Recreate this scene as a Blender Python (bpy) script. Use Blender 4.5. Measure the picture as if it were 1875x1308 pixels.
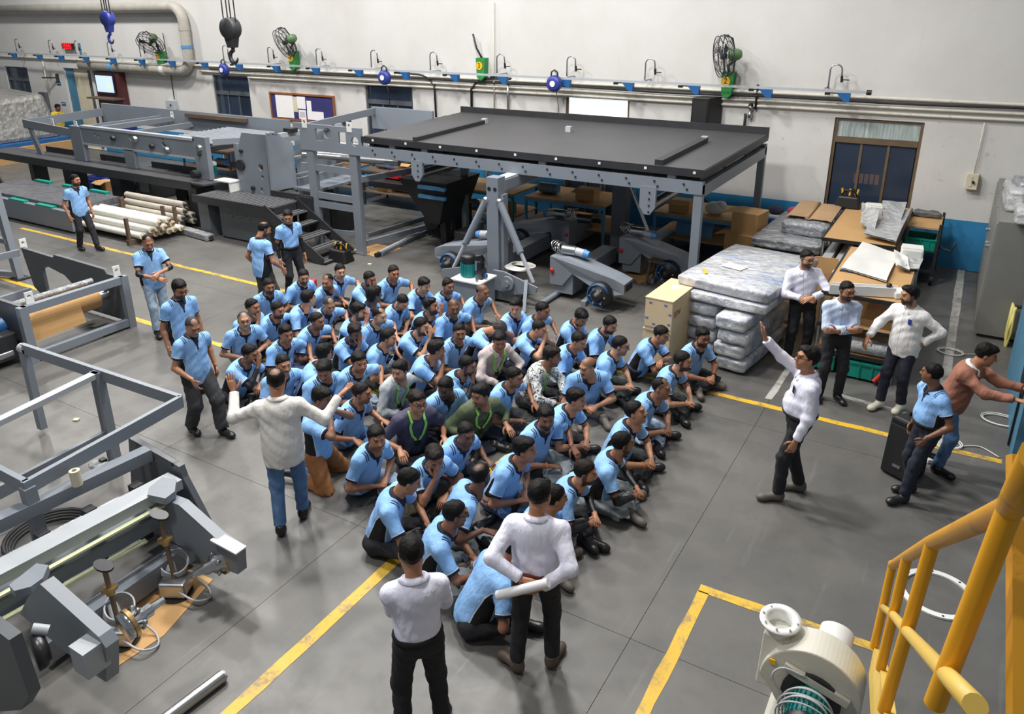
import bpy, bmesh, math, random
import numpy as np
from mathutils import Matrix, Vector
random.seed(7); RNG = np.random.default_rng(11)
for o in list(bpy.data.objects): bpy.data.objects.remove(o)
S = bpy.context.scene
COL = S.collection
# ------------------------------------------------------------------ camera
CAM = dict(a=-.5375, b=.3525, c=.0054, f=1413., cx=937.5, cy=532.7, H=5.0)
def cam_rows():
    a, b, c = CAM['a'], CAM['b'], CAM['c']
    F = np.array([math.sin(a)*math.cos(b), math.cos(a)*math.cos(b), -math.sin(b)])
    rt = np.array([math.cos(a), -math.sin(a), 0.]); dn = np.cross(F, rt)
    return np.array([rt*math.cos(c)+dn*math.sin(c), -rt*math.sin(c)+dn*math.cos(c), F])
CR = cam_rows()
EYE = np.array([0., 0., CAM['H']])
cd = bpy.data.cameras.new('camera'); cam = bpy.data.objects.new('camera', cd); COL.objects.link(cam)
cd.sensor_width = 36.; cd.lens = CAM['f']/1875*36; cd.shift_y = -(654-CAM['cy'])/1875
cd.clip_start = .05; cd.clip_end = 200
m = Matrix.Identity(4)
for i in range(3):
    m[i][0] = CR[0][i]; m[i][1] = -CR[1][i]; m[i][2] = -CR[2][i]; m[i][3] = EYE[i]
cam.matrix_world = m
S.camera = cam
# ------------------------------------------------------------------ light
S.view_settings.view_transform = 'Standard'; S.view_settings.look = 'None'
S.view_settings.gamma = 1; S.view_settings.use_curve_mapping = False
S.view_settings.exposure = 0.32
wd = bpy.data.worlds.new('hall_daylight'); S.world = wd; wd.use_nodes = True
wd.node_tree.nodes['Background'].inputs[0].default_value = (.86, .93, 1., 1)
wd.node_tree.nodes['Background'].inputs[1].default_value = .15
def high_bay(x, y, z, power, size=1.0, col=(1, .975, .94)):
    l = bpy.data.lights.new('high_bay_lamp', 'AREA'); l.shape = 'DISK'; l.size = size
    l.energy = power; l.color = col
    o = bpy.data.objects.new('high_bay_lamp', l); COL.objects.link(o); o.location = (x, y, z)
for x, y, z, p in ((-13.5, 11.6, 10.6, 500), (-8.2, 11.2, 10.6, 440), (-3.6, 11.8, 10.6, 250), (-20.0, 12.2, 10.6, 600),
                   (-27.0, 12.4, 10.6, 560), (-10.5, 7.2, 10.6, 580), (-5.2, 7.6, 10.6, 560), (-6.5, .6, 10.6, 400), (1.0, .5, 10.6, 80)):
    high_bay(x, y, z, p)

# ------------------------------------------------------------------ helpers: places
def ray(px, py): return CR.T @ np.array([(px-CAM['cx'])/CAM['f'], (py-CAM['cy'])/CAM['f'], 1.])
def P(px, py, z=0.):
    d = ray(px, py); return EYE + d*((z-EYE[2])/d[2])
def PY(px, py, y):
    d = ray(px, py); return EYE + d*(y/d[1])
def PX(px, py, x):
    d = ray(px, py); return EYE + d*(x/d[0])
V = lambda *a: np.array(a, float)
def nrm(v):
    v = np.array(v, float); return v/max(np.linalg.norm(v), 1e-9)
# ------------------------------------------------------------------ helpers: materials
def lin(c):
    c = np.array(c, float)/255.
    return tuple(np.where(c <= .04045, c/12.92, ((c+.055)/1.055)**2.4))
class X:                                     # small expression helper for shader maths
    def __init__(s, nt, so): s.nt, s.so = nt, so
    def _op(s, op, b=None, c=None):
        n = s.nt.nodes.new('ShaderNodeMath'); n.operation = op
        for i, v in enumerate((s, b, c)):
            if v is None: continue
            if isinstance(v, X): s.nt.links.new(v.so, n.inputs[i])
            else: n.inputs[i].default_value = v
        return X(s.nt, n.outputs[0])
    def __add__(s, b): return s._op('ADD', b)
    def __sub__(s, b): return s._op('SUBTRACT', b)
    def __mul__(s, b): return s._op('MULTIPLY', b)
    def lt(s, b): return s._op('LESS_THAN', b)
    def gt(s, b): return s._op('GREATER_THAN', b)
    def abs(s): return s._op('ABSOLUTE')
    def frac(s): return s._op('FRACT')
    def mx(s, b): return s._op('MAXIMUM', b)
    def mn(s, b): return s._op('MINIMUM', b)
    def sin(s): return s._op('SINE')
MATS = {}
def newmat(name):
    mt = bpy.data.materials.new(name); mt.use_nodes = True
    nt = mt.node_tree; b = nt.nodes['Principled BSDF']
    MATS[name] = mt
    return mt, nt, b
def sock(b, *names):
    for n in names:
        if n in b.inputs: return b.inputs[n]
def mixc(nt, fac, a, b):
    n = nt.nodes.new('ShaderNodeMix'); n.data_type = 'RGBA'
    for s, v in ((n.inputs[0], fac), (n.inputs[6], a), (n.inputs[7], b)):
        if isinstance(v, X): nt.links.new(v.so, s)
        elif hasattr(v, 'is_output'): nt.links.new(v, s)
        elif isinstance(v, (int, float)): s.default_value = v
        else: s.default_value = (*v[:3], 1)
    return n.outputs[2]
def coords(nt, kind='Object', scale=None):
    t = nt.nodes.new('ShaderNodeTexCoord'); o = t.outputs[kind]
    if scale:
        mp = nt.nodes.new('ShaderNodeMapping'); mp.inputs['Scale'].default_value = scale
        nt.links.new(o, mp.inputs['Vector']); o = mp.outputs[0]
    return o
def noise(nt, vec, scale, detail=4, rough=.6):
    n = nt.nodes.new('ShaderNodeTexNoise'); n.inputs['Scale'].default_value = scale
    n.inputs['Detail'].default_value = detail; n.inputs['Roughness'].default_value = rough
    if vec is not None: nt.links.new(vec, n.inputs['Vector'])
    return n.outputs['Fac']
def ramp(nt, fac, *stops):
    r = nt.nodes.new('ShaderNodeValToRGB'); e = r.color_ramp.elements
    while len(e) < len(stops): e.new(.5)
    for i, (p, c) in enumerate(stops):
        e[i].position = p; e[i].color = (*c[:3], 1) if not isinstance(c, (int, float)) else (c, c, c, 1)
    nt.links.new(fac, r.inputs[0]); return r.outputs[0]
def bump(nt, b, h, strength=.2, dist=.01):
    n = nt.nodes.new('ShaderNodeBump'); n.inputs['Strength'].default_value = strength
    n.inputs['Distance'].default_value = dist
    nt.links.new(h, n.inputs['Height']); nt.links.new(n.outputs[0], b.inputs['Normal'])
def M(name, col=(128, 128, 128), rough=.5, metal=0., vary=.12, scale=3., bmp=0., bscale=40., dirt=None):
    """plain painted / moulded surface with a little procedural unevenness"""
    if name in MATS: return MATS[name]
    mt, nt, b = newmat(name)
    c = np.array(lin(col)); co = coords(nt)
    f = noise(nt, co, scale, 5)
    r = ramp(nt, f, (.3, c*(1-vary)), (.7, np.minimum(c*(1+vary), 1)))
    if dirt is not None:
        f2 = noise(nt, co, scale*3.1, 8, .7)
        r = mixc(nt, ramp(nt, f2, (.58, 0.), (.72, .8)), r, lin(dirt))
    nt.links.new(r, b.inputs['Base Color'])
    b.inputs['Roughness'].default_value = rough; b.inputs['Metallic'].default_value = metal
    if bmp: bump(nt, b, noise(nt, co, bscale, 4), bmp)
    return mt
# ------------------------------------------------------------------ helpers: meshes
def mk_mesh(name, verts, quads=None, tris=None, smooth=False):
    me = bpy.data.meshes.new(name)
    verts = np.asarray(verts, np.float32)
    q = np.zeros((0, 4), np.int32) if quads is None or len(quads) == 0 else np.asarray(quads, np.int32)
    t = np.zeros((0, 3), np.int32) if tris is None or len(tris) == 0 else np.asarray(tris, np.int32)
    me.vertices.add(len(verts)); me.vertices.foreach_set('co', verts.ravel())
    li = np.concatenate([q.ravel(), t.ravel()]); me.loops.add(len(li)); me.loops.foreach_set('vertex_index', li)
    n = len(q)+len(t); tot = np.concatenate([np.full(len(q), 4, np.int32), np.full(len(t), 3, np.int32)])
    st = np.concatenate([[0], np.cumsum(tot)[:-1]]).astype(np.int32) if n else np.zeros(0, np.int32)
    me.polygons.add(n); me.polygons.foreach_set('loop_start', st); me.polygons.foreach_set('loop_total', tot)
    if smooth: me.polygons.foreach_set('use_smooth', np.ones(n, bool))
    me.update(calc_edges=True); me.validate()
    return me
def frame(d, up=(0, 0, 1)):
    """columns: side, up', d"""
    d = nrm(d); u = np.array(up, float)
    if abs(d@u) > .98: u = np.array([0., 1, 0]) if abs(d[1]) < .9 else np.array([1., 0, 0])
    s = nrm(np.cross(d, u)); u2 = np.cross(s, d)
    return s, u2, d
class MB:
    """collects shapes in world coordinates; build() links them as one mesh object"""
    def __init__(s): s.v = []; s.f = []; s.sm = []
    def add(s, vs, fs, smooth=False):
        n = len(s.v); s.v += [tuple(float(c) for c in p) for p in vs]
        s.f += [tuple(i+n for i in f) for f in fs]; s.sm += [smooth]*len(fs); return s
    def hexa(s, p):                       # 8 corners: bottom ring then top ring
        return s.add(p, [(3, 2, 1, 0), (4, 5, 6, 7), (0, 1, 5, 4), (1, 2, 6, 5), (2, 3, 7, 6), (3, 0, 4, 7)])
    def box(s, lo, hi):
        (a, b, c), (d, e, f) = lo, hi
        a, d = min(a, d), max(a, d); b, e = min(b, e), max(b, e); c, f = min(c, f), max(c, f)
        return s.hexa([(a, b, c), (d, b, c), (d, e, c), (a, e, c), (a, b, f), (d, b, f), (d, e, f), (a, e, f)])
    def cbox(s, c, size, rz=0., rx=0., ry=0.):
        Rm = np.array(Matrix.Rotation(rz, 3, 'Z') @ Matrix.Rotation(ry, 3, 'Y') @ Matrix.Rotation(rx, 3, 'X'))
        h = np.array(size)/2.; pts = []
        for z in (-1, 1):
            for x, y in ((-1, -1), (1, -1), (1, 1), (-1, 1)): pts.append(np.array(c)+Rm@(h*[x, y, z]))
        return s.hexa(pts)
    def bar(s, a, b, w, h, up=(0, 0, 1)):
        """rectangular bar from a to b; w = sideways, h = along up"""
        a, b = np.array(a, float), np.array(b, float); sd, u, d = frame(b-a, up)
        pts = [q+sd*x*w/2+u*y*h/2 for q in (a, b) for x, y in ((-1, -1), (1, -1), (1, 1), (-1, 1))]
        return s.hexa(pts)
    def cyl(s, a, b, r, r2=None, n=12, cap=True):
        a, b = np.array(a, float), np.array(b, float); r2 = r if r2 is None else r2
        sd, u, d = frame(b-a); vs = []
        for q, rr in ((a, r), (b, r2)):
            for i in range(n):
                t = 2*math.pi*i/n; vs.append(q+(sd*math.cos(t)+u*math.sin(t))*rr)
        s.add(vs, [(i, (i+1) % n, n+(i+1) % n, n+i) for i in range(n)], True)
        if cap: s.add(vs, [tuple(range(n))[::-1], tuple(range(n, 2*n))])
        return s
    def tube(s, pts, r, n=8, closed=False):
        pts = [np.array(p, float) for p in pts]; m = len(pts); vs = []; up = np.array([0, 0, 1.])
        for i, p in enumerate(pts):
            if closed: d = pts[(i+1) % m]-pts[i-1]
            else: d = pts[min(i+1, m-1)]-pts[max(i-1, 0)]
            d = nrm(d)
            if abs(d@up) > .95: up = nrm(np.cross(d, [1, 0, 0])) if abs(d[0]) < .9 else nrm(np.cross(d, [0, 1, 0]))
            sd = nrm(np.cross(d, up)); up = np.cross(sd, d)
            rr = r[i] if hasattr(r, '__len__') else r
            vs += [p+(sd*math.cos(2*math.pi*k/n)+up*math.sin(2*math.pi*k/n))*rr for k in range(n)]
        R_ = m if closed else m-1
        fs = [(i*n+k, i*n+(k+1) % n, ((i+1) % m)*n+(k+1) % n, ((i+1) % m)*n+k) for i in range(R_) for k in range(n)]
        if not closed: s.add([], []); base = len(s.v)
        s.add(vs, fs, True)
        if not closed:
            n0 = len(s.v)-len(vs)
            s.f += [tuple(n0+k for k in range(n))[::-1], tuple(n0+(m-1)*n+k for k in range(n))]; s.sm += [False, False]
        return s
    def prism(s, poly, d, holes=None):
        """poly: 3d outline points, extruded by vector d (no holes)"""
        poly = [np.array(p, float) for p in poly]; d = np.array(d, float); n = len(poly)
        s.add(poly+[p+d for p in poly], [tuple(range(n))[::-1], tuple(range(n, 2*n))]+[(i, (i+1) % n, n+(i+1) % n, n+i) for i in range(n)])
        return s
    def plate(s, o, ux, uz, thick, outline, holes=()):
        """flat plate with real openings: outline and holes are lists of 2-d points in the (ux, uz) plane at o"""
        o, ux, uz = (np.array(q, float) for q in (o, ux, uz)); nv = nrm(np.cross(ux, uz))*thick
        bm = bmesh.new(); es = []
        for loop in [outline]+list(holes):
            vs = [bm.verts.new(tuple(o+ux*x+uz*z)) for x, z in loop]
            es += [bm.edges.new((vs[i], vs[(i+1) % len(vs)])) for i in range(len(vs))]
        bmesh.ops.triangle_fill(bm, use_beauty=True, use_dissolve=False, edges=es, normal=tuple(nrm(nv)))
        bm.verts.index_update(); n = len(bm.verts)
        vs = [np.array(v.co) for v in bm.verts]; fs = [tuple(v.index for v in f.verts) for f in bm.faces]
        out = [f for f in fs]+[tuple(i+n for i in f[::-1]) for f in fs]; bm.free(); k = 0
        for loop in [outline]+list(holes):
            L = len(loop); out += [(k+i, k+(i+1) % L, n+k+(i+1) % L, n+k+i) for i in range(L)]; k += L
        return s.add(vs+[v+nv for v in vs], out)
    def lathe(s, o, axis, prof, n=16, smooth=True):
        o = np.array(o, float); sd, u, d = frame(axis); vs = []
        for r, h in prof: vs += [o+d*h+(sd*math.cos(2*math.pi*k/n)+u*math.sin(2*math.pi*k/n))*max(r, 1e-4) for k in range(n)]
        m = len(prof)
        s.add(vs, [(i*n+k, i*n+(k+1) % n, (i+1)*n+(k+1) % n, (i+1)*n+k) for i in range(m-1) for k in range(n)], smooth)
        return s
    def ball(s, c, r, n=10):
        r = np.array(r if hasattr(r, '__len__') else (r, r, r), float); vs = []; k = n//2
        for i in range(k+1):
            ph = math.pi*i/k
            for j in range(n):
                t = 2*math.pi*j/n; vs.append(np.array(c)+r*[math.sin(ph)*math.cos(t), math.sin(ph)*math.sin(t), math.cos(ph)])
        s.add(vs, [(i*n+j, (i+1)*n+j, (i+1)*n+(j+1) % n, i*n+(j+1) % n) for i in range(k) for j in range(n)], True); return s
    def build(s, name, mat, parent=None, origin=None, bevel=0.):
        me = bpy.data.meshes.new(name)
        if parent is not None: o0 = np.array(parent['_o'])
        elif origin is not None: o0 = np.array(origin, float)
        else:
            a = np.array(s.v); o0 = np.array([(a[:, 0].min()+a[:, 0].max())/2, (a[:, 1].min()+a[:, 1].max())/2, a[:, 2].min()])
        me.from_pydata([tuple(np.array(p)-o0) for p in s.v], [], s.f)
        me.polygons.foreach_set('use_smooth', np.array(s.sm, bool)); me.update()
        bm = bmesh.new(); bm.from_mesh(me); bmesh.ops.recalc_face_normals(bm, faces=bm.faces)
        if bevel:
            bmesh.ops.remove_doubles(bm, verts=bm.verts, dist=1e-5)
            bmesh.ops.bevel(bm, geom=[e for e in bm.edges if len(e.link_faces) == 2 and e.calc_face_angle(0) > .6], offset=bevel, segments=2, affect='EDGES', profile=.5)
        bm.to_mesh(me); bm.free()
        me.materials.append(MATS[mat] if isinstance(mat, str) else mat)
        ob = bpy.data.objects.new(name, me); COL.objects.link(ob)
        ob['_o'] = [float(c) for c in o0]
        if parent is not None: ob.parent = parent
        else: ob.location = o0
        return ob
def spline(pts, n=6):
    p = [np.array(q, float) for q in pts]; p = [2*p[0]-p[1]]+p+[2*p[-1]-p[-2]]; out = []
    for i in range(1, len(p)-2):
        for k in range(n):
            t = k/n; a, b, c, d = p[i-1:i+3]; out.append(.5*(2*b+(c-a)*t+(2*a-5*b+4*c-d)*t*t+(3*b-a-3*c+d)*t**3))
    return out+[p[-2]]
def fbox(lo, hi): return MB().box(lo, hi)
def tag(o, label, cat, group=None):
    o['label'] = label; o['category'] = cat
    if group: o['group'] = group
    return o
def thing(name, label, cat, loc, group=None):
    o = bpy.data.objects.new(name, None); COL.objects.link(o); o.location = tuple(float(c) for c in loc)
    o['_o'] = [float(c) for c in loc]; o.empty_display_size = .2
    return tag(o, label, cat, group)
def structure(o): o['kind'] = 'structure'; return o
def circ(cx, cz, r, n=14): return [(cx+r*math.cos(2*math.pi*i/n), cz+r*math.sin(2*math.pi*i/n)) for i in range(n)]
def rect(x0, z0, x1, z1): return [(x0, z0), (x1, z0), (x1, z1), (x0, z1)]
def copy_thing(root, loc, rz=None, label=None):
    def rec(o, par):
        c = o.copy(); COL.objects.link(c)
        if par is not None: c.parent = par
        for ch in list(o.children): rec(ch, c)
        return c
    r = rec(root, None); r.location = tuple(float(q) for q in loc)
    if rz is not None: r.rotation_euler = (0, 0, rz)
    if label: r['label'] = label
    return r
def text_mesh(name, txt, size, mat, parent, p, ux, uz, extrude=.001):
    """lettering as a thin mesh standing on a surface; p = centre"""
    cu = bpy.data.curves.new(name, 'FONT'); cu.body = txt; cu.size = size; cu.extrude = extrude
    cu.align_x = 'CENTER'; cu.align_y = 'CENTER'
    t = bpy.data.objects.new(name, cu); COL.objects.link(t)
    dg = bpy.context.evaluated_depsgraph_get(); me = bpy.data.meshes.new_from_object(t.evaluated_get(dg))
    bpy.data.objects.remove(t); bpy.data.curves.remove(cu)
    ux, uz = nrm(ux), nrm(uz); nn = np.cross(ux, uz); n = len(me.vertices)
    co = np.zeros(n*3, np.float32); me.vertices.foreach_get('co', co); co = co.reshape(-1, 3)
    off = np.array(p, float)-(np.array(parent['_o']) if parent is not None else 0)
    co = co[:, :1]*ux+co[:, 1:2]*uz+co[:, 2:]*nn+off
    me.vertices.foreach_set('co', co.astype(np.float32).ravel()); me.update()
    me.materials.clear(); me.materials.append(MATS[mat])
    ob = bpy.data.objects.new(name, me); COL.objects.link(ob); ob.parent = parent
    ob['_o'] = list(parent['_o']) if parent is not None else [0, 0, 0]
    return ob
# ================================================================== materials
YW = 17.24
def mat_floor():
    mt, nt, b = newmat('concrete_floor'); co = coords(nt, 'Object')
    f1 = noise(nt, co, .35, 6, .65); f2 = noise(nt, co, 2.3, 8, .7); f3 = noise(nt, co, 14, 6, .75)
    c = mixc(nt, ramp(nt, f1, (.35, 0.), (.68, 1.)), lin((84, 83, 81)), lin((108, 106, 102)))
    c = mixc(nt, ramp(nt, f2, (.5, 0.), (.78, .55)), c, lin((70, 69, 68)))
    c = mixc(nt, ramp(nt, f3, (.7, 0.), (.78, .5)), c, lin((176, 174, 168)))
    mp = coords(nt, 'Object', (1, .06, 1)); f4 = noise(nt, mp, 9, 6, .7)
    c = mixc(nt, ramp(nt, f4, (.6, 0.), (.75, .22)), c, lin((150, 148, 143)))
    nt.links.new(c, b.inputs['Base Color'])
    r = ramp(nt, f2, (.3, .34), (.75, .55)); nt.links.new(r, b.inputs['Roughness'])
    bump(nt, b, f3, .08, .004)
mat_floor()
def mat_paint(name, col):
    mt, nt, b = newmat(name); co = coords(nt, 'Object')
    f = noise(nt, co, 5, 9, .75); f2 = noise(nt, co, 1.2, 6)
    w = X(nt, f)+X(nt, f2)*.35
    c = mixc(nt, ramp(nt, w.so, (.68, 0.), (.82, .85)), lin(col), lin((104, 102, 97)))
    c = mixc(nt, ramp(nt, noise(nt, co, 30, 5), (.5, 0.), (.75, .35)), c, lin(tuple(v*.7 for v in col)))
    nt.links.new(c, b.inputs['Base Color']); b.inputs['Roughness'].default_value = .5
mat_paint('yellow_line', (214, 172, 48)); mat_paint('white_line', (176, 174, 168))
def mat_wall():
    mt, nt, b = newmat('wall_plaster'); co = coords(nt, 'Object')
    f = noise(nt, co, .5, 6); st = noise(nt, coords(nt, 'Object', (3, 1, .25)), 1.6, 8, .7); sp = noise(nt, co, 5.5, 9, .8)
    c = mixc(nt, ramp(nt, f, (.3, 0.), (.7, 1.)), lin((196, 194, 190)), lin((210, 209, 207)))
    c = mixc(nt, ramp(nt, st, (.6, 0.), (.85, .35)), c, lin((184, 178, 168)))
    sx = nt.nodes.new('ShaderNodeSeparateXYZ'); nt.links.new(co, sx.inputs[0])
    low = ramp(nt, sx.outputs[2], (0., 1.), (3.0/10, 1.), (3.4/10, .12))
    zz = X(nt, sx.outputs[2])*.1
    low = ramp(nt, zz.so, (.0, 1.), (.28, 1.), (.36, .1))
    spf = ramp(nt, sp, (.58, 0.), (.7, .85)); k = X(nt, spf)*X(nt, low)
    c = mixc(nt, k, c, lin((128, 122, 114)))
    nt.links.new(c, b.inputs['Base Color']); b.inputs['Roughness'].default_value = .85
    bump(nt, b, sp, .08, .01)
mat_wall()
M('dado_blue', (44, 124, 172), .55, vary=.1, scale=1.5)
M('grey_paint', (122, 129, 138), .42, .0, vary=.06, scale=1.2)
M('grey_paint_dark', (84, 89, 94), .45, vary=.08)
M('light_grey', (168, 173, 178), .45, vary=.05)
M('black_steel', (44, 45, 48), .5, vary=.15, scale=4)
M('black_plastic', (22, 22, 24), .45)
M('deck_black', (64, 64, 67), .48, vary=.1, scale=.9)
M('steel', (176, 178, 180), .28, .9, vary=.08, scale=6)
M('chrome', (205, 207, 208), .18, 1.)
M('dark_steel', (74, 74, 76), .35, .8)
M('brass', (204, 172, 118), .3, .9)
M('bronze_frame', (112, 96, 76), .45, .3)
M('white_paint', (224, 224, 222), .45, vary=.03)
M('cream', (206, 197, 172), .6)
M('off_white_pipe', (206, 202, 190), .6, vary=.08, dirt=(120, 112, 96))
M('duct_grey', (172, 168, 158), .55, vary=.12, dirt=(120, 112, 100))
M('blue_box', (34, 92, 150), .4); M('blue_deep', (46, 58, 140), .4)
M('sky_blue_paint', (96, 160, 205), .5); M('blue_trolley', (38, 92, 140), .5, dirt=(90, 90, 92))
M('green_box', (46, 134, 66), .45); M('fan_green', (92, 122, 84), .45)
M('yellow_paint', (232, 166, 28), .4, vary=.05); M('yellow_worn', (222, 160, 40), .42, vary=.06, scale=2, dirt=(118, 84, 46))
M('yellow_pale', (226, 190, 92), .45, vary=.05)
M('ring_yellow', (232, 178, 34), .5)
M('teal_plastic', (14, 148, 130), .4, vary=.05); M('teal_motor', (24, 128, 128), .4)
M('light_blue_cap', (88, 140, 196), .4)
M('red_paint', (186, 30, 34), .4); M('orange', (232, 120, 40), .5)
M('cardboard', (188, 147, 96), .8, vary=.06, scale=2); M('cardboard_in', (168, 118, 62), .85)
M('board_brown', (186, 147, 98), .65, vary=.08, scale=1.5)
M('plywood', (216, 190, 148), .7, vary=.05, scale=2); M('print_blue', (92, 116, 170), .7); M('print_red', (160, 30, 36), .7)
M('foam_white', (214, 214, 210), .6, vary=.05); M('paper', (236, 234, 236), .7, vary=.02); M('paper_print', (196, 190, 196), .7)
M('tube_white', (222, 220, 212), .5, vary=.06, scale=6); M('tube_dull', (176, 168, 156), .55, vary=.1, scale=6, dirt=(120, 104, 88))
M('rust_wood', (92, 74, 60), .8, vary=.2)
M('kraft_roll', (168, 138, 104), .85, vary=.06)
M('rubber', (28, 28, 30), .6); M('cable_grey', (176, 176, 178), .5); M('cable_white', (214, 212, 204), .5); M('cable_yellow', (206, 196, 116), .55)
M('strip_pale', (212, 218, 178), .5); M('rod_bronze', (124, 106, 88), .35, .6); M('cork_blue', (48, 46, 104), .9); M('wood_frame', (142, 88, 48), .5, vary=.15, scale=9)
M('cabinet_grey', (124, 124, 120), .5, vary=.05); M('blower_cream', (206, 204, 192), .45, vary=.04)
M('panel_blue', (74, 124, 152), .5, vary=.08)
M('dark_red', (74, 34, 34), .5); M('vest_yellow', (214, 178, 40), .7)
M('cavity_shade', (34, 36, 40), .7)  # flat dark colour that paints the shade inside openings
M('fabric_dark', (58, 54, 74), .9); M('fabric_pink', (186, 70, 96), .9)
def mat_emit(name, col, st):
    mt, nt, b = newmat(name); b.inputs['Base Color'].default_value = (*lin(col), 1)
    sock(b, 'Emission Color', 'Emission').default_value = (*lin(col), 1); b.inputs['Emission Strength'].default_value = st
    return mt
mat_emit('screen_glow', (176, 196, 236), .75); mat_emit('led_red', (220, 24, 28), 1.1); mat_emit('screen_green', (196, 226, 140), .7)
mat_emit('frosted_day', (232, 240, 242), .75); mat_emit('lit_room', (206, 150, 96), .5)
def mat_glass():
    mt, nt, b = newmat('door_glass'); b.inputs['Base Color'].default_value = (*lin((52, 66, 86)), 1)
    b.inputs['Roughness'].default_value = .18; b.inputs['Alpha'].default_value = .62
    mt, nt, b = newmat('frosted_transom'); co = coords(nt, 'Object')
    f = noise(nt, coords(nt, 'Object', (9, 1, .6)), 2, 5)
    nt.links.new(ramp(nt, f, (.3, lin((120, 134, 134))), (.7, lin((196, 208, 206)))), b.inputs['Base Color']); b.inputs['Roughness'].default_value = .3
    mt, nt, b = newmat('lens'); b.inputs['Base Color'].default_value = (.7, .75, .8, 1); b.inputs['Roughness'].default_value = .05; b.inputs['Alpha'].default_value = .2
mat_glass()
def mat_foil(name, col, metal, rough, bs=7., st=.9, tint=None, alpha=1.):
    mt, nt, b = newmat(name); co = coords(nt, 'Object')
    n1 = noise(nt, coords(nt, 'Object', (1, 1.6, 1)), bs, 7, .68)
    v = nt.nodes.new('ShaderNodeTexVoronoi'); v.inputs['Scale'].default_value = bs*1.7; nt.links.new(co, v.inputs['Vector'])
    h = X(nt, n1)+X(nt, v.outputs['Distance'])*.45
    c = mixc(nt, ramp(nt, n1, (.3, 0.), (.7, 1.)), lin(tuple(q*.72 for q in col)), lin(col))
    if tint is not None:
        f = noise(nt, coords(nt, 'Object', (.6, 2.5, 2.5)), 2.2, 4); c = mixc(nt, ramp(nt, f, (.56, 0.), (.68, .75)), c, lin(tint))
    nt.links.new(c, b.inputs['Base Color']); b.inputs['Metallic'].default_value = metal; b.inputs['Roughness'].default_value = rough
    b.inputs['Alpha'].default_value = alpha
    bump(nt, b, h.so, st, .05)
mat_foil('foil', (236, 238, 243), .25, .16, 5., 1., (128, 166, 216)); mat_foil('foil_grey', (196, 199, 204), .45, .22, 6, 1.)
mat_foil('film_dark', (120, 120, 126), .3, .3, 4, 1.); mat_foil('film_clear', (206, 208, 210), .1, .25, 6, .8)
mat_foil('film_brown', (182, 180, 176), .4, .3, 3.5, 1.)

# ================================================================== floor
G = .0045
xs = [-34.9+3.005*i for i in range(13)]; xs = [-1.762+3.005*i for i in range(-11, 3)]
ys = [4.87+4.07*i for i in range(-2, 4)]
floor = structure(fbox((-36, -4.5, -.25), (6.5, 17.3, -.02)).build('floor', 'concrete_floor', origin=(0, 0, 0)))
me_slab = None
for i in range(len(xs)-1):
    for j in range(len(ys)-1):
        y1 = min(ys[j+1], 17.3)
        w, d = 3.005-G, y1-ys[j]-G
        sl = fbox((xs[i]+G/2, ys[j]+G/2, -.03), (xs[i]+G/2+w, ys[j]+G/2+d, 0)).build('floor_slab', 'concrete_floor', floor)
def strip(name, mat, x0, y0, x1, y1, w):
    d = nrm((x1-x0, y1-y0, 0)); n = V(-d[1], d[0], 0)*w/2; a, b_ = V(x0, y0, -.001), V(x1, y1, -.001)
    k = max(2, int(np.linalg.norm(b_-a)/.25)); mb = MB(); vs = []
    for i in range(k+1):
        p = a+(b_-a)*i/k; j1, j2 = random.uniform(-.008, .008), random.uniform(-.008, .008)
        vs += [p-n*(1+j1/w*2), p+n*(1+j2/w*2)]
    top = [v+V(0, 0, .004) for v in vs]
    mb.add(top, [(2*i, 2*i+2, 2*i+3, 2*i+1) for i in range(k)])
    return mb.build(name, mat, floor)
strip('yellow_floor_line', 'yellow_line', -19.6, 9.52, 0.93, 9.55, .105)
strip('yellow_floor_line', 'yellow_line', -16.2, 7.25, -4.03, 7.22, .105)
strip('yellow_floor_line', 'yellow_line', -4.09, 2.2, -4.09, 7.25, .115)
strip('yellow_floor_line', 'yellow_line', -1.45, 5.75, 0.05, 5.81, .1)
strip('yellow_floor_line', 'yellow_line', -1.4, 5.72, -1.4, 3.0, .105)
strip('white_floor_line', 'white_line', .245, 9.6, .245, 17.2, .13)
strip('white_floor_line', 'white_line', -1.78, 9.75, -1.75, 10.9, .09)
strip('white_floor_line', 'white_line', -1.0, 10.35, .2, 10.2, .09)
# ================================================================== back wall with openings
wall = None
DOORS = [(-2.52, -.87, 2.84), (-8.72, -7.05, 2.98), (-15.1, -13.41, 3.02), (-21.52, -19.85, 3.0), (-33.9, -32.3, 2.88), (-29.85, -28.1, 2.95)]
mb = MB()
mb.plate((0, YW, 0), (1, 0, 0), (0, 0, 1), -.22, rect(-36, 0, 6.5, 11.5), [rect(a, .0005, b_, h) for a, b_, h in DOORS])
wall = structure(mb.build('wall_back', 'wall_plaster', origin=(0, YW, 0)))
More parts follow.
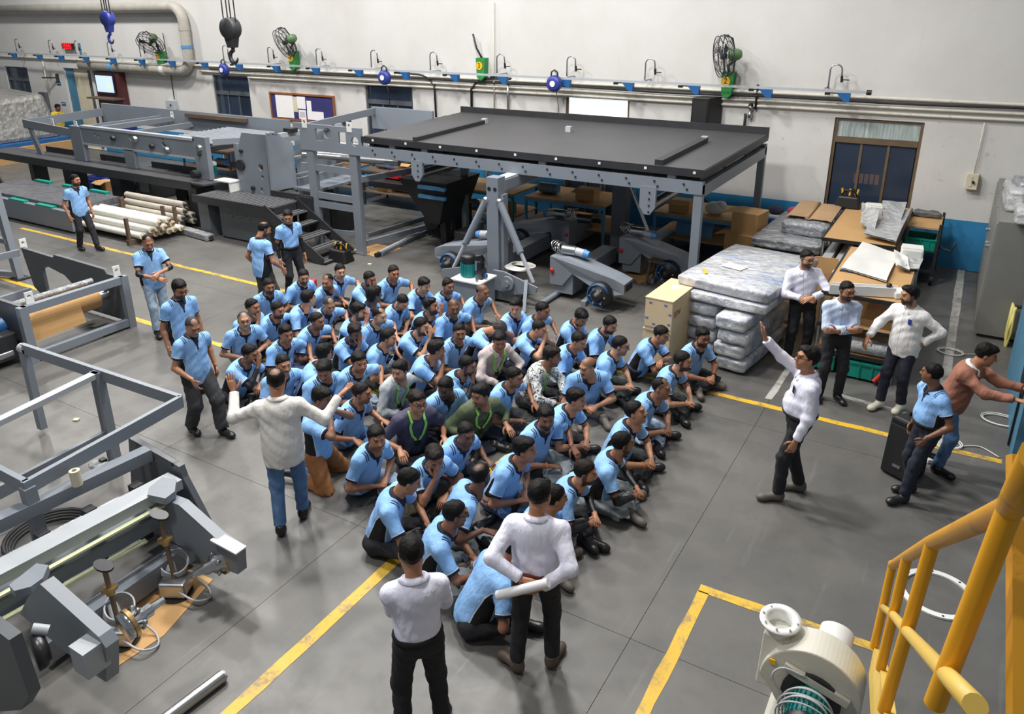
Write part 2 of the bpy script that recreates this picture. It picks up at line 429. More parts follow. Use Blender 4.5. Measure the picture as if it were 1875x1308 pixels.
# painted blue dado, broken by the doors
xe = [-36]+[v for a, b_, h in sorted(DOORS) for v in (a, b_)]+[6.5]
for i in range(0, len(xe), 2):
    fbox((xe[i], YW-.012, 0), (xe[i+1], YW+.01, 1.0)).build('dado', 'dado_blue', wall)
def glazed_door(n, x0, x1, h, pane, transom, rail=2.4, rm='bronze_frame', back='cavity_shade'):
    d = structure(MB().box((x0, YW+.04, 0), (x0+.06, YW+.12, h)).box((x1-.06, YW+.04, 0), (x1, YW+.12, h)).box((x0+.06, YW+.04, h-.05), (x1-.06, YW+.12, h))
                  .box((x0+.06, YW+.03, rail-.06), (x1-.06, YW+.12, rail+.06)).build('door_%d' % n, rm))
    w = (x1-x0-.12)/3
    for i in range(3):
        a = x0+.06+w*i
        if i: MB().box((a-.025, YW+.05, 0), (a+.025, YW+.11, rail-.06)).build('mullion', rm, d)
        fbox((a+.02, YW+.07, .0), (a+w-.02, YW+.085, rail-.06)).build('pane', pane, d)
    fbox((x0+.06, YW+.07, rail+.06), (x1-.06, YW+.09, h-.05)).build('transom_pane', transom, d)
    fbox((x0-.3, YW+.6, -.1), (x1+.3, YW+.65, h+.2)).build('unlit_room_backing', back, d)  # dark sheet, its colour standing in for the unlit room
    return d
d1 = glazed_door(1, *DOORS[0], 'door_glass', 'frosted_transom')
w_ = MB(); a = PY(1563, 318, YW+.5); b_ = PY(1608, 340, YW+.5)
lit = fbox((a[0], YW+.55, b_[2]), (b_[0], YW+.58, a[2])).build('lit_opening', 'lit_room', d1)
for i in range(6):
    x = a[0]+(b_[0]-a[0])*i/5; w_.box((x-.012, YW+.53, b_[2]), (x+.012, YW+.55, a[2]))
w_.build('window_bars', 'black_steel', d1)
glazed_door(2, *DOORS[1], 'door_glass', 'frosted_day', 2.48)
glazed_door(3, *DOORS[2], 'door_glass', 'door_glass', 2.5, 'grey_paint_dark')
glazed_door(4, *DOORS[3], 'door_glass', 'door_glass', 2.45, 'grey_paint_dark')
glazed_door(5, *DOORS[4], 'door_glass', 'door_glass', 2.4, 'grey_paint_dark')
x0, x1, h = DOORS[5]
d6 = structure(fbox((x0, YW+.10, 0), (x1, YW+.15, h)).build('door_6', 'cream'))
fbox((x0, YW+.08, 0), (x0+.5, YW+.1, h)).build('blue_panel', 'panel_blue', d6)
fbox((x1-.35, YW+.07, 0), (x1, YW+.1, h)).build('green_panel', 'grey_paint_dark', d6)
MB().box((x1, YW-.03, 0), (x1+.1, YW+.02, h+.06)).build('door_jamb', 'white_paint', d6)
# ================================================================== wall services
def PW(px, py, off=.0): return PY(px, py, YW-off)
# conduits and cables, each its own thing
def run(name, mat, z, r, off, x0, x1, wob, label, cat, sag=0):
    n = 60; pts = []
    for i in range(n+1):
        x = x0+(x1-x0)*i/n
        pts.append((x, YW-off+0*wob, z+(math.sin(x*1.3)+math.sin(x*.47+1))*wob))
    return tag(MB().tube(pts, r, 8).build(name, mat), label, cat)
run('conduit_pipe', 'off_white_pipe', 3.27, .035, .05, -36, 1.4, .0, 'upper cream conduit pipe running along the white wall', 'pipe')
run('conduit_pipe', 'off_white_pipe', 3.1, .03, .05, -22, 1.4, .004, 'middle cream conduit pipe under the black cable', 'pipe')
run('conduit_pipe', 'off_white_pipe', 2.98, .03, .045, -19.8, 1.4, .004, 'lowest cream conduit pipe along the white wall', 'pipe')
run('thick_cable', 'rubber', 3.19, .022, .09, -21.5, 1.4, .012, 'thick black cable sagging along the wall conduits', 'cable')
# vertical drops
for q0, q1, mat, r, lab in (((903, 2), (903, 215), 'off_white_pipe', .02, 'thin cream drop pipe on the wall above the black deck'),
                            ((795, 145), (803, 215), 'dark_steel', .03, 'bent dark drop pipe beside the glazed door'),
                            ((863, 150), (861, 205), 'rubber', .035, 'black drop pipe bending down behind the black deck'),
                            ((930, 153), (932, 210), 'steel', .03, 'grey drop pipe by the lit window'),
                            ((1388, 155), (1382, 200), 'rubber', .028, 'black hose drop beside the wall loudspeaker'),
                            ((1365, 208), (1360, 246), 'rubber', .028, 'lower black hose running down to the deck'),
                            ((298, 60), (312, 112), 'rubber', .012, 'thin cable hanging beside the left wall fan'),
                            ((1803, 225), (1780, 318), 'off_white_pipe', .012, 'thin conduit down to the stained socket box'),
                            ((78, 112), (86, 168), 'off_white_pipe', .03, 'conduit down to the grey switch box by the door'),
                            ((310, 118), (316, 182), 'dark_steel', .015, 'thin cable down to the pale switch box')):
    a, b_ = PW(*q0, .06), PW(*q1, .06); b_[0] = a[0]+(b_[0]-a[0])*.15
    if q0[0] in (795, 863):
        s = -1 if q0[0] == 795 else 1
        pts = [a+V(s*1.2, 0, .12), a+V(s*.5, 0, .1), a+V(s*.2, 0, .04), a+V(0, 0, -.18), b_]
    else: pts = [a, (a+b_)/2, b_]
    tag(MB().tube(pts, r, 8).build('drop_pipe', mat), lab, 'pipe')
# regulator on the hose
o = PW(1374, 203, .08); t = thing('air_regulator', 'small air regulator between the black hoses on the wall', 'valve', o)
MB().lathe(o, (0, 0, 1), [(.0, -.16), (.045, -.15), (.045, -.04), (.02, -.03), (.02, .02), (.05, .03), (.05, .11), (0, .12)], 10).build('filter_bowl', 'steel', t)
MB().cyl(o+V(0, 0, .1), o+V(0, 0, .16), .055, .04).build('knob', 'black_plastic', t)
# light busbar rail
ra, rb = V(-36, YW-.42, 3.46), V(-1.95, YW-.42, 3.40)
rl = thing('busbar_rail', 'long thin grey power rail held off the white wall', 'rail', ra)
MB().bar(ra, rb, .035, .05).build('rail', 'light_grey', rl); MB().cyl(rb, rb+V(.09, 0, 0), .05).build('end_cap', 'black_plastic', rl)
for px in (30, 140, 258, 410, 495, 582, 680, 788, 912, 1038, 1181, 1516):
    x = PY(px, 110, YW-.42)[0]; MB().bar((x, YW+.01, 3.44), (x, YW-.42, 3.44), .03, .03).build('bracket', 'light_grey', rl)
for i, px in enumerate((30, 76, 115, 160, 209, 261, 316, 375, 438, 506, 578, 657, 742, 833, 922, 1038, 1154, 1276, 1410, 1555)):
    p = PY(px, 120, YW-.42); p[2] = 3.46+(p[0]+36)/34*-.06-.03
    t = thing('tap_off_plug', 'blue tap-off plug box hanging under the wall power rail', 'plug', p-V(0, 0, .14), 'blue plugs under the power rail')
    MB().prism([p+V(-.16, -.06, 0), p+V(.1, -.06, 0), p+V(.1, -.06, -.17), p+V(.0, -.06, -.17)], (0, .12, 0)).build('housing', 'blue_box', t)
    MB().box(p+V(-.38, -.03, -.05), p+V(-.28, .03, .0)).box(p+V(-.28, -.015, -.02), p+V(-.15, .015, 0)).build('contact', 'black_plastic', t)
for px, py in ((32, 98), (93, 100), (140, 101), (200, 103), (258, 104), (410, 108), (492, 111), (580, 113), (680, 117), (788, 121), (910, 128), (1038, 134), (1181, 141), (1516, 163)):
    p = PY(px, py, YW-.3); p[2] = 3.5+(p[0]+36)/34*-.06
    pts = [p]+[p+V(0, 0, .32)]+[p+V(.11-.11*math.cos(a), 0, .36+.1*math.sin(a)) for a in np.linspace(0, math.pi, 7)]+[p+V(.23, 0, .2)]
    t = thing('hose_hook', 'bent grey J-shaped hose hook standing above the wall rail', 'hook', p, 'J hooks along the wall rail')
    MB().tube(pts, .017, 7).build('hook_tube', 'steel', t)
    MB().cyl(p+V(.23, 0, .24), p+V(.24, 0, .12), .026).bar(p+V(.23, 0, .17), p+V(.38, 0, .17), .02, .02).build('valve_handle', 'black_plastic', t)
# pneumatic duct
o = V(-36, YW-.2, 5.0)
pts = [(-36, YW-.2, 4.98)]+[(-23, YW-.2, 5.06)]+[(-22.75+.45*math.sin(a), YW-.2, 4.62+.45*math.cos(a)) for a in np.linspace(0, math.pi/2, 6)]
pts += [(-22.3, YW-.2, 3.7)]+[(-22.7+.4*math.cos(a), YW-.2, 3.5-.4*math.sin(a)) for a in np.linspace(0, math.pi/2, 6)]+[(-28.3, YW-.2, 3.1)]
t = thing('duct_pipe', 'large grey elbow duct pipe on the upper left of the white wall', 'duct', V(-28, YW-.2, 3.0))
MB().tube(pts, .165, 14).build('duct', 'duct_grey', t)
for c in ((-22.3, 3.85), (-22.3, 4.4)): MB().cyl((c[0], YW-.2, c[1]-.05), (c[0], YW-.2, c[1]+.05), .18).build('clamp_ring', 'light_blue_cap' if c[1] < 4 else 'duct_grey', t)
for x in (-26.4, -23.6): MB().cyl((x-.1, YW-.2, 3.1), (x+.1, YW-.2, 3.1), .178).build('sleeve', 'sky_blue_paint' if x < -25 else 'cable_white', t)
# wall fans
def wall_fan(px, py, bx, by, yaw, tilt, num, label, cage=True, r=.42):
    base = PW(bx, by, .0); base[1] = YW
    t = thing('bracket_fan', label, 'fan', base-V(0, 0, .3))
    MB().prism([base+V(-.13, -.0, .22), base+V(.13, 0, .22), base+V(.11, 0, -.25), base+V(.0, 0, -.34), base+V(-.11, 0, -.25)], (0, -.2, 0)).build('bracket_box', 'green_box', t)
    c = PY(px, py, YW-.55)
    dsk = MB().cyl(base+V(-.03, -.2, .03), base+V(-.03, -.212, .03), .1, n=18).build('number_disc', 'ring_yellow', t)
    if num: text_mesh('number', num, .17, 'black_plastic', t, base+V(-.03, -.214, .03), (1, 0, 0), (0, 0, 1))
    if not cage:
        MB().tube([base+V(0, -.1, .2), base+V(-.12, -.16, .45), base+V(-.2, -.2, .8)], .025).build('arm', 'black_steel', t); return
    d = nrm((math.cos(tilt)*math.sin(yaw), -math.cos(tilt)*math.cos(yaw), -math.sin(tilt)))
    sd, u, _ = frame(d)
    MB().tube([base+V(0, -.1, .2), base+V(-.02, -.16, .35), c-d*.24-u*.12, c-d*.24], .03).build('arm', 'black_steel', t)
    MB().lathe(c-d*.3, d, [(0, -.08), (.08, -.07), (.12, 0), (.12, .16), (.06, .2), (0, .2)], 14).build('motor', 'fan_green', t)
    mb = MB()
    for rr, off, w in ((r, 0, .011), (r*.99, .1, .011), (r*.99, -.1, .011), (r*.7, .13, .007), (r*.4, .15, .007), (r*.7, -.13, .007)):
        mb.tube([c+d*off+(sd*math.cos(a)+u*math.sin(a))*rr for a in np.linspace(0, 2*math.pi, 29)[:-1]], w, 5, True)
    for k in range(16):
        a = 2*math.pi*k/16; e = sd*math.cos(a)+u*math.sin(a)
        mb.tube([c+d*.15+e*r*.2, c+d*.12+e*r*.75, c+d*.05+e*r, c-d*.05+e*r, c-d*.12+e*r*.75, c-d*.15+e*.1], .005, 4)
    mb.build('cage', 'dark_steel', t)
    h_ = MB()
    for s in (-1, 1): h_.tube([c-d*.25, c-d*.2+s*u*r*.8, c-d*.02+s*u*r*1.02], .018, 6)
    h_.build('cage_yoke', 'black_steel', t)
    for k in range(3):
        a = 2*math.pi*k/3+.4; e = sd*math.cos(a)+u*math.sin(a); e2 = np.cross(d, e)
        MB().prism([c+e*.05-e2*.03, c+e*r*.85-e2*.06-d*.03, c+e*r*.88+e2*.05+d*.03, c+e*.05+e2*.03], d*.012).build('blade', 'black_steel', t)
    MB().cyl(c-d*.06, c+d*.06, .06).build('hub', 'black_steel', t)
wall_fan(1325, 103, 1336, 150, -1.0, .12, '2', 'green wall fan in a round wire cage with number 2 bracket')
wall_fan(522, 78, 543, 108, -1.15, .45, '4', 'green wall fan tilted down, its cage seen edge-on, above the notice board')
wall_fan(275, 80, 300, 106, .25, .75, '', 'green wall fan turned face down near the big duct')
wall_fan(880, 100, 887, 122, 0, 0, '3', 'green number 3 fan bracket with bare black arm and no fan', cage=False)
# loudspeaker on the wall
p = PW(1300, 204, .0); t = thing('mounted_loudspeaker', 'black loudspeaker mounted on the white wall above its blue sign', 'loudspeaker', p-V(0, 0, .32))
MB().hexa([p+V(-.3, -.42, -.33), p+V(.1, -.45, -.33), p+V(.28, -.03, -.36), p+V(-.2, -.03, -.33), p+V(-.29, -.42, .33), p+V(.1, -.45, .33), p+V(.28, -.03, .34), p+V(-.2, -.03, .33)]).build('cabinet', 'black_plastic', t, bevel=.015)
MB().box(p+V(-.25, -.455, -.2), p+V(.06, -.43, .26)).build('grille', 'rubber', t)
MB().box(p+V(-.15, -.462, -.26), p+V(-.04, -.45, -.22)).build('badge', 'steel', t)
MB().box(p+V(-.05, -.05, -.05), p+V(.1, .0, .1)).build('wall_bracket', 'black_steel', t)
p = PW(1308, 240, .0); t = thing('speaker_sign', 'small blue sign reading SPEAKER under the wall loudspeaker', 'sign', p-V(0, 0, .07))
MB().box(p+V(-.16, -.015, -.07), p+V(.16, 0, .07)).build('plate', 'panel_blue', t)
text_mesh('lettering', 'SPEAKER', .075, 'white_paint', t, p+V(0, -.017, 0), (1, 0, 0), (0, 0, 1))
# notice board
x0, x1, z0, z1 = -18.9, -16.3, 1.82, 2.54
t = thing('notice_board', 'blue notice board in a wooden frame covered with pinned papers', 'notice board', (-17.6, YW, 1.82))
fbox((x0, YW-.03, z0), (x1, YW+.0, z1)).build('board', 'cork_blue', t)
MB().box((x0-.03, YW-.06, z0-.05), (x1+.03, YW, z0)).box((x0-.03, YW-.06, z1), (x1+.03, YW, z1+.05)).box((x0-.03, YW-.06, z0), (x0+.02, YW, z1)).box((x1-.02, YW-.06, z0), (x1+.03, YW, z1)).build('frame', 'wood_frame', t)
for a, b_, c, e, mt_ in ((.08, .0, .20, 1., 'paper'), (.2, .0, .36, 1., 'paper'), (.355, .3, .43, .93, 'cream'), (.43, .45, .56, .95, 'paper'), (.44, -.0, .555, .4, 'paper'), (.58, .35, .65, .8, 'paper'), (.575, -.0, .7, .38, 'paper'), (.7, -.0, .83, .38, 'paper')):
    w, hh = x1-x0, z1-z0
    fbox((x0+a*w, YW-.038-.002*random.random(), z0+max(b_, .03)*hh), (x0+c*w, YW-.032, z0+min(e, .97)*hh)).build('pinned_paper', mt_, t)
fbox((x0+.455*(x1-x0), YW-.042, z0+.1*(z1-z0)), (x0+.54*(x1-x0), YW-.036, z0+.33*(z1-z0))).build('printed_picture', 'paper_print', t)
# monitor cabinet
t = thing('monitor_cabinet', 'dark wooden wall cabinet holding a lit monitor screen', 'cabinet', (-26.8, YW-.3, 1.0))
fbox((-27.55, YW-.25, 1.05), (-26.1, YW, 2.92)).build('case', 'dark_red', t)
fbox((-27.45, YW-.3, 2.16), (-26.35, YW-.25, 2.84)).build('bezel', 'black_plastic', t); fbox((-27.4, YW-.31, 2.22), (-26.43, YW-.3, 2.79)).build('screen', 'screen_glow', t)
fbox((-26.75, YW-.315, 2.36), (-26.6, YW-.31, 2.46)).build('screen_mark', 'screen_green', t)
fbox((-27.6, YW-.65, 2.0), (-26.05, YW-.2, 2.05)).build('shelf', 'rust_wood', t)
# led clock, strip, boxes, signs
t = thing('led_clock', 'black display box with glowing red digits high on the wall', 'clock', PW(128, 90, .1))
a, b_ = PW(118, 79), PW(139, 90); fbox((a[0], YW-.12, b_[2]), (b_[0], YW, a[2])).build('case', 'black_plastic', t)
ww = (b_[0]-a[0]-.12)/4
for k in range(4): text_mesh('digit', '8', .32, 'led_red', t, (a[0]+.06+ww*(k+.5), YW-.123, (a[2]+b_[2])/2), (1.0, 0, 0), (0, 0, 1))
a, b_ = PW(144, 79), PW(156, 104); tag(fbox((a[0], YW-.03, b_[2]), (b_[0]-.15, YW, a[2])).build('blue_banner', 'panel_blue'), 'narrow blue banner on the wall beside the red display', 'banner')
for q0, q1, mt_, lab in (((76, 168), (95, 204), 'grey_paint_dark', 'dark grey switch box on the wall behind the foil-wrapped machine'), ((309, 183), (327, 200), 'light_grey', 'pale grey switch box on the wall behind the roller frame'),
                         ((1772, 316), (1788, 346), 'cream', 'stained cream socket box on the wall near the grey locker')):
    a, b_ = PW(*q0), PW(*q1)
    t = thing('switch_box', lab, 'switch box', ((a[0]+b_[0])/2, YW, b_[2]))
    MB().box((a[0], YW-.14, b_[2]), (b_[0], YW, a[2])).build('case', mt_, t, bevel=.008)
    MB().box((a[0]+.05, YW-.15, b_[2]+.06), ((a[0]+b_[0])/2, YW-.14, a[2]-.05)).build('cover', mt_, t)
    MB().cyl(((a[0]*.4+b_[0]*.6), YW-.14, (a[2]+b_[2])/2), ((a[0]*.4+b_[0]*.6), YW-.18, (a[2]+b_[2])/2), .025).build('switch', 'black_plastic', t)
for q in ((108, 153), (117, 190)):
    p = PW(*q); t = thing('sign_plate', 'small blue sign plate on the wall beside the cream door', 'sign', p, 'blue plates by the cream door')
    MB().box(p+V(-.13, -.015, -.06), p+V(.13, 0, .06)).build('plate', 'blue_box', t); MB().box(p+V(-.09, -.02, -.012), p+V(.09, -.014, .012)).build('print', 'white_paint', t)
p = PW(104, 142); t = thing('steel_bracket', 'black steel bracket arm jutting from the wall by the cream door', 'bracket', p)
MB().box(p+V(.1, -.1, -.15), p+V(.16, 0, .15)).build('plate', 'black_steel', t); MB().bar(p+V(.13, -.05, 0), p+V(-.45, -.3, 0), .05, .05).build('arm', 'black_steel', t)
# tool balancers hanging from the rail
for px, py, lab in ((410, 128, 'blue round spring balancer hanging under the wall rail near the glazed door'), (704, 142, 'small blue spring balancer hanging in front of the dark door'), (1015, 153, 'tilted blue spring balancer with cable beside the lit window')):
    p = PY(px, py, YW-.6); t = thing('spring_balancer', lab, 'balancer', p-V(0, 0, .2))
    MB().lathe(p+V(0, .09, 0), (0, -1, 0), [(0, 0), (.15, 0), (.19, .04), (.19, .14), (.13, .18), (0, .18)], 16).build('drum', 'blue_deep', t)
    MB().tube([p+V(-.09, 0, .13), p+V(-.08, 0, .26), p+V(0, 0, .31), p+V(.08, 0, .26), p+V(.09, 0, .13)], .02, 7).build('hanger', 'black_steel', t)
    MB().cyl(p+V(0, -.1, 0), p+V(0, -.11, 0), .07).build('badge', 'white_paint', t)
    e = .5 if px != 1015 else .9
    MB().tube([p+V(.05, 0, -.15), p+V(.12, 0, -.18-e*.4), p+V(.15, -.02, -.2-e)], .01, 5).build('cable', 'rubber', t)
    MB().tube([p+V(0, 0, .3), (p[0], YW-.42, 3.44)], .01, 5).build('suspension', 'steel', t)
# crane hooks
def crane_hook(px, py, dist, w, bm_, label):
    p = EYE+nrm(ray(px, py))*dist; t = thing('crane_hook', label, 'crane hook', p-V(0, 0, w*1.7))
    MB().lathe(p+V(0, w*.3, 0), (0, -1, 0), [(0, 0), (w*.5, 0), (w*.55, w*.08), (w*.55, w*.5), (w*.5, w*.6), (0, w*.6)], 20).build('sheave_block', bm_, t)
    MB().prism([p+V(-w*.36, -w*.22, -w*.3), p+V(w*.36, -w*.22, -w*.3), p+V(w*.16, -w*.22, -w*.95), p+V(-w*.16, -w*.22, -w*.95)], (0, w*.44, 0)).build('block_body', bm_, t)
    c = p+V(0, 0, -w*1.42)
    pts = [p+V(0, 0, -w*.9), p+V(0, 0, -w*1.12)]+[c+V(.0-math.sin(a)*w*.28, 0, math.cos(a)*w*.3) for a in np.linspace(.2, 4.6, 12)]
    MB().tube(pts, [w*.1]*2+list(np.linspace(w*.1, w*.11, 7))+list(np.linspace(.1*w, .04*w, 5)), 10).build('hook', 'black_steel' if bm_ != 'blue_deep' else 'blue_deep', t)
    mb = MB()
    for dx in (-.45, -.12, .12, .45): mb.cyl(p+V(dx*w, 0, .0), p+V(dx*w*.9, 0, 10.8-p[2]), .012, n=6)
    mb.build('wire_rope', 'dark_steel', t)
crane_hook(197, 34, 19.5, .29, 'blue_deep', 'blue crane hook block hanging on wire ropes near the wall fan')
crane_hook(422, 52, 16.5, .37, 'black_steel', 'black crane hook block hanging on wire ropes over the machines')
# ================================================================== machines
def xz(px, py, Y): q = PY(px, py, Y); return (q[0], q[2])
def plateY(Y, thick, pxs, holes=()):
    """upright plate in the plane y = Y, outlined by measured points"""
    return MB().plate((0, Y, 0), (1, 0, 0), (0, 0, 1), -thick, [xz(*p, Y) for p in pxs], holes)
def bolts(t, pts, n, r=.03, L=.03, mat='steel'):
    for p in pts: MB().cyl(np.array(p), np.array(p)+np.array(n)*L, r, n=8).build('bolt', mat, t)
# ---------------------------------------------------------------- deck machine (black table on a grey frame)
t = thing('deck_machine', 'grey steel frame carrying the wide black deck in front of the wall', 'machine', (-8, 12.03, 0))
YF, YB = 12.0, 16.1
for x, y, zt, w in ((-10.97, YF, 2.25, .2), (-3.66, YF, 2.3, .14), (-3.66, YB, 2.3, .14), (-10.97, 15.2, 2.2, .16), (-7.3, YB, 2.3, .14), (-9.6, 14.0, 2.2, .12)):
    MB().box((x-w/2, y, 0), (x+w/2, y+.12, zt)).build('post', 'grey_paint', t); MB().box((x-w/2-.05, y-.04, 0), (x+w/2+.05, y+.16, .03)).build('foot_plate', 'steel', t)
MB().box((-12.28, YF, 0), (-12.08, YF+.12, 2.3)).build('post', 'grey_paint', t)
MB().plate((0, YF-.02, 0), (1, 0, 0), (0, 0, 1), -.05, rect(-12.4, 2.15, -10.68, 2.71),
           [circ(-11.6, 2.55, .11), rect(-11.95, 2.38, -11.72, 2.62), rect(-11.3, 2.36, -11.1, 2.6), circ(-10.86, 2.43, .1)]).build('hole_plate', 'grey_paint', t)
bm_ = MB().box((-10.68, YF-.02, 2.15), (-3.59, YF+.1, 2.36)); bm_.build('front_beam', 'grey_paint', t)
MB().box((-11, YB, 2.15), (-3.59, YB+.12, 2.36)).build('rear_beam', 'grey_paint', t)
MB().box((-3.73, YF+.1, 2.1), (-3.59, YB, 2.3)).build('side_beam', 'grey_paint', t)
MB().box((-12.85, 14.85, 2.2), (-11.0, 14.93, 2.72)).build('rear_plate', 'grey_paint', t)
MB().plate((0, 14.8, 0), (1, 0, 0), (0, 0, 1), -.05, rect(-12.85, 2.2, -10.95, 2.72), [rect(-12.3, 2.33, -12.05, 2.6), circ(-11.85, 2.58, .06), rect(-11.6, 2.28, -11.3, 2.55)])
MB().bar((-12.3, YF+.1, 2.62), (-12.75, 14.85, 2.62), .06, .16).build('top_tie', 'grey_paint', t)
for z, x0, x1 in ((1.8, -12.5, -10.9), (1.2, -12.07, -10.95), (1.0, -12.07, -10.95)): MB().box((x0, YF+.02, z-.09), (x1, YF+.08, z+.05)).build('cross_rail', 'grey_paint', t)
MB().bar((-10.9, YF+.1, 1.62), (-10.2, 15.0, 1.62), .08, .12).build('side_rail', 'grey_paint', t); MB().bar((-12.1, YF+.1, .35), (-10.95, YF+.1, .42), .06, .1).build('low_tie', 'grey_paint', t)
MB().bar((-10.95, YF+.2, .2), (-10.4, 15.0, .2), .08, .12).build('low_rail', 'grey_paint', t)
for i in range(14):
    x = -10.4+i*.5; MB().cyl((x, YF-.02, 2.3), (x, YF-.035, 2.3), .018, n=8).cyl((x+.06, YF-.02, 2.22), (x+.06, YF-.035, 2.22), .018, n=8).build('bolt_pair', 'dark_steel', t)
for a, x0, x1, zt in ((0, -9.43, -9.16, 1.78), (1, -4.64, -4.36, 1.72)):
    MB().prism([(x0, YF-.03, 2.2), (x1, YF-.03, 2.2), (x1, YF-.03, zt+.13), ((x0+x1)/2+.05, YF-.03, zt), ((x0+x1)/2-.05, YF-.03, zt), (x0, YF-.03, zt+.13)], (0, .06, 0)).build('hanger_plate', 'grey_paint', t)
    for k in range(4): MB().cyl(((x0+x1)/2+.03, YF-.03, 2.1-k*.11), ((x0+x1)/2+.03, YF-.045, 2.1-k*.11), .016, n=8).build('bolt', 'dark_steel', t)
    MB().cyl(((x0+x1)/2, YF+.03, zt+.12), ((x0+x1)/2, YB-.4, zt+.12), .09, n=16).build('roller', 'steel', t)
for k in range(9): MB().box((-10.6+k*.85, 12.12, 2.34), (-10.48+k*.85, 16.0, 2.53)).build('joist', 'black_steel', t)
for y in (12.35, 13.6, 15.0): MB().box((-10.7, y, 2.3), (-3.7, y+.1, 2.53)).build('under_rail', 'black_steel', t)
for x in (-10.0, -9.2, -6.6, -4.2): MB().box((x, YF+.02, 2.3), (x+.14, YF+.12, 2.52)).build('deck_bracket', 'grey_paint', t)
for x in (-12.3, -11.05):
    MB().plate((x, YF-.03, 2.62), (1, 0, 0), (0, 0, 1), -.02, rect(0, 0, .13, .2), [circ(.065, .13, .035, 10)]).build('lifting_lug', 'white_paint', t)
for y, z, r in ((12.5, 1.9, .07), (13.0, 1.85, .06), (13.5, 2.0, .08), (14.1, 1.9, .07), (14.6, 1.8, .06)): MB().cyl((-12.9, y, z), (-10.4, y+.3, z), r, n=12).build('roller', 'steel', t)
t = thing('deck_table', 'wide matt black steel deck with raised edges on the grey frame', 'deck', (-7.2, 14.2, 2.4))
MB().prism([(-10.66, 12.0, 2.525), (-3.6, 12.0, 2.525), (-3.6, 16.2, 2.525), (-11.1, 16.2, 2.525)], (0, 0, .025)).build('deck_sheet', 'deck_black', t)
MB().prism([(-10.69, 11.98, 2.43), (-3.58, 11.98, 2.43), (-3.58, 11.98, 2.555), (-10.69, 11.98, 2.555)], (0, .03, 0)).build('front_skirt', 'black_steel', t)
MB().box((-11.1, 16.17, 2.48), (-3.58, 16.22, 2.69)).build('rear_lip', 'black_steel', t); MB().box((-3.62, 12.0, 2.43), (-3.58, 16.2, 2.54)).build('end_skirt', 'black_steel', t)
MB().bar((-9.36, 12.03, 2.59), (-9.5, 14.75, 2.59), .09, .08).build('cross_bar', 'black_steel', t); MB().bar((-4.37, 12.05, 2.595), (-4.43, 14.65, 2.595), .14, .09).build('cross_bar', 'black_steel', t)
MB().prism([(-10.64, 12.02, 2.55), (-9.41, 12.02, 2.55), (-9.56, 14.75, 2.55), (-11.0, 15.4, 2.55)], (0, 0, .015)).build('overlay_sheet', 'deck_black', t)
for x, y in ((-7.3, 14.6), (-4.43, 14.68), (-9.5, 14.78)): MB().box((x-.06, y-.05, 2.55), (x+.06, y+.05, 2.66)).build('stop_block', 'light_grey', t)
for k in range(9):
    x = -10.4+k*.83; MB().box((x, 11.972, 2.48), (x+.045, 11.982, 2.52)).build('skirt_block', 'white_paint', t)  # small white-painted blocks along the front skirt
# ---------------------------------------------------------------- roller frame machine A
t = thing('roller_machine', 'long grey steel machine frame with cross rollers and open centre', 'machine', (-18, 13, 1.15))
YA, YA2 = 12.0, 14.6
MB().plate((0, YA, 0), (1, 0, 0), (0, 0, 1), -.06, rect(-20.5, 1.63, -15.9, 2.08), [circ(-19.9, 1.9, .05, 10), circ(-19.75, 1.86, .05, 10), circ(-18.4, 1.93, .07), circ(-17.1, 1.86, .08), circ(-17.1, 1.98, .05, 10)]).build('side_plate', 'grey_paint', t)
MB().box((-20.5, YA-.03, 2.05), (-15.9, YA+.1, 2.11)).build('top_flange', 'light_grey', t); MB().box((-20.5, YA-.02, 1.6), (-15.9, YA+.08, 1.65)).build('bottom_flange', 'light_grey', t)
MB().box((-15.95, YA-.03, 1.15), (-15.5, YA+.1, 2.16)).build('end_post', 'grey_paint', t); MB().box((-21.0, YA-.03, 1.15), (-20.5, YA+.1, 2.07)).build('end_post', 'grey_paint', t)
MB().box((-18.75, YA-.02, 1.15), (-18.35, YA+.08, 1.62)).build('leg_plate', 'grey_paint', t)
MB().prism([(-23.3, YA, 1.84), (-20.9, YA, 1.76), (-20.9, YA, 1.97), (-23.3, YA, 2.08)], (0, .06, 0)).build('extension_beam', 'grey_paint', t)
MB().bar((-23.25, YA+.05, 1.96), (-23.6, YA2, 1.98), .06, .24).build('end_beam', 'grey_paint', t); MB().prism([(-23.1, YA, 1.85), (-22.95, YA, 1.85), (-22.6, YA, 1.1), (-22.85, YA, 1.1)], (0, .06, 0)).build('end_leg', 'grey_paint', t)
MB().box((-23.6, YA2, 1.7), (-15.5, YA2+.08, 2.25)).build('far_plate', 'grey_paint', t); MB().box((-19.5, YA2-.1, 2.1), (-17, YA2, 2.2)).build('far_rail', 'rust_wood', t)
for y0 in (0,):
    for x in (-20.75, -20.2): MB().box((x-.04, YA+.05, 1.92), (x+.04, YA2, 2.05)).build('cross_beam', 'grey_paint', t)
    MB().cyl((-20.45, YA+.1, 1.98), (-20.45, YA2, 1.98), .05).build('cross_roller', 'steel', t); MB().box((-19.4, YA+.05, 1.82), (-19.3, YA2, 1.95)).build('cross_beam', 'grey_paint', t)
for k in range(15):
    y = YA+.25+k*.15; MB().cyl((-17.6, y, 1.93), (-15.75, y, 1.93), .042, n=10).build('conveyor_roller', 'grey_paint', t)
MB().box((-17.65, YA+.15, 1.8), (-15.8, YA2-.1, 1.84)).build('roller_gap_backing', 'black_steel', t); MB().box((-15.75, YA+.15, 1.78), (-15.65, YA2, 1.9)).build('roller_end_rail', 'black_steel', t)  # black sheet added under the rollers to paint shade into their gaps
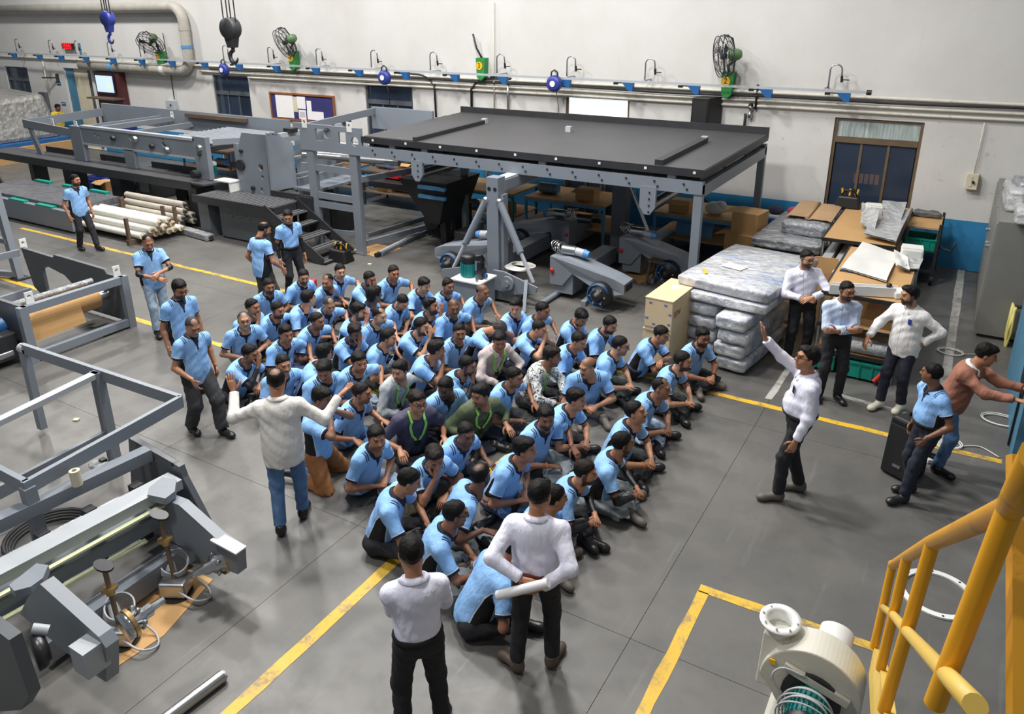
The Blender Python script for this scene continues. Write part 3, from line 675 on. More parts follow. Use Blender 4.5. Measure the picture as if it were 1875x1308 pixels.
for x, z, r in ((-19.05, 1.88, .075), (-18.15, 1.92, .09), (-17.5, 1.8, .07), (-16.95, 1.75, .09), (-15.72, 1.9, .09), (-15.72, 1.75, .04)): MB().cyl((x, YA-.03, z), (x, YA-.1, z), r, r*.8).build('bearing_housing', 'dark_steel' if r < .08 else 'steel', t)
for x, y in ((-21.8, YA), (-20.7, YA), (-26.0+5.8, YA2)):
    MB().plate((x-.06, y-.01, 2.0), (1, 0, 0), (0, 0, 1), -.02, rect(0, 0, .13, .2), [circ(.065, .13, .035, 10)]).build('lifting_lug', 'white_paint', t)
MB().bar((-22.6, 14.0, 1.75), (-21.2, 14.0, 1.72), .2, .12).build('blue_roller_cover', 'blue_deep', t)
t = thing('side_walkway', 'long black steel walkway along the grey roller frame on black legs', 'walkway', (-20, 11.9, 0))
MB().box((-24.7, 11.6, 1.1), (-15.75, 12.35, 1.14)).build('tread_sheet', 'deck_black', t); MB().box((-24.7, 11.57, .95), (-15.75, 11.61, 1.15)).build('front_skirt', 'black_steel', t)
for x0, x1 in ((-23.0, -21.1), (-20.4, -18.9), (-18.2, -16.4)): MB().box((x0, 12.33, 1.14), (x1, 12.37, 1.3)).build('kick_plate', 'black_steel', t)
for x, w in ((-21.1, .45), (-19.0, .4), (-15.95, .3), (-22.9, .2)): MB().box((x-w/2, 11.75, 0), (x+w/2, 12.15, .96)).build('leg', 'black_steel', t)
MB().prism([(-15.75, 11.6, 1.1), (-15.3, 11.6, 1.1), (-15.0, 12.35, 1.1), (-15.75, 12.35, 1.1)], (0, 0, .04)).build('end_tread', 'deck_black', t)
MB().cyl((-15.8, 11.9, 1.3), (-15.8, 11.72, 1.3), .1).build('rubber_knob', 'rubber', t)
t = thing('access_ladder', 'black steel step ladder with pale treads at the walkway end', 'ladder', (-24.8, 11.2, 0))
for y in (10.75, 11.5): MB().bar((-24.9, y, 1.05), (-24.0, y, 0), .05, .22).build('stringer', 'black_steel', t)
for k in range(4):
    x, z = -24.75+k*.2, .85-k*.23; MB().box((x-.12, 10.78, z-.02), (x+.12, 11.47, z+.02)).build('tread', 'light_grey', t)
# ---------------------------------------------------------------- upright plate machine B with platform and stairs
t = thing('plate_stand', 'tall grey upright plate stand with round holes and drawer frame', 'machine', (-13.9, 12.5, 0))
MB().plate((0, YA, 0), (1, 0, 0), (0, 0, 1), -.06, [(-14.55, .05), (-13.55, .05), (-13.55, 1.3), (-13.5, 2.37), (-14.25, 2.37), (-14.5, 1.85)], [circ(-13.75, 1.62, .08), circ(-13.72, 1.4, .05, 10), circ(-13.78, 1.1, .06, 10), circ(-14.05, .8, .05, 10)]).build('front_plate', 'grey_paint', t)
MB().prism([(-13.5, YA, 1.12), (-13.5, YA, 2.37), (-13.35, YA+.2, 2.35), (-13.2, YA+.45, 2.15), (-13.2, YA+.45, 1.15)], (.05, .02, 0)).build('flange_plate', 'grey_paint', t)
MB().box((-14.6, 13.9, .4), (-13.3, 13.96, 2.35)).build('rear_plate', 'grey_paint', t); MB().box((-14.45, YA+.06, 1.0), (-13.6, 13.9, 1.04)).build('base_deck', 'deck_black', t)
for z in (1.35, 1.75): MB().box((-13.35, YA+.4, z), (-13.25, 14.2, z+.06)).build('frame_rail', 'grey_paint', t)
MB().box((-13.4, YA+.4, 1.1), (-12.5, 14.2, 1.16)).build('drawer_frame', 'grey_paint', t); MB().box((-13.2, YA+.5, 1.16), (-13.14, 14.1, 1.34)).build('drawer_front', 'grey_paint', t)
MB().bar((-15.4, YA+.1, 2.05), (-13.9, 13.9, 2.05), .08, .14).build('tie_beam', 'grey_paint', t); MB().box((-15.05, YA+.4, 1.15), (-14.93, YA+.5, 2.0)).build('post', 'grey_paint', t)
MB().bar((-13.6, YA+.5, 2.28), (-13.4, 14.6, 2.3), .1, .1).build('top_rail', 'light_grey', t)
for k in range(4): MB().box((-13.66+k*.05, YA+.7+k*.55, 2.32), (-13.4+k*.05, YA+.9+k*.55, 2.42)).build('clamp', 'dark_steel', t)
for x, z, r in ((-14.38, 1.62, .13), (-14.3, 1.95, .04), (-14.05, 1.12, .05)): MB().cyl((x, YA-.0, z), (x, YA-.06, z), r).build('bearing_housing', 'dark_steel', t)
MB().box((-15.1, 11.75, 1.22), (-14.55, 12.05, 1.25)).build('white_shelf', 'white_paint', t); MB().box((-14.6, 11.75, 1.0), (-14.57, 12.05, 1.22)).build('shelf_bracket', 'white_paint', t)
def treadplate():
    mt, nt, b = newmat('tread_plate'); co = coords(nt, 'Object'); w = nt.nodes.new('ShaderNodeTexWave'); w.inputs['Scale'].default_value = 2.6; w.bands_direction = 'X'; nt.links.new(co, w.inputs['Vector'])
    nt.links.new(ramp(nt, w.outputs['Fac'], (.3, lin((40, 40, 43))), (.8, lin((92, 92, 95)))), b.inputs['Base Color']); b.inputs['Roughness'].default_value = .5; bump(nt, b, w.outputs['Fac'], .5, .02)
treadplate()
t = thing('tread_platform', 'black ribbed tread platform over dark skirt panels below the upright plate', 'platform', (-13.8, 11.6, 0))
ZP = 1.0
MB().prism([(-14.9, 11.2, ZP-.03), (-12.65, 11.2, ZP-.03), (-12.65, 12.0, ZP-.03), (-14.9, 12.0, ZP-.03)], (0, 0, .03)).build('tread_sheet', 'tread_plate', t)
MB().box((-15.2, 11.17, ZP-.17), (-12.63, 11.21, ZP)).build('front_skirt', 'black_steel', t); MB().box((-13.5, 11.98, ZP), (-12.2, 12.02, ZP+.13)).build('kick_plate', 'black_steel', t)
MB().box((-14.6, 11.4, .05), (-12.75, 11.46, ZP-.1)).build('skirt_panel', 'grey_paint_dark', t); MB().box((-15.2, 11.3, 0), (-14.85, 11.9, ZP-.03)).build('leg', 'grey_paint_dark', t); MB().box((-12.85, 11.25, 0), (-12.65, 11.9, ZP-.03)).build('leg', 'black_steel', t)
for k in range(6): MB().cyl((-14.3+k*.14, 11.4, .62-.05*(k % 2)), (-14.3+k*.14, 11.39, .62-.05*(k % 2)), .015, n=8).build('bolt', 'dark_steel', t)
MB().box((-12.65, 11.95, .3), (-12.2, 12.0, ZP+.1)).build('end_panel', 'black_steel', t)
t = thing('steel_stairs', 'short black steel stairs with ribbed treads leading down from the platform', 'stairs', (-11.8, 11.6, 0))
for y in (11.05, 11.95): MB().bar((-12.75, y, ZP-.02), (-11.15, y, .02), .03, .26).build('stringer', 'black_steel', t)
for k in range(5):
    x, z = -12.5+k*.32, ZP-.2-k*.19; MB().box((x-.14, 11.06, z-.015), (x+.15, 11.94, z+.015)).build('tread', 'tread_plate', t)
    MB().box((x-.14, 11.06, z-.12), (x-.12, 11.94, z)).build('riser', 'black_steel', t)
for px, py, lab, w in ((625, 470, 'black tool bag with yellow tools at the foot of the steel stairs', .32), (1552, 372, 'black tool bag with yellow trim on the brown table by the door', .3)):
    p = P(px, py+8, 0 if px < 1000 else 1.2); t = thing('tool_bag', lab, 'tool bag', p)
    MB().hexa([p+V(*q)*w for q in ((-.8, -.5, 0), (.8, -.5, 0), (.8, .5, 0), (-.8, .5, 0), (-.6, -.35, .8), (.6, -.35, .8), (.6, .35, .8), (-.6, .35, .8))]).build('bag', 'black_plastic', t, bevel=.03)
    MB().tube([p+V(-.5, 0, .75)*w, p+V(-.3, 0, 1.15)*w, p+V(.3, 0, 1.15)*w, p+V(.5, 0, .75)*w], .018, 6).build('handle', 'black_plastic', t)
    for k in range(5): MB().bar(p+V(-.4+.2*k, .05, .7)*w, p+V(-.5+.25*k, .1, 1.25)*w, .03, .025).build('tool', 'ring_yellow' if k % 2 == 0 else 'black_plastic', t)
# ---------------------------------------------------------------- gantry with hydraulic base
cx, cy = -7.12, 11.4
t = thing('gantry_column', 'grey square column with braced legs, cross beam and hydraulic pack', 'machine', (cx, cy, 0))
MB().box((cx-.12, cy-.12, .1), (cx+.12, cy+.12, 2.2)).build('column', 'grey_paint', t); MB().box((cx+.13, cy-.06, .3), (cx+.19, cy+.1, 1.9)).build('guide_rail', 'grey_paint', t)
for s in (-.06, .06): MB().cyl((cx+s, cy-.12, 2.0), (cx+s, cy-.13, 2.0), .035).build('bolt_hole', 'black_plastic' if s < 0 else 'dark_steel', t)
MB().box((cx-.1, cy+.12, 1.92), (cx+.12, 15.6, 2.16)).build('cross_beam', 'light_grey', t); MB().box((cx+.12, cy+.12, 1.95), (cx+.14, 15.6, 2.13)).build('beam_web', 'grey_paint', t)
for s in (-1, 1):
    a, b_ = V(cx+s*.14, cy-.1, 1.78), V(cx+s*.85, cy-.15, .42); md = a+(b_-a)*.62
    MB().cyl(a, md, .065).build('brace_sleeve', 'grey_paint', t); MB().cyl(md, b_, .038).build('brace_rod', 'light_grey', t); MB().ball(a, .07).build('clevis', 'steel', t); MB().cyl(md+V(0, -.09, 0), md+V(0, .09, 0), .025).build('lock_screw', 'steel', t)
    MB().plate((0, cy-.3-.02, 0), (1, 0, 0), (0, 0, 1), -.04, [(cx+s*.15, .08), (cx+s*1.0, .3), (cx+s*1.02, .4), (cx+s*.8, .46), (cx+s*.35, .58), (cx+s*.12, .58)] if s > 0 else [(cx-.12, .58), (cx-.35, .58), (cx-.8, .46), (cx-1.02, .4), (cx-1.0, .3), (cx-.15, .08)]).build('base_wing', 'grey_paint', t)
MB().box((cx-.55, cy-.34, .05), (cx+.55, cy+.3, .22)).build('base_block', 'grey_paint_dark', t); MB().cyl((cx+.45, cy-.35, .4), (cx+.45, cy-.4, .4), .13, n=18).cyl((cx+.45, cy-.38, .4), (cx+.45, cy-.43, .4), .06, n=14).build('pivot_flange', 'grey_paint', t)
MB().bar((cx+.8, cy-.3, .5), (cx+.92, cy-.6, .02), .06, .05).build('prop_leg', 'grey_paint', t)
hx, hy = -7.15, 10.68
MB().box((hx-.28, hy-.25, 0), (hx+.28, hy+.25, .52)).build('oil_tank', 'grey_paint', t); MB().box((hx-.31, hy-.28, .52), (hx+.31, hy+.28, .545)).build('tank_lid', 'white_paint', t)
mo = MB().cyl((hx-.1, hy, .545), (hx-.1, hy, .8), .13, n=18).build('electric_motor', 'teal_motor', t)
for k in range(18): a = 2*math.pi*k/18; MB().cbox((hx-.1+.135*math.cos(a), hy+.135*math.sin(a), .68), (.03, .012, .22), a).build('cooling_fin', 'teal_motor', mo)
MB().lathe((hx-.1, hy, .8), (0, 0, 1), [(.135, 0), (.135, .1), (.11, .14), (0, .15)], 18).build('fan_cowl', 'black_plastic', mo)
vb = MB().box((hx+.1, hy-.08, .545), (hx+.22, hy+.08, .72)).build('valve_block', 'dark_steel', t)
for k in range(6): MB().cyl((hx+.1+.04*(k % 3), hy-.06+.1*(k//3), .7), (hx+.1+.04*(k % 3), hy-.06+.1*(k//3), .86-.03*(k % 2)), .028, n=10).build('solenoid', 'black_plastic' if k % 3 else 'steel', vb)
MB().cyl((hx+.2, hy-.2, .545), (hx+.2, hy-.2, .66), .03, n=10).build('filler_cap', 'steel', t); MB().cyl((hx+.26, hy+.0, .58), (hx+.26, hy, .64), .03).build('blue_fitting', 'blue_box', t)
mb = MB()
for k in range(5): mb.tube([(cx+.5+.24*math.cos(a)+.02*k, cy-.1+.16*math.sin(a)+.015*k, .62+.012*k) for a in np.linspace(0, 2*math.pi, 22)[:-1]], .011, 5, True)
mb.build('cable_coil', 'cable_white', t)
# ---------------------------------------------------------------- mill roll stand arms
def roll_arm(x, y, s, name_lab, cap=True):
    """x, y: foot of the sliding beam; s: side the arm points to"""
    t = thing('roll_stand_arm', name_lab, 'machine', (x, y, 0))
    a, b_ = V(x-s*.25, y, .62), V(x+s*1.25, y-.12, .5)
    MB().prism([a+V(0, -.2, .16), a+V(s*.35, -.2, .18), b_+V(-s*.2, -.2, .1), b_+V(0, -.2, .03), b_+V(0, -.2, -.14), b_+V(-s*.35, -.2, -.24), a+V(s*.45, -.2, -.1), a+V(s*.25, -.2, -.36), a+V(0, -.2, -.36)], (0, .4, 0)).build('arm', 'grey_paint', t)
    e = b_+V(0, 0, -.04); MB().box(e+V(-.01, -.13, -.07), e+V(s*.02, .13, .05)).build('end_opening_shade', 'cavity_shade', t)  # dark block paints the shade of a hollow arm end
    w = b_+V(-s*.42, -.2, -.2)
    ch = MB().lathe(w, (0, -1, 0), [(0, 0), (.23, 0), (.23, .1), (.17, .15), (.08, .17), (.07, .26), (0, .27)], 20).build('chuck', 'black_plastic', t)
    MB().tube([w+V(.2*math.cos(q), -.14, .2*math.sin(q)) for q in np.linspace(.4, 5.2, 18)], .012, 6).tube([w+V(.12*math.cos(q), -.18, .12*math.sin(q)) for q in np.linspace(2, 5.5, 12)], .01, 6).build('air_hose', 'blue_box', ch)
    for k in range(6): q = k*math.pi/3; MB().cyl(w+V(.14*math.cos(q), -.12, .14*math.sin(q)), w+V(.14*math.cos(q), -.19, .14*math.sin(q)), .018, n=8).build('jaw_bolt', 'chrome', ch)
    m0 = a+V(s*.25, -.02, .27); gm = MB().cyl(m0+V(-s*.08, 0, .0), m0+V(s*.18, 0, 0), .09, n=14).build('gear_motor', 'steel', t)
    MB().cyl(m0+V(s*.18, 0, 0), m0+V(s*.34, 0, -.02), .075, n=14).build('motor_barrel', 'light_grey', gm); MB().cyl(m0+V(s*.34, 0, -.02), m0+V(s*.44, 0, -.03), .085, .06, n=14).build('motor_cap', 'light_blue_cap', gm)
    mb = MB()
    for k in range(7): c = m0+V(-s*(.1+.03*k), .0, .03); mb.tube([c+V(.03*math.sin(q*2+k), .1*math.cos(q)+.01*k, .1*math.sin(q)) for q in np.linspace(0, 2*math.pi, 14)[:-1]], .009, 4, True)
    mb.build('cable_bundle', 'chrome', gm)
    MB().box((x-.15, y-.1, .16), (x+.15, y+1.9, .46)).build('sliding_beam', 'grey_paint', t); MB().box((x-.19, y-.15, .1), (x+.19, y+.25, .5)).build('beam_head', 'grey_paint', t)
    MB().ball(a+V(s*.05, -.22, -.1), (.04, .02, .05)).build('red_plug', 'red_paint', t)
    MB().bar((x+s*.5, y-.35, .05), (x+s*.35, y+1.2, .05), .09, .09).build('floor_rail', 'grey_paint', t)
roll_arm(-5.95, 11.95, 1, 'grey roll stand arm with blue-ringed black chuck nearest the crate')
roll_arm(-7.55, 12.1, -1, 'grey roll stand arm pointing away behind the gantry column')
roll_arm(-5.35, 13.7, 1, 'shadowed grey roll stand arm under the black deck')
roll_arm(-7.2, 14.2, -1, 'shadowed grey roll stand arm deep under the deck by the work tables')
t = thing('deck_column', 'dark grey column under the deck behind the roll stand arms', 'column', (-5.9, 14.2, 0))
MB().box((-6.05, 14.1, 0), (-5.75, 14.35, 2.2)).build('shaft', 'grey_paint_dark', t); MB().cyl((-5.3, 13.0, 2.1), (-4.85, 13.0, 1.15), .03).build('tie_rod', 'steel', t); MB().box((-6.15, 14.0, 0), (-5.65, 14.45, .04)).build('foot_plate', 'dark_steel', t)
# ---------------------------------------------------------------- work tables and clutter under the deck
def work_table(x0, x1, y0, y1, z, label, shelf=True, top='board_brown', leg='sky_blue_paint'):
    t = thing('work_table', label, 'table', ((x0+x1)/2, (y0+y1)/2, 0))
    MB().box((x0, y0, z-.04), (x1, y1, z)).build('table_top', top, t)
    for x in (x0+.03, x1-.03):
        for y in (y0+.03, y1-.03): MB().box((x-.025, y-.025, 0), (x+.025, y+.025, z-.04)).build('leg', leg, t)
    MB().box((x0, y0, z-.1), (x1, y0+.03, z-.04)).build('apron', leg, t)
    if shelf: MB().box((x0, y0, .36), (x1, y1, .39)).build('shelf', top, t)
    return t
work_table(-11.0, -8.9, 15.0, 16.2, .95, 'long work table under the left end of the black deck', leg='teal_motor')
work_table(-8.6, -6.6, 15.0, 16.3, .95, 'blue-legged work table under the middle of the black deck')
work_table(-5.6, -3.9, 15.3, 16.6, .9, 'blue-legged work table under the right end of the black deck')
def clutter(x, y, z, kind, label):
    o = V(x, y, z)
    if kind == 'ring':
        t = thing('steel_ring', label, 'ring', o); MB().tube([o+V(.3*math.cos(a), .05*math.sin(a), .3+.28*math.sin(a)) for a in np.linspace(0, 2*math.pi, 25)[:-1]], .05, 8, True).build('rim', 'white_paint', t); MB().box(o+V(-.2, -.02, 0), o+V(.2, .08, .05)).build('stand', 'grey_paint', t)
    elif kind == 'cloth': tag(MB().ball(o+V(0, 0, .13), (.22, .18, .14), 12).ball(o+V(.12, 0, .2), (.12, .12, .1), 10).build('cloth_bundle', 'foam_white'), label, 'cloth')
    elif kind == 'tray':
        t = thing('parts_tray', label, 'tray', o); MB().box(o+V(-.3, -.2, 0), o+V(.3, .2, .02)).build('bottom', 'red_paint', t)
        MB().box(o+V(-.3, -.2, .0), o+V(.3, -.18, .14)).box(o+V(-.3, .18, 0), o+V(.3, .2, .14)).box(o+V(-.3, -.2, 0), o+V(-.28, .2, .14)).box(o+V(.28, -.2, 0), o+V(.3, .2, .14)).build('rim', 'red_paint', t)
    elif kind == 'carton':
        t = thing('carton', label, 'box', o); MB().box(o+V(-.22, -.16, 0), o+V(.22, .16, .26)).build('body', 'cardboard', t); MB().prism([o+V(-.22, -.16, .26), o+V(.22, -.16, .26), o+V(.24, -.34, .2), o+V(-.24, -.34, .2)], (0, 0, .006)).build('flap', 'cardboard', t)
    elif kind == 'motor':
        t = thing('spare_motor', label, 'motor', o); MB().cyl(o+V(-.25, 0, .13), o+V(.15, 0, .13), .12).build('barrel', 'grey_paint', t); MB().cyl(o+V(.15, 0, .13), o+V(.22, 0, .13), .13, .1).build('cowl', 'light_blue_cap', t); MB().box(o+V(-.15, -.1, 0), o+V(.05, .1, .04)).build('feet', 'dark_steel', t)
    elif kind == 'roll': 
        t = thing('steel_roll', label, 'roll', o); MB().cyl(o+V(-.6, 0, .12), o+V(.6, 0, .12), .11, n=16).build('barrel', 'steel', t); MB().cyl(o+V(.6, 0, .12), o+V(.78, 0, .12), .05).build('journal', 'dark_steel', t)
    elif kind == 'panel': 
        t = thing('leaning_panel', label, 'panel', o); MB().hexa([o+V(-.4, 0, 0), o+V(.4, 0, 0), o+V(.4, .03, 0), o+V(-.4, .03, 0), o+V(-.4, .2, .5), o+V(.4, .2, .5), o+V(.4, .23, .5), o+V(-.4, .23, .5)]).build('sheet', 'sky_blue_paint', t); MB().box(o+V(-.3, .05, .2), o+V(.3, .12, .24)).build('stiffener', 'sky_blue_paint', t)
for args in ((-10.4, 15.4, .95, 'cloth', 'bundle of pale cloth on the left work table'), (-9.6, 15.5, .95, 'ring', 'white steel ring standing on the left work table'), (-10.8, 15.3, .95, 'panel', 'pale blue panel leaning at the left work table'),
             (-9.3, 15.3, .39, 'carton', 'open carton on the shelf of the left work table'), (-10.3, 15.3, .39, 'motor', 'grey motor with blue cowl on the left table shelf'), (-8.2, 15.5, .95, 'motor', 'grey motor with blue cowl on the middle work table'),
             (-7.2, 15.4, .95, 'carton', 'open carton on the middle work table'), (-7.6, 15.3, .39, 'roll', 'bright steel roll on the middle table shelf'), (-5.1, 15.6, .9, 'carton', 'open carton on the right work table'), (-4.4, 15.7, .9, 'cloth', 'bundle of pale cloth on the right work table'),
             (-4.8, 15.6, .39, 'panel', 'pale blue panel on the right table shelf'), (-11.6, 14.2, 1.2, 'tray', 'red parts tray on the rollers beside the hole plate'), (-8.9, 14.0, 0, 'roll', 'long steel roll lying on the floor behind the gantry')): clutter(*args)
tag(MB().box((-12.1, 13.7, 1.05), (-11.0, 14.6, 1.18)).build('roller_tray_base', 'black_steel'), 'black steel tray base beneath the red parts tray', 'tray')
clutter(-16.9, 13.6, .0, 'carton', 'carton on the floor under the roller frame'); clutter(-21.8, 13.2, .0, 'carton', 'carton on the floor behind the walkway legs')
for x, y, lab in ((-22.2, 13.0, 'blue parts bin under the roller frame near the ladder'), (-22.8, 13.6, 'blue parts bin behind the black walkway leg')):
    t = thing('parts_bin', lab, 'bin', (x, y, 0)); MB().box((x-.35, y-.15, 0), (x+.35, y+.15, .03)).build('bottom', 'blue_deep', t); MB().box((x-.35, y-.15, 0), (x+.35, y-.13, .22)).box((x-.35, y+.13, 0), (x+.35, y+.15, .22)).box((x-.35, y-.15, 0), (x-.33, y+.15, .22)).box((x+.33, y-.15, 0), (x+.35, y+.15, .22)).build('side_walls', 'blue_deep', t)
# water can, stool, loose floor bars
p = PY(384, 317, 12.35); t = thing('water_can', 'teal water can with white lid beside the white shelf', 'can', V(p[0], 12.4, 1.14))
MB().cyl((p[0], 12.4, 1.14), (p[0], 12.4, 1.4), .14, n=16).build('body', 'teal_motor', t); MB().lathe((p[0], 12.4, 1.4), (0, 0, 1), [(.15, 0), (.15, .06), (.09, .12), (0, .13)], 16).build('lid', 'white_paint', t)
g = P(1205, 520); t = thing('wooden_stool', 'dark wooden stool in the shade under the deck', 'stool', g)
MB().cbox(g+V(0, 0, .48), (.34, .34, .04)).build('seat', 'rust_wood', t)
for sx in (-1, 1):
    for sy in (-1, 1): MB().bar(g+V(sx*.18, sy*.18, 0), g+V(sx*.13, sy*.13, .47), .04, .04).build('leg', 'rust_wood', t)
    MB().bar(g+V(sx*.16, -.16, .2), g+V(sx*.16, .16, .2), .03, .03).build('stretcher', 'rust_wood', t)
for q0, q1, lab in (((695, 465), (815, 405), 'grey steel channel lying on the floor beside the deck frame post'), ((675, 430), (790, 395), 'thin grey bar lying on the floor inside the deck frame')):
    a, b_ = P(*q0, .05), P(*q1, .05); t = thing('steel_channel', lab, 'steel bar', (a+b_)/2-V(0, 0, .05)); MB().bar(a, b_, .14 if q0[0] == 695 else .05, .08).build('bar', 'grey_paint', t)
    if q0[0] == 695: MB().bar(a+V(.0, 0, .04), b_+V(0, 0, .04), .06, .03).build('flange', 'light_grey', t); MB().cyl(a+V(0, -.12, 0), a+V(0, .05, 0), .05).build('end_stub', 'dark_steel', t)
tag(MB().prism([P(640, 458), P(690, 448), P(735, 455), P(690, 472)], (0, 0, .012)).build('flat_cardboard', 'cardboard'), 'flat cardboard under the steel channel end', 'cardboard')
tag(MB().prism([P(1140, 495), P(1215, 480), P(1230, 505), P(1170, 520)], (0, 0, .012)).build('flat_cardboard', 'cardboard'), 'flat cardboard on the floor behind the stool', 'cardboard')
q0, q1 = P(985, 560, .06), P(1048, 520, .06); tag(MB().cyl(q0, q1, .05).build('steel_tube', 'grey_paint'), 'grey steel tube lying on the floor by the roll stand arm', 'tube')
a = P(350, 428, .0); t = thing('foil_parcel', 'small foil-wrapped long parcel on the floor by the walkway leg', 'parcel', a)
MB().bar(P(325, 418, .08), P(385, 435, .08), .22, .12).build('parcel', 'foil_grey', t); MB().cyl(P(383, 434, .08), P(388, 436, .08), .05).build('core_end', 'dark_steel', t)
# ---------------------------------------------------------------- foreground rewinder (lower left)
YN, YFa = 2.3, 3.85
t = thing('rewinder_frame', 'large grey rewinder frame with long beams and two chuck arms', 'machine', (-6, 3, 0))
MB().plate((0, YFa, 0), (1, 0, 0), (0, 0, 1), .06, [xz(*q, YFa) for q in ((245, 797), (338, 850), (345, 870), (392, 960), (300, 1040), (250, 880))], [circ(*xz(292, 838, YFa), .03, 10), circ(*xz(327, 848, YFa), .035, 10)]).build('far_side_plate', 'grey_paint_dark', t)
def zbeam(q0, q1, z, w, h, name, mat='grey_paint'):
    a, b_ = P(*q0, z), P(*q1, z); d = nrm(b_-a); b_ = b_+d*.0; MB().bar(a, b_-0, w, h).build(name, mat, t)
zbeam((272, 830), (-60, 985), .95, .13, .12, 'back_beam')
zbeam((322, 880), (-90, 1095), .78, .22, .1, 'main_beam', 'light_grey')
zbeam((330, 888), (-90, 1110), .74, .03, .05, 'guide_rail', 'steel'); zbeam((300, 925), (-70, 1130), .70, .045, .02, 'light_strip', 'strip_pale')
zbeam((268, 990), (-40, 1160), .45, .05, .02, 'light_strip', 'strip_pale'); zbeam((280, 945), (-40, 1120), .5, .25, .14, 'lower_beam', 'grey_paint')
zbeam((345, 990), (60, 1175), .25, .03, .05, 'guide_rail', 'steel'); zbeam((345, 1005), (75, 1195), .16, .16, .2, 'floor_beam', 'grey_paint')
zbeam((250, 900), (-60, 1060), .35, .04, .06, 'tie_rod', 'steel'); zbeam((255, 905), (-50, 1068), .3, .04, .05, 'tie_rod', 'blue_deep')
def xarm(Y, pts, px_end, cap):
    a = MB().plate((0, Y, 0), (1, 0, 0), (0, 0, 1), .1, [xz(*q, Y) for q in pts]).build('chuck_arm', 'grey_paint', t)
    q = PY(*px_end, Y); w = q+V(0, -.0, 0)
    return a, q
a1, q1_ = xarm(3.62, ((318, 905), (345, 915), (412, 975), (450, 1000), (452, 1040), (425, 1030), (300, 965)), (418, 1018), 1)
MB().box(xz(405, 972, 3.62)[0:1]+(3.6, xz(405, 972, 3.62)[1]-.02), (xz(452, 1002, 3.62)[0], 3.8, xz(452, 1002, 3.62)[1]+.03)).build('end_cap_plate', 'white_paint', t) if 0 else None
def chuck(q, d, s=1.):
    c = MB().lathe(q, d, [(0, -.06), (.12*s, -.06), (.12*s, 0), (.085*s, .02), (.085*s, .08), (.06*s, .1), (.06*s, .15), (.035*s, .17), (.03*s, .26), (0, .27)], 18).build('chuck', 'chrome', t)
    for k in range(5): a = k*2*math.pi/5; sd, u, _ = frame(d); MB().ball(q+nrm(d)*.06+(sd*math.cos(a)+u*math.sin(a))*.095*s, .022, 8).build('cam_stud', 'steel', c)
    MB().lathe(q, d, [(.13*s, -.02), (.13*s, .01)], 18).build('brass_ring', 'brass', c)
chuck(q1_+V(0, -.08, 0), (-.25, -1, 0))
MB().prism([PY(405, 978, 3.6), PY(452, 1003, 3.6), PY(452, 1003, 3.6)+V(0, -.12, 0), PY(405, 978, 3.6)+V(0, -.12, 0)], (0, 0, .015)).build('cap_plate', 'white_paint', t)
a2, q2_ = xarm(2.25, ((75, 1080), (98, 1055), (205, 1150), (218, 1170), (218, 1232), (190, 1215), (60, 1110)), (200, 1165), 1)
chuck(q2_+V(.02, .16, 0), (.1, 1, .1), .9)
for Y, pts in ((3.3, ((275, 905), (300, 885), (325, 890), (322, 912), (305, 925), (272, 918))), (2.28, ((20, 1085), (70, 1045), (92, 1048), (82, 1072), (60, 1088), (30, 1096)))):
    MB().prism([P(*q, .78) for q in pts], (0, 0, .07)).build('carriage', 'grey_paint', t)
bx = PY(165, 1200, 2.1); MB().cbox(bx, (.17, .17, .22)).build('junction_box', 'light_grey', t)
for q in ((352, 938), (106, 1112)):
    c = P(*q, .62 if q[0] > 300 else .6); MB().tube([c+V(.035*math.cos(a), 0, .035+.035*math.sin(a)) for a in np.linspace(0, 2*math.pi, 13)[:-1]], .009, 6, True).build('eye_bolt', 'black_steel', t)
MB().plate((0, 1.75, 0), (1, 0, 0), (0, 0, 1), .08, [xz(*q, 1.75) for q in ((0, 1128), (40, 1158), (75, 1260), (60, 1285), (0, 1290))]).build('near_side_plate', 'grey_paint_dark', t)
dq = PY(62, 1198, 1.9); MB().lathe(dq, (.3, 1, 0), [(0, 0), (.13, 0), (.13, .06), (.1, .09), (0, .1)], 20).build('drive_disc', 'dark_steel', t); MB().cyl(dq+V(-.05, .05, .16), dq+V(.02, .12, .12), .04).build('sensor', 'light_grey', t)
for k in range(3):
    z = .35; a = P(85+k*85, 1010-k*45, .6); MB().box(a+V(-.05, -.05, -.4), a+V(.05, .05, .2)).build('upright', 'black_steel', t)
mb = MB(); c = P(95, 990, .03)
for k in range(4): mb.tube([c+V((.34+.02*k)*math.cos(a), (.34+.02*k)*math.sin(a), .02+.02*k) for a in np.linspace(0, 2*math.pi, 25)[:-1]], .022, 6, True)
tag(mb.build('hose_coil', 'rubber'), 'black hose coiled on the floor under the rewinder beams', 'hose')
p = P(142, 888, 1.0); t2 = thing('tape_roll', 'roll of cream film standing on the rewinder beam', 'roll', p); MB().cyl(p+V(0, 0, .0), p+V(0, 0, .15), .045, n=16).build('film', 'cream', t2); MB().cyl(p+V(0, 0, .15), p+V(0, 0, .153), .02).build('core', 'rust_wood', t2)
p = P(180, 860, .95); t2 = thing('bolt_bag', 'clear plastic bag of bolts lying by the rewinder beam', 'bag', p); MB().ball(p+V(0, .02, .03), (.13, .08, .035), 12).build('bag', 'film_clear', t2); MB().cbox(p+V(.0, .06, .06), (.06, .05, .05)).build('black_box', 'black_plastic', t2)
p = P(65, 920, .85); t2 = thing('grinder', 'grey power tool with yellow label on the rewinder', 'power tool', p); MB().cbox(p, (.22, .1, .07), .9).build('body', 'light_grey', t2, bevel=.015); MB().cbox(p+V(.02, .02, .037), (.09, .06, .004), .9).build('label', 'ring_yellow', t2)
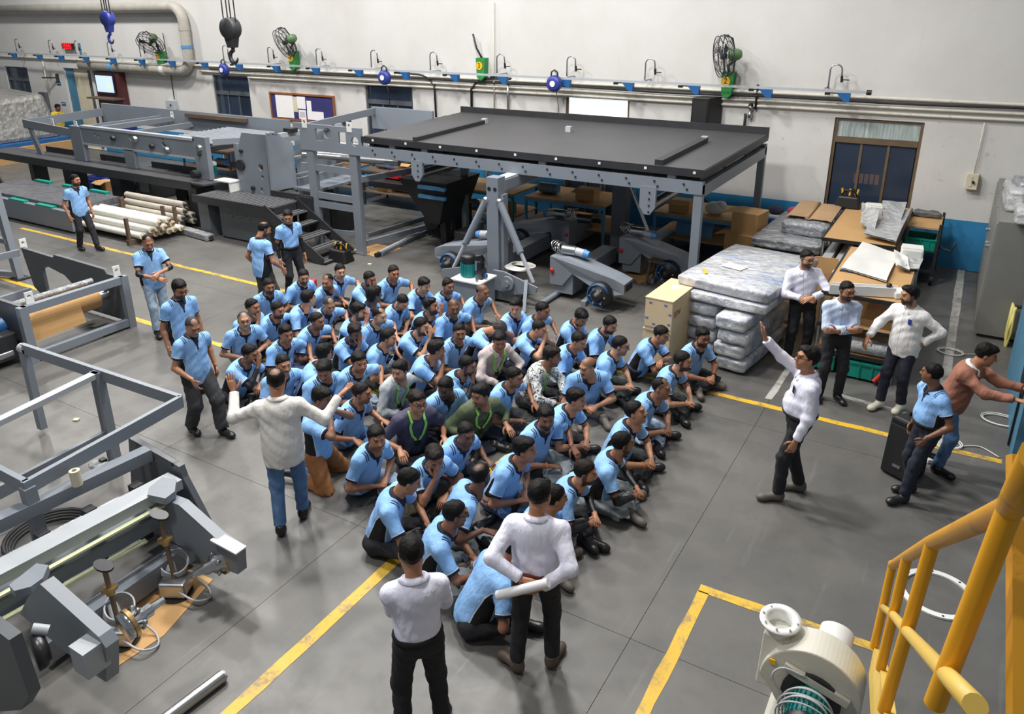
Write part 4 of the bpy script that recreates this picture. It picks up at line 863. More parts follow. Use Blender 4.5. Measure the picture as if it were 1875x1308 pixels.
# cardboard sheet and two upright actuators
mbs = MB().prism([P(*q) for q in ((345, 1043), (390, 1062), (300, 1165), (185, 1242), (120, 1195), (215, 1130))], (0, 0, .006)); sheet = tag(mbs.build('cardboard_sheet', 'cardboard'), 'oil-stained flat cardboard sheet under the two upright actuators', 'cardboard')
def actuator(foot, top, label):
    f = P(*foot); t = thing('lift_actuator', label, 'actuator', f+V(0, 0, .006)); f = f+V(0, 0, .006)
    tp = PY(*top, f[1]+.05); tp = f+V(tp[0]-f[0], .0, tp[2]) if 0 else tp
    MB().cyl(f, f+V(0, 0, .02), .14, n=20).build('base_disc', 'dark_steel', t); MB().cbox(f+V(0, 0, .1), (.24, .2, .15), .5).build('gearbox', 'steel', t, bevel=.02)
    MB().cyl(f+V(0, 0, .17), tp, .021, n=10).build('screw_rod', 'rod_bronze', t); md = f+(tp-f)*.62+V(0, 0, .06)
    ax = nrm(tp-f); MB().cyl(md-ax*.045, md, .035).cyl(md-ax*.005, md+ax*.02, .065, n=16).build('brass_nut', 'brass', t)
    MB().prism([tp+V(.11*math.cos(a)*(1.0), .06*math.sin(a), 0) for a in np.linspace(0, 2*math.pi, 13)[:-1]], (0, 0, .018)).build('top_flange', 'dark_steel', t)
    mb = MB()
    for k in range(4): mb.tube([f+V(-.12+.16*math.cos(a)+.01*k, .08+.1*math.sin(a), .2+.02*k+.05*math.sin(a)) for a in np.linspace(0, 2*math.pi, 22)[:-1]], .009, 5, True)
    mb.tube(spline([f+V(.1, -.05, .1), f+V(.28, -.02, .06), f+V(.32, .1, .02), f+V(.2, .18, .02), f+V(.05, .16, .1)]), .01, 5); mb.build('cable_coil', 'cable_grey', t)
    MB().cyl(f+V(-.1, .05, .12), f+V(-.22, .1, .2), .05).build('motor', 'light_grey', t)
actuator((325, 1088), (292, 945), 'upright screw actuator with brass nut near the far chuck arm')
actuator((225, 1175), (190, 1038), 'upright screw actuator with brass nut beside the near chuck arm')
a, b_ = P(408, 1238, .05), P(300, 1320, .05); t = thing('aluminium_tube', 'bright aluminium tube lying on the floor beside the yellow line', 'tube', (a+b_)/2-V(0, 0, .05)); MB().cyl(a, b_, .05, n=18).build('barrel', 'steel', t); MB().cyl(a+nrm(a-b_)*.001, a+nrm(a-b_)*.02, .035, n=14).build('end_core', 'light_grey', t)
# ---------------------------------------------------------------- flat bar frame above the rewinder
t = thing('flat_bar_frame', 'open rectangular frame of grey flat bars standing beside the rewinder', 'frame', (-8, 3.6, 0))
Zt = 1.16
c1, c2, c3, c4, c5 = (P(*q, Zt) for q in ((42, 638), (332, 735), (50, 892), (178, 688), (-30, 790)))
MB().bar(c1, c2, .05, .13).build('long_bar', 'grey_paint', t); MB().bar(c2, c3+(c3-c2)*.02, .05, .13).build('end_bar', 'grey_paint', t); MB().bar(c3, c3+V(-2.6, 0, 0), .05, .13).build('long_bar', 'grey_paint', t); MB().bar(c4+V(0, 0, .02), c5+V(0, 0, .02), .1, .06).build('cross_bar', 'light_grey', t)
MB().box(c4+V(-.06, -.05, -1.16), c4+V(.06, .05, .05)).build('post', 'grey_paint', t); f = P(200, 850); MB().bar(c4+V(.0, -.05, -.75), c4+V(.1, -1.5, -.75), .05, .14).build('low_bar', 'grey_paint', t)
MB().cyl(c1+V(-.04, 0, 0), c1+V(.05, .0, 0), .06).build('bar_end', 'light_grey', t); MB().box(c1+V(-.05, -.04, -1.1), c1+V(.05, .04, 0)).build('post', 'grey_paint', t)
MB().box(c3+V(-.05, -.05, -1.16), c3+V(.05, .05, 0)).build('post', 'grey_paint', t)
# ---------------------------------------------------------------- winder frame with kraft-wrapped roll (middle left)
t = thing('winding_machine', 'grey box frame with cut-out side plate around a kraft-wrapped roller', 'machine', (-12.8, 6.2, 0))
X1, Ya, Yb, Zt = -11.6, 5.38, 7.0, .9
MB().box((X1-.05, Ya, Zt-.12), (X1+.05, Yb, Zt)).build('top_bar', 'grey_paint', t); MB().box((X1-.05, Ya, .04), (X1+.05, Yb, .16)).build('bottom_bar', 'grey_paint', t)
for y in (Ya, Yb): MB().box((X1-.05, y-.06, 0), (X1+.06, y+.06, Zt)).build('corner_post', 'grey_paint', t)
o = [xz(*q, Yb) for q in ((40, 462), (86, 472), (90, 463), (163, 480), (166, 492), (222, 508), (215, 560), (165, 525), (120, 545), (70, 555), (58, 530))]
xl = PY(40, 462, Yb)[0]
MB().plate((0, Yb, 0), (1, 0, 0), (0, 0, 1), -.06, [(xl, .93), (xl+1.0, .9), (xl+1.05, .96), (xl+2.5, .93), (xl+2.55, .86), (X1-.05, .86), (X1-.05, .08), (xl+.35, .08), (xl+.15, .2)],
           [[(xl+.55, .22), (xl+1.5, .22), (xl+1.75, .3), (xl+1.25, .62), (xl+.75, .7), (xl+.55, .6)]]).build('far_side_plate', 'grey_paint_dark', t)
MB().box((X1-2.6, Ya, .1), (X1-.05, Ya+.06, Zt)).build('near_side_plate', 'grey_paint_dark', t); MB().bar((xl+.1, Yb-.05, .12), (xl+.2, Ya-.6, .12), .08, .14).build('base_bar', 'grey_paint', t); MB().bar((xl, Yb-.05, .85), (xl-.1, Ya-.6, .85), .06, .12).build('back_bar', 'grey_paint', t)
MB().cyl((X1-.55, Ya+.1, .78), (X1-.55, Yb-.2, .78), .05).build('foil_shaft', 'foil_grey', t)
for x, y in ((X1, Ya+.1), (X1, Yb-.12), (xl+.02, Yb)): MB().plate((x-.05, y, Zt-.02), (0, 1, 0), (0, 0, 1), .02, rect(0, 0, .12, .2), [circ(.06, .13, .03, 10)]).build('lifting_lug', 'white_paint', t)
k = MB().cyl((X1-.35, Ya+.12, .55), (X1-.35, Yb-.3, .55), .17, n=20); k.hexa([(X1-.2, Ya+.12, .28), (X1-.1, Ya+.12, .27), (X1-.1, Ya+.95, .3), (X1-.2, Ya+.95, .31), (X1-.25, Ya+.12, .6), (X1-.18, Ya+.12, .6), (X1-.18, Ya+.95, .6), (X1-.25, Ya+.95, .6)]); k.build('kraft_roll', 'cardboard', t)
MB().cyl((X1-.35, Yb-.3, .55), (X1-.35, Yb-.1, .55), .08).build('roll_journal', 'steel', t); MB().ball((X1-.3, Yb-.12, .72), .06).build('blue_valve', 'blue_box', t)
t = thing('winder_drive', 'black drive unit with blue motor at the winder frame end', 'machine', (-12.4, 5.1, 0))
MB().box((-12.9, 4.8, .1), (-11.75, 5.3, .5)).build('body', 'black_steel', t, bevel=.02); MB().cyl((-12.1, 4.95, .5), (-12.1, 5.3, .55), .14).build('motor', 'blue_box', t); MB().box((-12.4, 4.85, .62), (-11.9, 5.15, .65)).build('bracket', 'white_paint', t); MB().cyl((-11.8, 4.7, .2), (-11.8, 5.2, .2), .07).build('shaft', 'steel', t); MB().cyl((-12.15, 5.0, .65), (-12.15, 5.0, .78), .06).build('blue_cap', 'light_blue_cap', t)
t = thing('grey_post_frame', 'grey steel post frame behind the winder frame', 'frame', (-15.8, 7.4, 0))
MB().bar((-15.75, 7.4, 0), (-16.1, 7.5, 1.9), .16, .12).build('post', 'grey_paint', t); MB().bar((-15.9, 7.4, .75), (-17.2, 7.4, .8), .08, .1).build('cross_bar', 'grey_paint', t); MB().bar((-15.75, 7.4, .1), (-17.3, 6.9, .1), .1, .1).build('base_bar', 'grey_paint', t); MB().box((-15.9, 7.28, 0), (-15.6, 7.55, .03)).build('foot_plate', 'dark_steel', t)
# ---------------------------------------------------------------- back left: grey bed with green strips, tubes, foil machine
t = thing('grey_bed', 'low grey machine bed with green edge strips under dark film', 'machine bed', (-20.2, 10.4, 0))
a, b_ = P(38, 412), P(112, 395); 
MB().box((-22.6, 9.85, .05), (-17.95, 10.0, .52)).build('front_side', 'grey_paint', t); MB().box((-22.6, 10.0, .05), (-17.95, 11.3, .45)).build('bed', 'grey_paint_dark', t); MB().box((-22.4, 10.0, .45), (-18.1, 11.25, .6)).build('film_cover', 'film_dark', t)
for x in (-21.9, -20.6, -19.4): MB().box((x, 9.86, .52), (x+.7, 9.99, .56)).build('green_strip', 'teal_plastic', t); MB().box((x+.1, 11.2, .6), (x+.8, 11.32, .66)).build('green_strip', 'teal_plastic', t)
def tube_stack(x0, x1, y0, rows, r, mat, label, endm):
    t = thing('tube_rack', 'wooden cradle rack holding the '+('white' if mat == 'tube_white' else 'dull cream')+' tubes', 'rack', ((x0+x1)/2, y0, 0))
    for x in (x0+.25, x1-.35):
        MB().box((x-.05, y0-.15, 0), (x+.05, y0+rows[0]*2*r+.15, .12)).build('cradle', 'rust_wood', t)
        for y in (y0-.1, y0+rows[0]*2*r+.1): MB().box((x-.04, y-.03, 0), (x+.04, y+.03, .62)).build('stake', 'rust_wood', t)
    k = 0
    for j, n in enumerate(rows):
        for i in range(n):
            y = y0+r+i*2*r+(rows[0]-n)*r; z = .12+r+j*r*1.75; dx = random.uniform(-.12, .12)
            o = thing('tube', label, 'tube', ((x0+x1)/2, y, z), label.split(' stacked')[0]+'s'); MB().cyl((x0+dx, y, z), (x1+dx, y, z), r*.97, n=14).build('barrel', mat, o); MB().cyl((x1+dx, y, z), (x1+dx+.06, y, z), r*.5, n=8).build('end_core', endm, o)
tube_stack(-18.2, -15.6, 10.05, (7, 5, 3), .075, 'tube_white', 'white wrapped tube stacked in the low front cradle', 'brass')
tube_stack(-18.1, -15.9, 11.2-.0, (3, 3, 2, 1), .08, 'tube_dull', 'dull cream tube stacked in the rear cradle', 'black_steel')
t = thing('foil_machine', 'large machine wrapped in clear grey plastic film at the wall', 'wrapped machine', (-31, 14.6, 0))
MB().hexa([(-34, 13.2, .6), (-28.9, 13.2, .6), (-28.9, 16.2, .6), (-34, 16.2, .6), (-33.8, 13.5, 2.3), (-29.1, 13.4, 2.0), (-29.2, 16, 2.15), (-33.8, 16, 2.4)]).build('film_wrap', 'film_brown', t, bevel=.15)
MB().box((-34, 13.0, .5), (-28.6, 16.3, .62)).build('blue_sheet', 'blue_box', t); MB().box((-34, 12.9, .0), (-28.4, 16.3, .5)).build('plinth', 'board_brown', t)

# ---------------------------------------------------------------- dark benches along the wall behind the machines
for i, (x0, x1, y0, lab) in enumerate(((-21.4, -19.2, 15.6, 'dark bench behind the roller machine near the pale switch box'), (-18.9, -16.6, 15.7, 'dark bench under the blue notice board'), (-16.3, -14.2, 15.6, 'dark bench behind the tall upright plate'), (-13.9, -11.8, 15.5, 'dark bench behind the hole plate by the dark door'))):
    work_table(x0, x1, y0, y0+1.0, .95, lab, top='rust_wood', leg='black_steel')
    clutter(x0+.5, y0+.4, .95, 'motor', 'grey motor lying on the '+lab.split(' near')[0].split(' by')[0]); clutter(x0+1.3, y0+.4, .95, 'carton', 'open carton on the '+lab.split(' near')[0].split(' by')[0])
    clutter(x0+.6, y0+.35, .39, 'carton', 'open carton on the shelf of the '+lab.split(' near')[0].split(' by')[0]); clutter(x0+1.5, y0+.35, .39, 'roll' if i % 2 else 'motor', 'metal spare part on the shelf of the '+lab.split(' near')[0].split(' by')[0])
def dark_unit(x, y, sx, sy, h, label):
    t = thing('drive_unit', label, 'machine', (x, y, 0)); MB().box((x-sx/2, y-sy/2, 0), (x+sx/2, y+sy/2, h)).build('housing', 'black_steel', t, bevel=.03)
    MB().cyl((x-sx*.2, y-sy/2, h*.55), (x-sx*.2, y-sy/2-.18, h*.55), min(sx, h)*.28, n=18).build('pulley', 'dark_steel', t); MB().box((x+sx*.1, y-sy/2-.02, h*.3), (x+sx*.4, y-sy/2, h*.8)).build('cover', 'grey_paint_dark', t); MB().cyl((x, y, h), (x, y, h+.15), .12).build('motor', 'grey_paint_dark', t)
dark_unit(-17.2, 13.2, 1.6, .9, .8, 'dark drive unit on the floor under the roller machine'); dark_unit(-19.9, 13.4, 1.2, .9, .7, 'dark drive unit behind the wide walkway leg'); dark_unit(-12.9, 13.2, .9, .8, .8, 'dark drive unit beside the drawer frame')
dark_unit(-10.2, 14.3, .8, .7, .75, 'dark drive unit inside the deck machine beside the work table'); dark_unit(-8.7, 13.2, .7, .8, .6, 'dark drive unit behind the gantry brace')
t = thing('hopper', 'dark sloping hopper with pale blue bars under the deck', 'machine', (-9.9, 13.6, .6)); MB().hexa([(-10.0, 13.2, .55), (-9.7, 13.2, .55), (-9.7, 14.2, .55), (-10.0, 14.2, .55), (-10.7, 13.1, 1.5), (-9.4, 13.1, 1.5), (-9.4, 14.4, 1.5), (-10.7, 14.4, 1.5)]).build('body', 'black_steel', t)
for z in (1.15, 1.35): MB().box((-10.1, 13.0, z), (-9.4, 13.08, z+.07)).build('blue_bar', 'sky_blue_paint', t)
MB().box((-9.9, 13.5, 0), (-9.75, 13.7, .56)).build('support', 'black_steel', t)
# ================================================================== goods, furniture and the right-hand side
def rot2(c, a):
    ca, sa = math.cos(a), math.sin(a)
    return lambda x, y, z: V(c[0]+ca*x-sa*y, c[1]+sa*x+ca*y, z)
def soft_block(c, a, sx, sy, z0, z1, r=.05, amp=.012, seed=0):
    """rounded, slightly crumpled wrapped block"""
    f = rot2(c, a); nx, ny, nz = 8, 10, 3; mb = MB(); bm = bmesh.new(); bmesh.ops.create_cube(bm, size=1.); bmesh.ops.subdivide_edges(bm, edges=bm.edges, cuts=5, use_grid_fill=True)
    rs = np.random.default_rng(seed+5); ph = rs.uniform(0, 6, 6)
    vs = []
    for v in bm.verts:
        p = np.array(v.co)*[sx, sy, z1-z0]; h = np.array([sx, sy, z1-z0])/2; q = np.clip(p, -(h-r), h-r); d = p-q; L = np.linalg.norm(d)
        if L > 1e-6: p = q+d/L*min(L, r)
        n = amp*(math.sin(p[0]*23+ph[0])*math.sin(p[1]*17+ph[1])+math.sin(p[1]*31+p[2]*40+ph[2])*.7); k = nrm(p/h)
        p = p+k*n; p[2] = max(p[2], -h[2]+.002); vs.append(f(p[0], p[1], (z0+z1)/2+p[2]))
    mb.add(vs, [tuple(v.index for v in fc.verts) for fc in bm.faces], True); bm.free(); return mb
CB = (-2.62, 11.2); AB = -.12
fb = rot2(CB, AB)
def bundle(i, x, y, z0, sx, sy, h, ang, mat, label, grp=None, tape=True):
    c = fb(x, y, 0); t = thing('wrapped_bundle', label, 'bundle', (c[0], c[1], z0), grp)
    soft_block(c, AB+ang, sx, sy, z0, z0+h, .045, .010, i).build('wrapped_pack', mat, t)
    if tape: soft_block(c, AB+ang, sx+.012, .09, z0+.004, z0+h+.006, .04, .006, i).build('packing_tape', 'film_clear', t)
for k in range(4):
    for col, x in ((0, -.36), (1, .24)):
        lv = ('lowest', 'second', 'third', 'uppermost')[k]; bundle(k*2+col, x+.03*math.sin(k*3+col), -.02*k+(.0 if col else .3), .03+k*.215, .46, 1.8, .2, 0, 'foil', '%s long foil-wrapped bundle in the %s column of the stack' % (lv, 'crate-side' if col == 0 else 'rack-side'), 'long foil bundles in the stack')
bundle(20, -.02, .25, .9, 1.3, 1.9, .15, -.0, 'foil', 'flat foil-wrapped pack under the top one of the stack')
bundle(21, -.06, .42, 1.055, 1.42, 2.1, .17, -.02, 'foil', 'wide foil-wrapped pack lying on top of the bundle stack', tape=False)
tp = P(1345, 488, 1.235); tag(MB().cbox(tp, (.34, .22, .006), -.3).build('packing_slip', 'paper'), 'white packing slip lying on the top foil pack', 'paper')
tp = P(1291, 497, 1.235); tag(MB().cbox(tp, (.05, .2, .008), .5).build('label_tag', 'ring_yellow'), 'yellow label strip on the top foil pack', 'label')
# wooden crates
def crate(cx, cy, z0, sx, sy, h, a, label, print_=True):
    f = rot2((cx, cy), a); t = thing('wooden_crate', label, 'crate', (cx, cy, z0))
    MB().cbox((cx, cy, z0+.03), (sx*.98, sy*.98, .06), a).build('pallet_base', 'plywood', t)
    MB().cbox((cx, cy, z0+.06+(h-.06)/2), (sx, sy, h-.06), a).build('panel_box', 'plywood', t, bevel=.006)
    MB().cbox((cx, cy, z0+h+.006), (sx+.012, sy+.012, .014), a).build('lid', 'plywood', t)
    if print_:
        for k in range(6):
            u, w = ((-.3, .85), (.25, .85), (-.42, .3), (.42, .55), (-.15, .12), (.4, .2))[k]; q = f(u*sx, -sy/2-.002, z0+.06+(h-.06)*w); MB().cbox(q, (.045, .002, .03), a).build('stencil_mark', 'print_blue', t)
        q = f(sx/2+.002, -.3*sy, z0+h*.55); text_mesh('lettering', 'SEW', .13, 'print_red', t, q, f(0, 1, 0)-f(0, 0, 0), (0, 0, 1))
        q = f(.02*sx, .12*sy, z0+h+.015); MB().cbox(q, (.12, .16, .002), a).build('label', 'paper', t)
crate(-3.45, 10.42, .55, .42, .95, .5, -.05, 'upper plywood crate with stencil marks and red lettering')
crate(-3.47, 10.42, .0, .42, .9, .55, -.05, 'lower plywood crate supporting the marked crate', False)
# cardboard boxes (open flaps)
def open_box(c, z0, sx, sy, h, a, label):
    f = rot2(c, a); t = thing('cardboard_box', label, 'cardboard box', (*c[:2], z0)); w = .008
    MB().cbox((*f(0, 0, 0)[:2], z0+.006), (sx, sy, .012), a).build('bottom', 'cardboard_in', t)
    for ux, uy, lx, ly in ((0, -.5, sx, w), (0, .5, sx, w), (-.5, 0, w, sy), (.5, 0, w, sy)): MB().cbox(f(ux*sx, uy*sy, z0+h/2), (lx, ly, h), a).build('side', 'cardboard', t)
    MB().cbox(f(0, 0, z0+h+.004), (sx, sy, .008), a).build('closed_flap', 'cardboard', t)
    MB().prism([f(-sx/2, -sy/2, z0+h), f(-sx/2, sy/2, z0+h), f(-sx/2-.22, sy/2, z0+h-.05), f(-sx/2-.22, -sy/2, z0+h-.05)], (0, 0, .008)).build('open_flap', 'cardboard', t)
cb = P(1364, 431, .78); open_box((cb[0]-.05, cb[1]+.22), .0, .6, .6, .78, -.1, 'lower cardboard box with an open flap behind the foil stack'); open_box((cb[0], cb[1]+.28), .785, .52, .55, .42, -.14, 'upper cardboard box with an open flap behind the foil stack')
MB(); t = thing('cardboard_screen', 'folded sheet of cardboard standing behind the foil stack', 'cardboard', (-2.2, 13.2, 0))
MB().prism([(-2.75, 13.15, .0), (-1.55, 13.0, .0), (-1.55, 13.0, 1.12), (-1.9, 13.04, 1.1), (-2.05, 13.06, 1.02), (-2.3, 13.1, 1.0), (-2.75, 13.15, 1.02)], (0, .02, 0)).build('sheet', 'cardboard', t); MB().prism([(-2.75, 13.15, 0), (-2.75, 13.15, 1.02), (-2.95, 13.45, .98), (-2.95, 13.45, 0)], (.01, .02, 0)).build('folded_wing', 'cardboard', t)
# foil goods behind, on a low stand with brown fabric roll
t = thing('pack_stand', 'low grey stand under the dark foil packs by the wall', 'stand', (-2.55, 15.4, 0))
for x in (-3.1, -2.1):
    for y in (14.5, 16.4): MB().box((x-.03, y-.03, 0), (x+.03, y+.03, .7)).build('leg', 'black_steel', t)
MB().box((-3.2, 14.4, .7), (-2.0, 16.6, .75)).build('top', 'black_steel', t)
t = thing('foil_pack', 'wide foil-wrapped pack on the low stand by the wall', 'bundle', (-2.6, 15.5, .75)); soft_block((-2.6, 15.5), -.05, 1.25, 2.5, .75, .93, .05, .014, 31).build('wrapped_pack', 'foil_grey', t); soft_block((-2.6, 14.9), -.05, 1.27, .1, .75, .94, .04, .006, 3).build('packing_tape', 'film_clear', t)
t = thing('foil_pack', 'narrow dark foil-wrapped pack under the brown felt', 'bundle', (-2.4, 15.6, .93)); soft_block((-2.4, 15.6), -.05, .85, 1.7, .93, 1.2, .07, .014, 32).build('wrapped_pack', 'foil_grey', t); soft_block((-2.4, 15.2), -.05, .87, .1, .93, 1.21, .06, .006, 4).build('packing_tape', 'film_clear', t)
t = thing('felt_sheet', 'brown felt sheet folded over the dark foil pack', 'felt', (-2.4, 15.7, 1.2)); mb = MB(); vs = []
for i in range(13):
    x = -2.82+i*.068; z = 1.21+(.045 if 0 < i % 12 < 6 else .02)*(1 if i not in (0, 6, 12) else 0); vs += [(x, 14.95, z), (x-.02, 16.3, z)]
mb.add(vs+[(a_, b2, c+.015) for a_, b2, c in vs], [(2*i, 2*i+1, 2*i+3, 2*i+2) for i in range(12)]+[(26+2*i, 26+2*i+1, 26+2*i+3, 26+2*i+2) for i in range(12)]+[(2*i, 2*i+2, 26+2*i+2, 26+2*i) for i in range(12)], True); mb.build('sheet', 'kraft_roll', t); MB().tube([(-2.45, 14.96, 1.24), (-2.46, 16.28, 1.24)], .035, 8).build('fold_roll', 'kraft_roll', t)
# trolley of bars by the wall
t = thing('bar_trolley', 'blue trolley loaded with pale bars along the wall', 'trolley', (-4.0, 16.6, 0)); MB().box((-4.9, 16.3, .75), (-2.9, 16.95, .8)).build('top', 'blue_trolley', t)
for x in (-4.8, -3.0):
    for y in (16.35, 16.9): MB().box((x-.03, y-.03, .05), (x+.03, y+.03, .75)).build('leg', 'blue_trolley', t); MB().cyl((x-.02, y, .05), (x+.02, y, .05), .05).build('castor', 'rubber', t)
MB().tube([(-4.9, 16.35, .8), (-5.1, 16.35, 1.0), (-5.1, 16.9, 1.0), (-4.9, 16.9, .8)], .02, 6).build('push_handle', 'black_steel', t)
for k in range(4): tag(MB().box((-4.8, 16.4+k*.12, .8), (-2.7, 16.48+k*.12, .84)).build('pale_bar', 'white_paint'), 'long pale bar lying on the blue wall trolley', 'bar', 'pale bars on the wall trolley')
tag(MB().ball((-3.35, 16.6, .92), (.17, .12, .1), 10).build('dark_rag', 'fabric_dark'), 'dark blue rag lying on the pale bars', 'rag'); tag(MB().ball((-3.0, 16.6, .93), (.13, .1, .11), 10).build('pink_rag', 'fabric_pink'), 'pink rag lying on the pale bars', 'rag')
# racks with brown board tops
def rack(x0, x1, y0, y1, z, label, shelves):
    t = thing('shelf_rack', label, 'rack', ((x0+x1)/2, (y0+y1)/2, 0))
    for x in (x0, x1):
        for y in (y0, y1): MB().cyl((x, y, 0), (x, y, z), .022, n=8).build('post', 'steel', t)
    for zz in [z]+shelves:
        MB().box((x0, y0, zz-.02), (x1, y1, zz)).build('shelf_board', 'board_brown', t)
        MB().box((x0-.03, y0-.03, zz-.05), (x1+.03, y0, zz+.005)).box((x0-.03, y0, zz-.05), (x0, y1, zz+.005)).box((x1, y0, zz-.05), (x1+.03, y1, zz+.005)).build('edge_rail', 'dark_steel', t)
    return t
R1 = rack(-1.45, -.42, 11.02, 13.5, 1.22, 'near tubular rack with brown board shelves behind the standing managers', [.75, .35])
R2 = rack(-1.95, -.82, 13.9, 16.9, 1.2, 'far tubular rack with brown board top under the glazed door', [.8, .4])
# packing foam on the racks
def bent_sheet(name, pts, mat, label, cat='foam sheet', th=.02):
    t = thing(name, label, cat, np.mean(pts, 0)); mb = MB()
    a, b_, c, d = (np.array(p) for p in pts); n = 6; vs = []
    for i in range(n+1):
        for j in range(n+1):
            u, v = i/n, j/n; p = a*(1-u)*(1-v)+b_*u*(1-v)+c*u*v+d*(1-u)*v; vs.append(p+V(0, 0, .03+.022*math.sin(u*7+v*3)*math.sin(v*6)))
    fs = [(i*(n+1)+j, (i+1)*(n+1)+j, (i+1)*(n+1)+j+1, i*(n+1)+j+1) for i in range(n) for j in range(n)]
    mb.add(vs, fs, True); m_ = len(vs); mb.add([v+V(0, 0, th) for v in vs], [f[::-1] for f in fs], True); mb.build('sheet', mat, t); return t
bent_sheet('foam_sheet', [P(1540, 495, 1.22), P(1622, 520, 1.22), P(1645, 470, 1.22), P(1578, 448, 1.22)], 'foam_white', 'large white foam sheet lying on the near rack')
bent_sheet('foam_sheet', [P(1636, 462, 1.25), P(1660, 475, 1.24), P(1665, 500, 1.24), P(1640, 490, 1.3)], 'foam_white', 'bent white foam flap on the near rack')
bent_sheet('foam_sheet', [P(1650, 498, 1.22), P(1682, 498, 1.22), P(1690, 478, 1.22), P(1662, 475, 1.22)], 'film_clear', 'clear film sheet at the near rack corner', 'film sheet')
p = P(1668, 472, 1.22); t = thing('foam_block', 'white moulded foam block on the near rack', 'foam block', p); MB().cbox(p+V(0, 0, .09), (.32, .3, .17), .1).build('block', 'foam_white', t, bevel=.03); MB().cbox(p+V(0, 0, .175), (.3, .26, .02), .1).build('top_face', 'foam_white', t)
p0_, p1_ = P(1520, 533, 1.24), P(1640, 540, 1.24); t = thing('white_trough', 'white plastic trough part lying on the near rack front', 'plastic part', (p0_+p1_)/2)
MB().bar(p0_, p1_, .2, .02).build('base', 'white_paint', t); MB().bar(p0_+V(0, -.1, .06), p1_+V(0, -.1, .06), .015, .13).build('front_wall', 'white_paint', t); MB().bar(p0_+V(0, .1, .05), p1_+V(0, .1, .05), .015, .1).build('rear_wall', 'white_paint', t); MB().cbox(p1_+V(.06, 0, .03), (.2, .26, .1), .3).build('end_cup', 'white_paint', t, bevel=.02)
for q in (p0_+V(.25, .05, .1), p1_+V(-.1, .05, .1)): MB().ball(q, .04, 8).build('grommet', 'black_plastic', t)
p = P(1553, 500, 1.21); t = thing('clipboard', 'white clipboard with a dark tablet on the near rack', 'clipboard', p); MB().cbox(p, (.42, .2, .012), -.05).build('board', 'paper', t); MB().cbox(p+V(.02, .03, .015), (.28, .1, .02), -.05).build('tablet', 'fabric_dark', t)
tag(MB().cbox(P(1525, 520, 1.21), (.35, .2, .006), -.1).build('green_paper', 'cable_yellow'), 'pale green paper under the leaning man\'s elbow', 'paper')
bent_sheet('plastic_wrap', [P(1580, 432, 1.25), P(1640, 447, 1.25), P(1668, 385, 1.35), P(1600, 405, 1.3)], 'film_clear', 'crumpled clear plastic wrap on the far rack', 'plastic wrap')
bent_sheet('plastic_wrap', [P(1575, 412, 1.26), P(1600, 430, 1.24), P(1610, 390, 1.5), P(1578, 375, 1.4)], 'film_clear', 'upstanding clear plastic wrap around the foam box on the far rack', 'plastic wrap')
bent_sheet('plastic_wrap', [P(1617, 408, 1.3), P(1648, 412, 1.28), P(1660, 375, 1.45), P(1615, 372, 1.5)], 'film_clear', 'tall crumpled plastic sheet at the far rack end', 'plastic wrap')
p = P(1597, 402, 1.22); t = thing('foam_box', 'white foam box standing on the far rack', 'foam box', p); MB().cbox(p+V(0, 0, .14), (.3, .3, .28), .2).build('body', 'foam_white', t, bevel=.02); MB().cbox(p+V(0, 0, .285), (.26, .26, .01), .2).build('lid', 'foam_white', t)
# rolls and crates on the lower shelves
t = thing('wrapped_roll', 'grey film-wrapped roll on the near rack shelf', 'roll', (-.85, 11.15, .35)); MB().cyl((-1.2, 11.12, .47), (-.5, 11.12, .47), .115, n=20).build('roll', 'film_clear', t); MB().cyl((-.5, 11.12, .47), (-.49, 11.12, .47), .06).build('core', 'cardboard', t)
def bin_(c, z, sx, sy, h, label, a=0.):
    f = rot2(c, a); t = thing('plastic_crate', label, 'crate', (*c[:2], z)); MB().cbox(f(0, 0, z+.01), (sx, sy, .02), a).build('bottom', 'teal_plastic', t)
    for ux, uy, lx, ly in ((0, -.5, sx, .02), (0, .5, sx, .02), (-.5, 0, .02, sy), (.5, 0, .02, sy)): MB().cbox(f(ux*sx, uy*sy, z+h/2), (lx, ly, h), a).build('wall', 'teal_plastic', t)
    for u in (-.3, 0, .3): MB().cbox(f(u*sx, -sy/2-.015, z+h/2), (.02, .02, h), a).build('rib', 'teal_plastic', t)
    MB().cbox(f(0, -sy/2-.012, z+h-.015), (sx+.03, .03, .03), a).cbox(f(0, sy/2+.012, z+h-.015), (sx+.03, .03, .03), a).build('rim', 'teal_plastic', t)
bin_((-.83, 11.13), .04, .55, .34, .24, 'teal plastic crate under the wrapped roll'); bin_((-1.33, 11.2), .04, .3, .34, .24, 'small teal crate behind the leaning man')
tag(MB().cyl((-.62, 10.9, .05), (-.5, 10.98, .22), .035).ball((-.5, 10.98, .24), .03).build('red_bottle', 'red_paint'), 'red bottle lying on the floor under the near rack', 'bottle')
for k in range(3): tag(MB().box((-1.9+k*.22, 13.35, .82+.0*k), (-1.75+k*.22, 15.5, .93)).build('grey_profile', 'light_grey'), 'long grey profile on the far rack shelf', 'profile', 'grey profiles on the far rack')
t = thing('white_carton', 'white printed carton on the far rack shelf end', 'carton', (-1.25, 13.5, .82)); MB().box((-1.42, 13.36, .82), (-1.08, 13.7, 1.05)).build('body', 'paper', t); MB().box((-1.4, 13.353, .9), (-1.1, 13.36, .95)).build('print', 'paper_print', t)
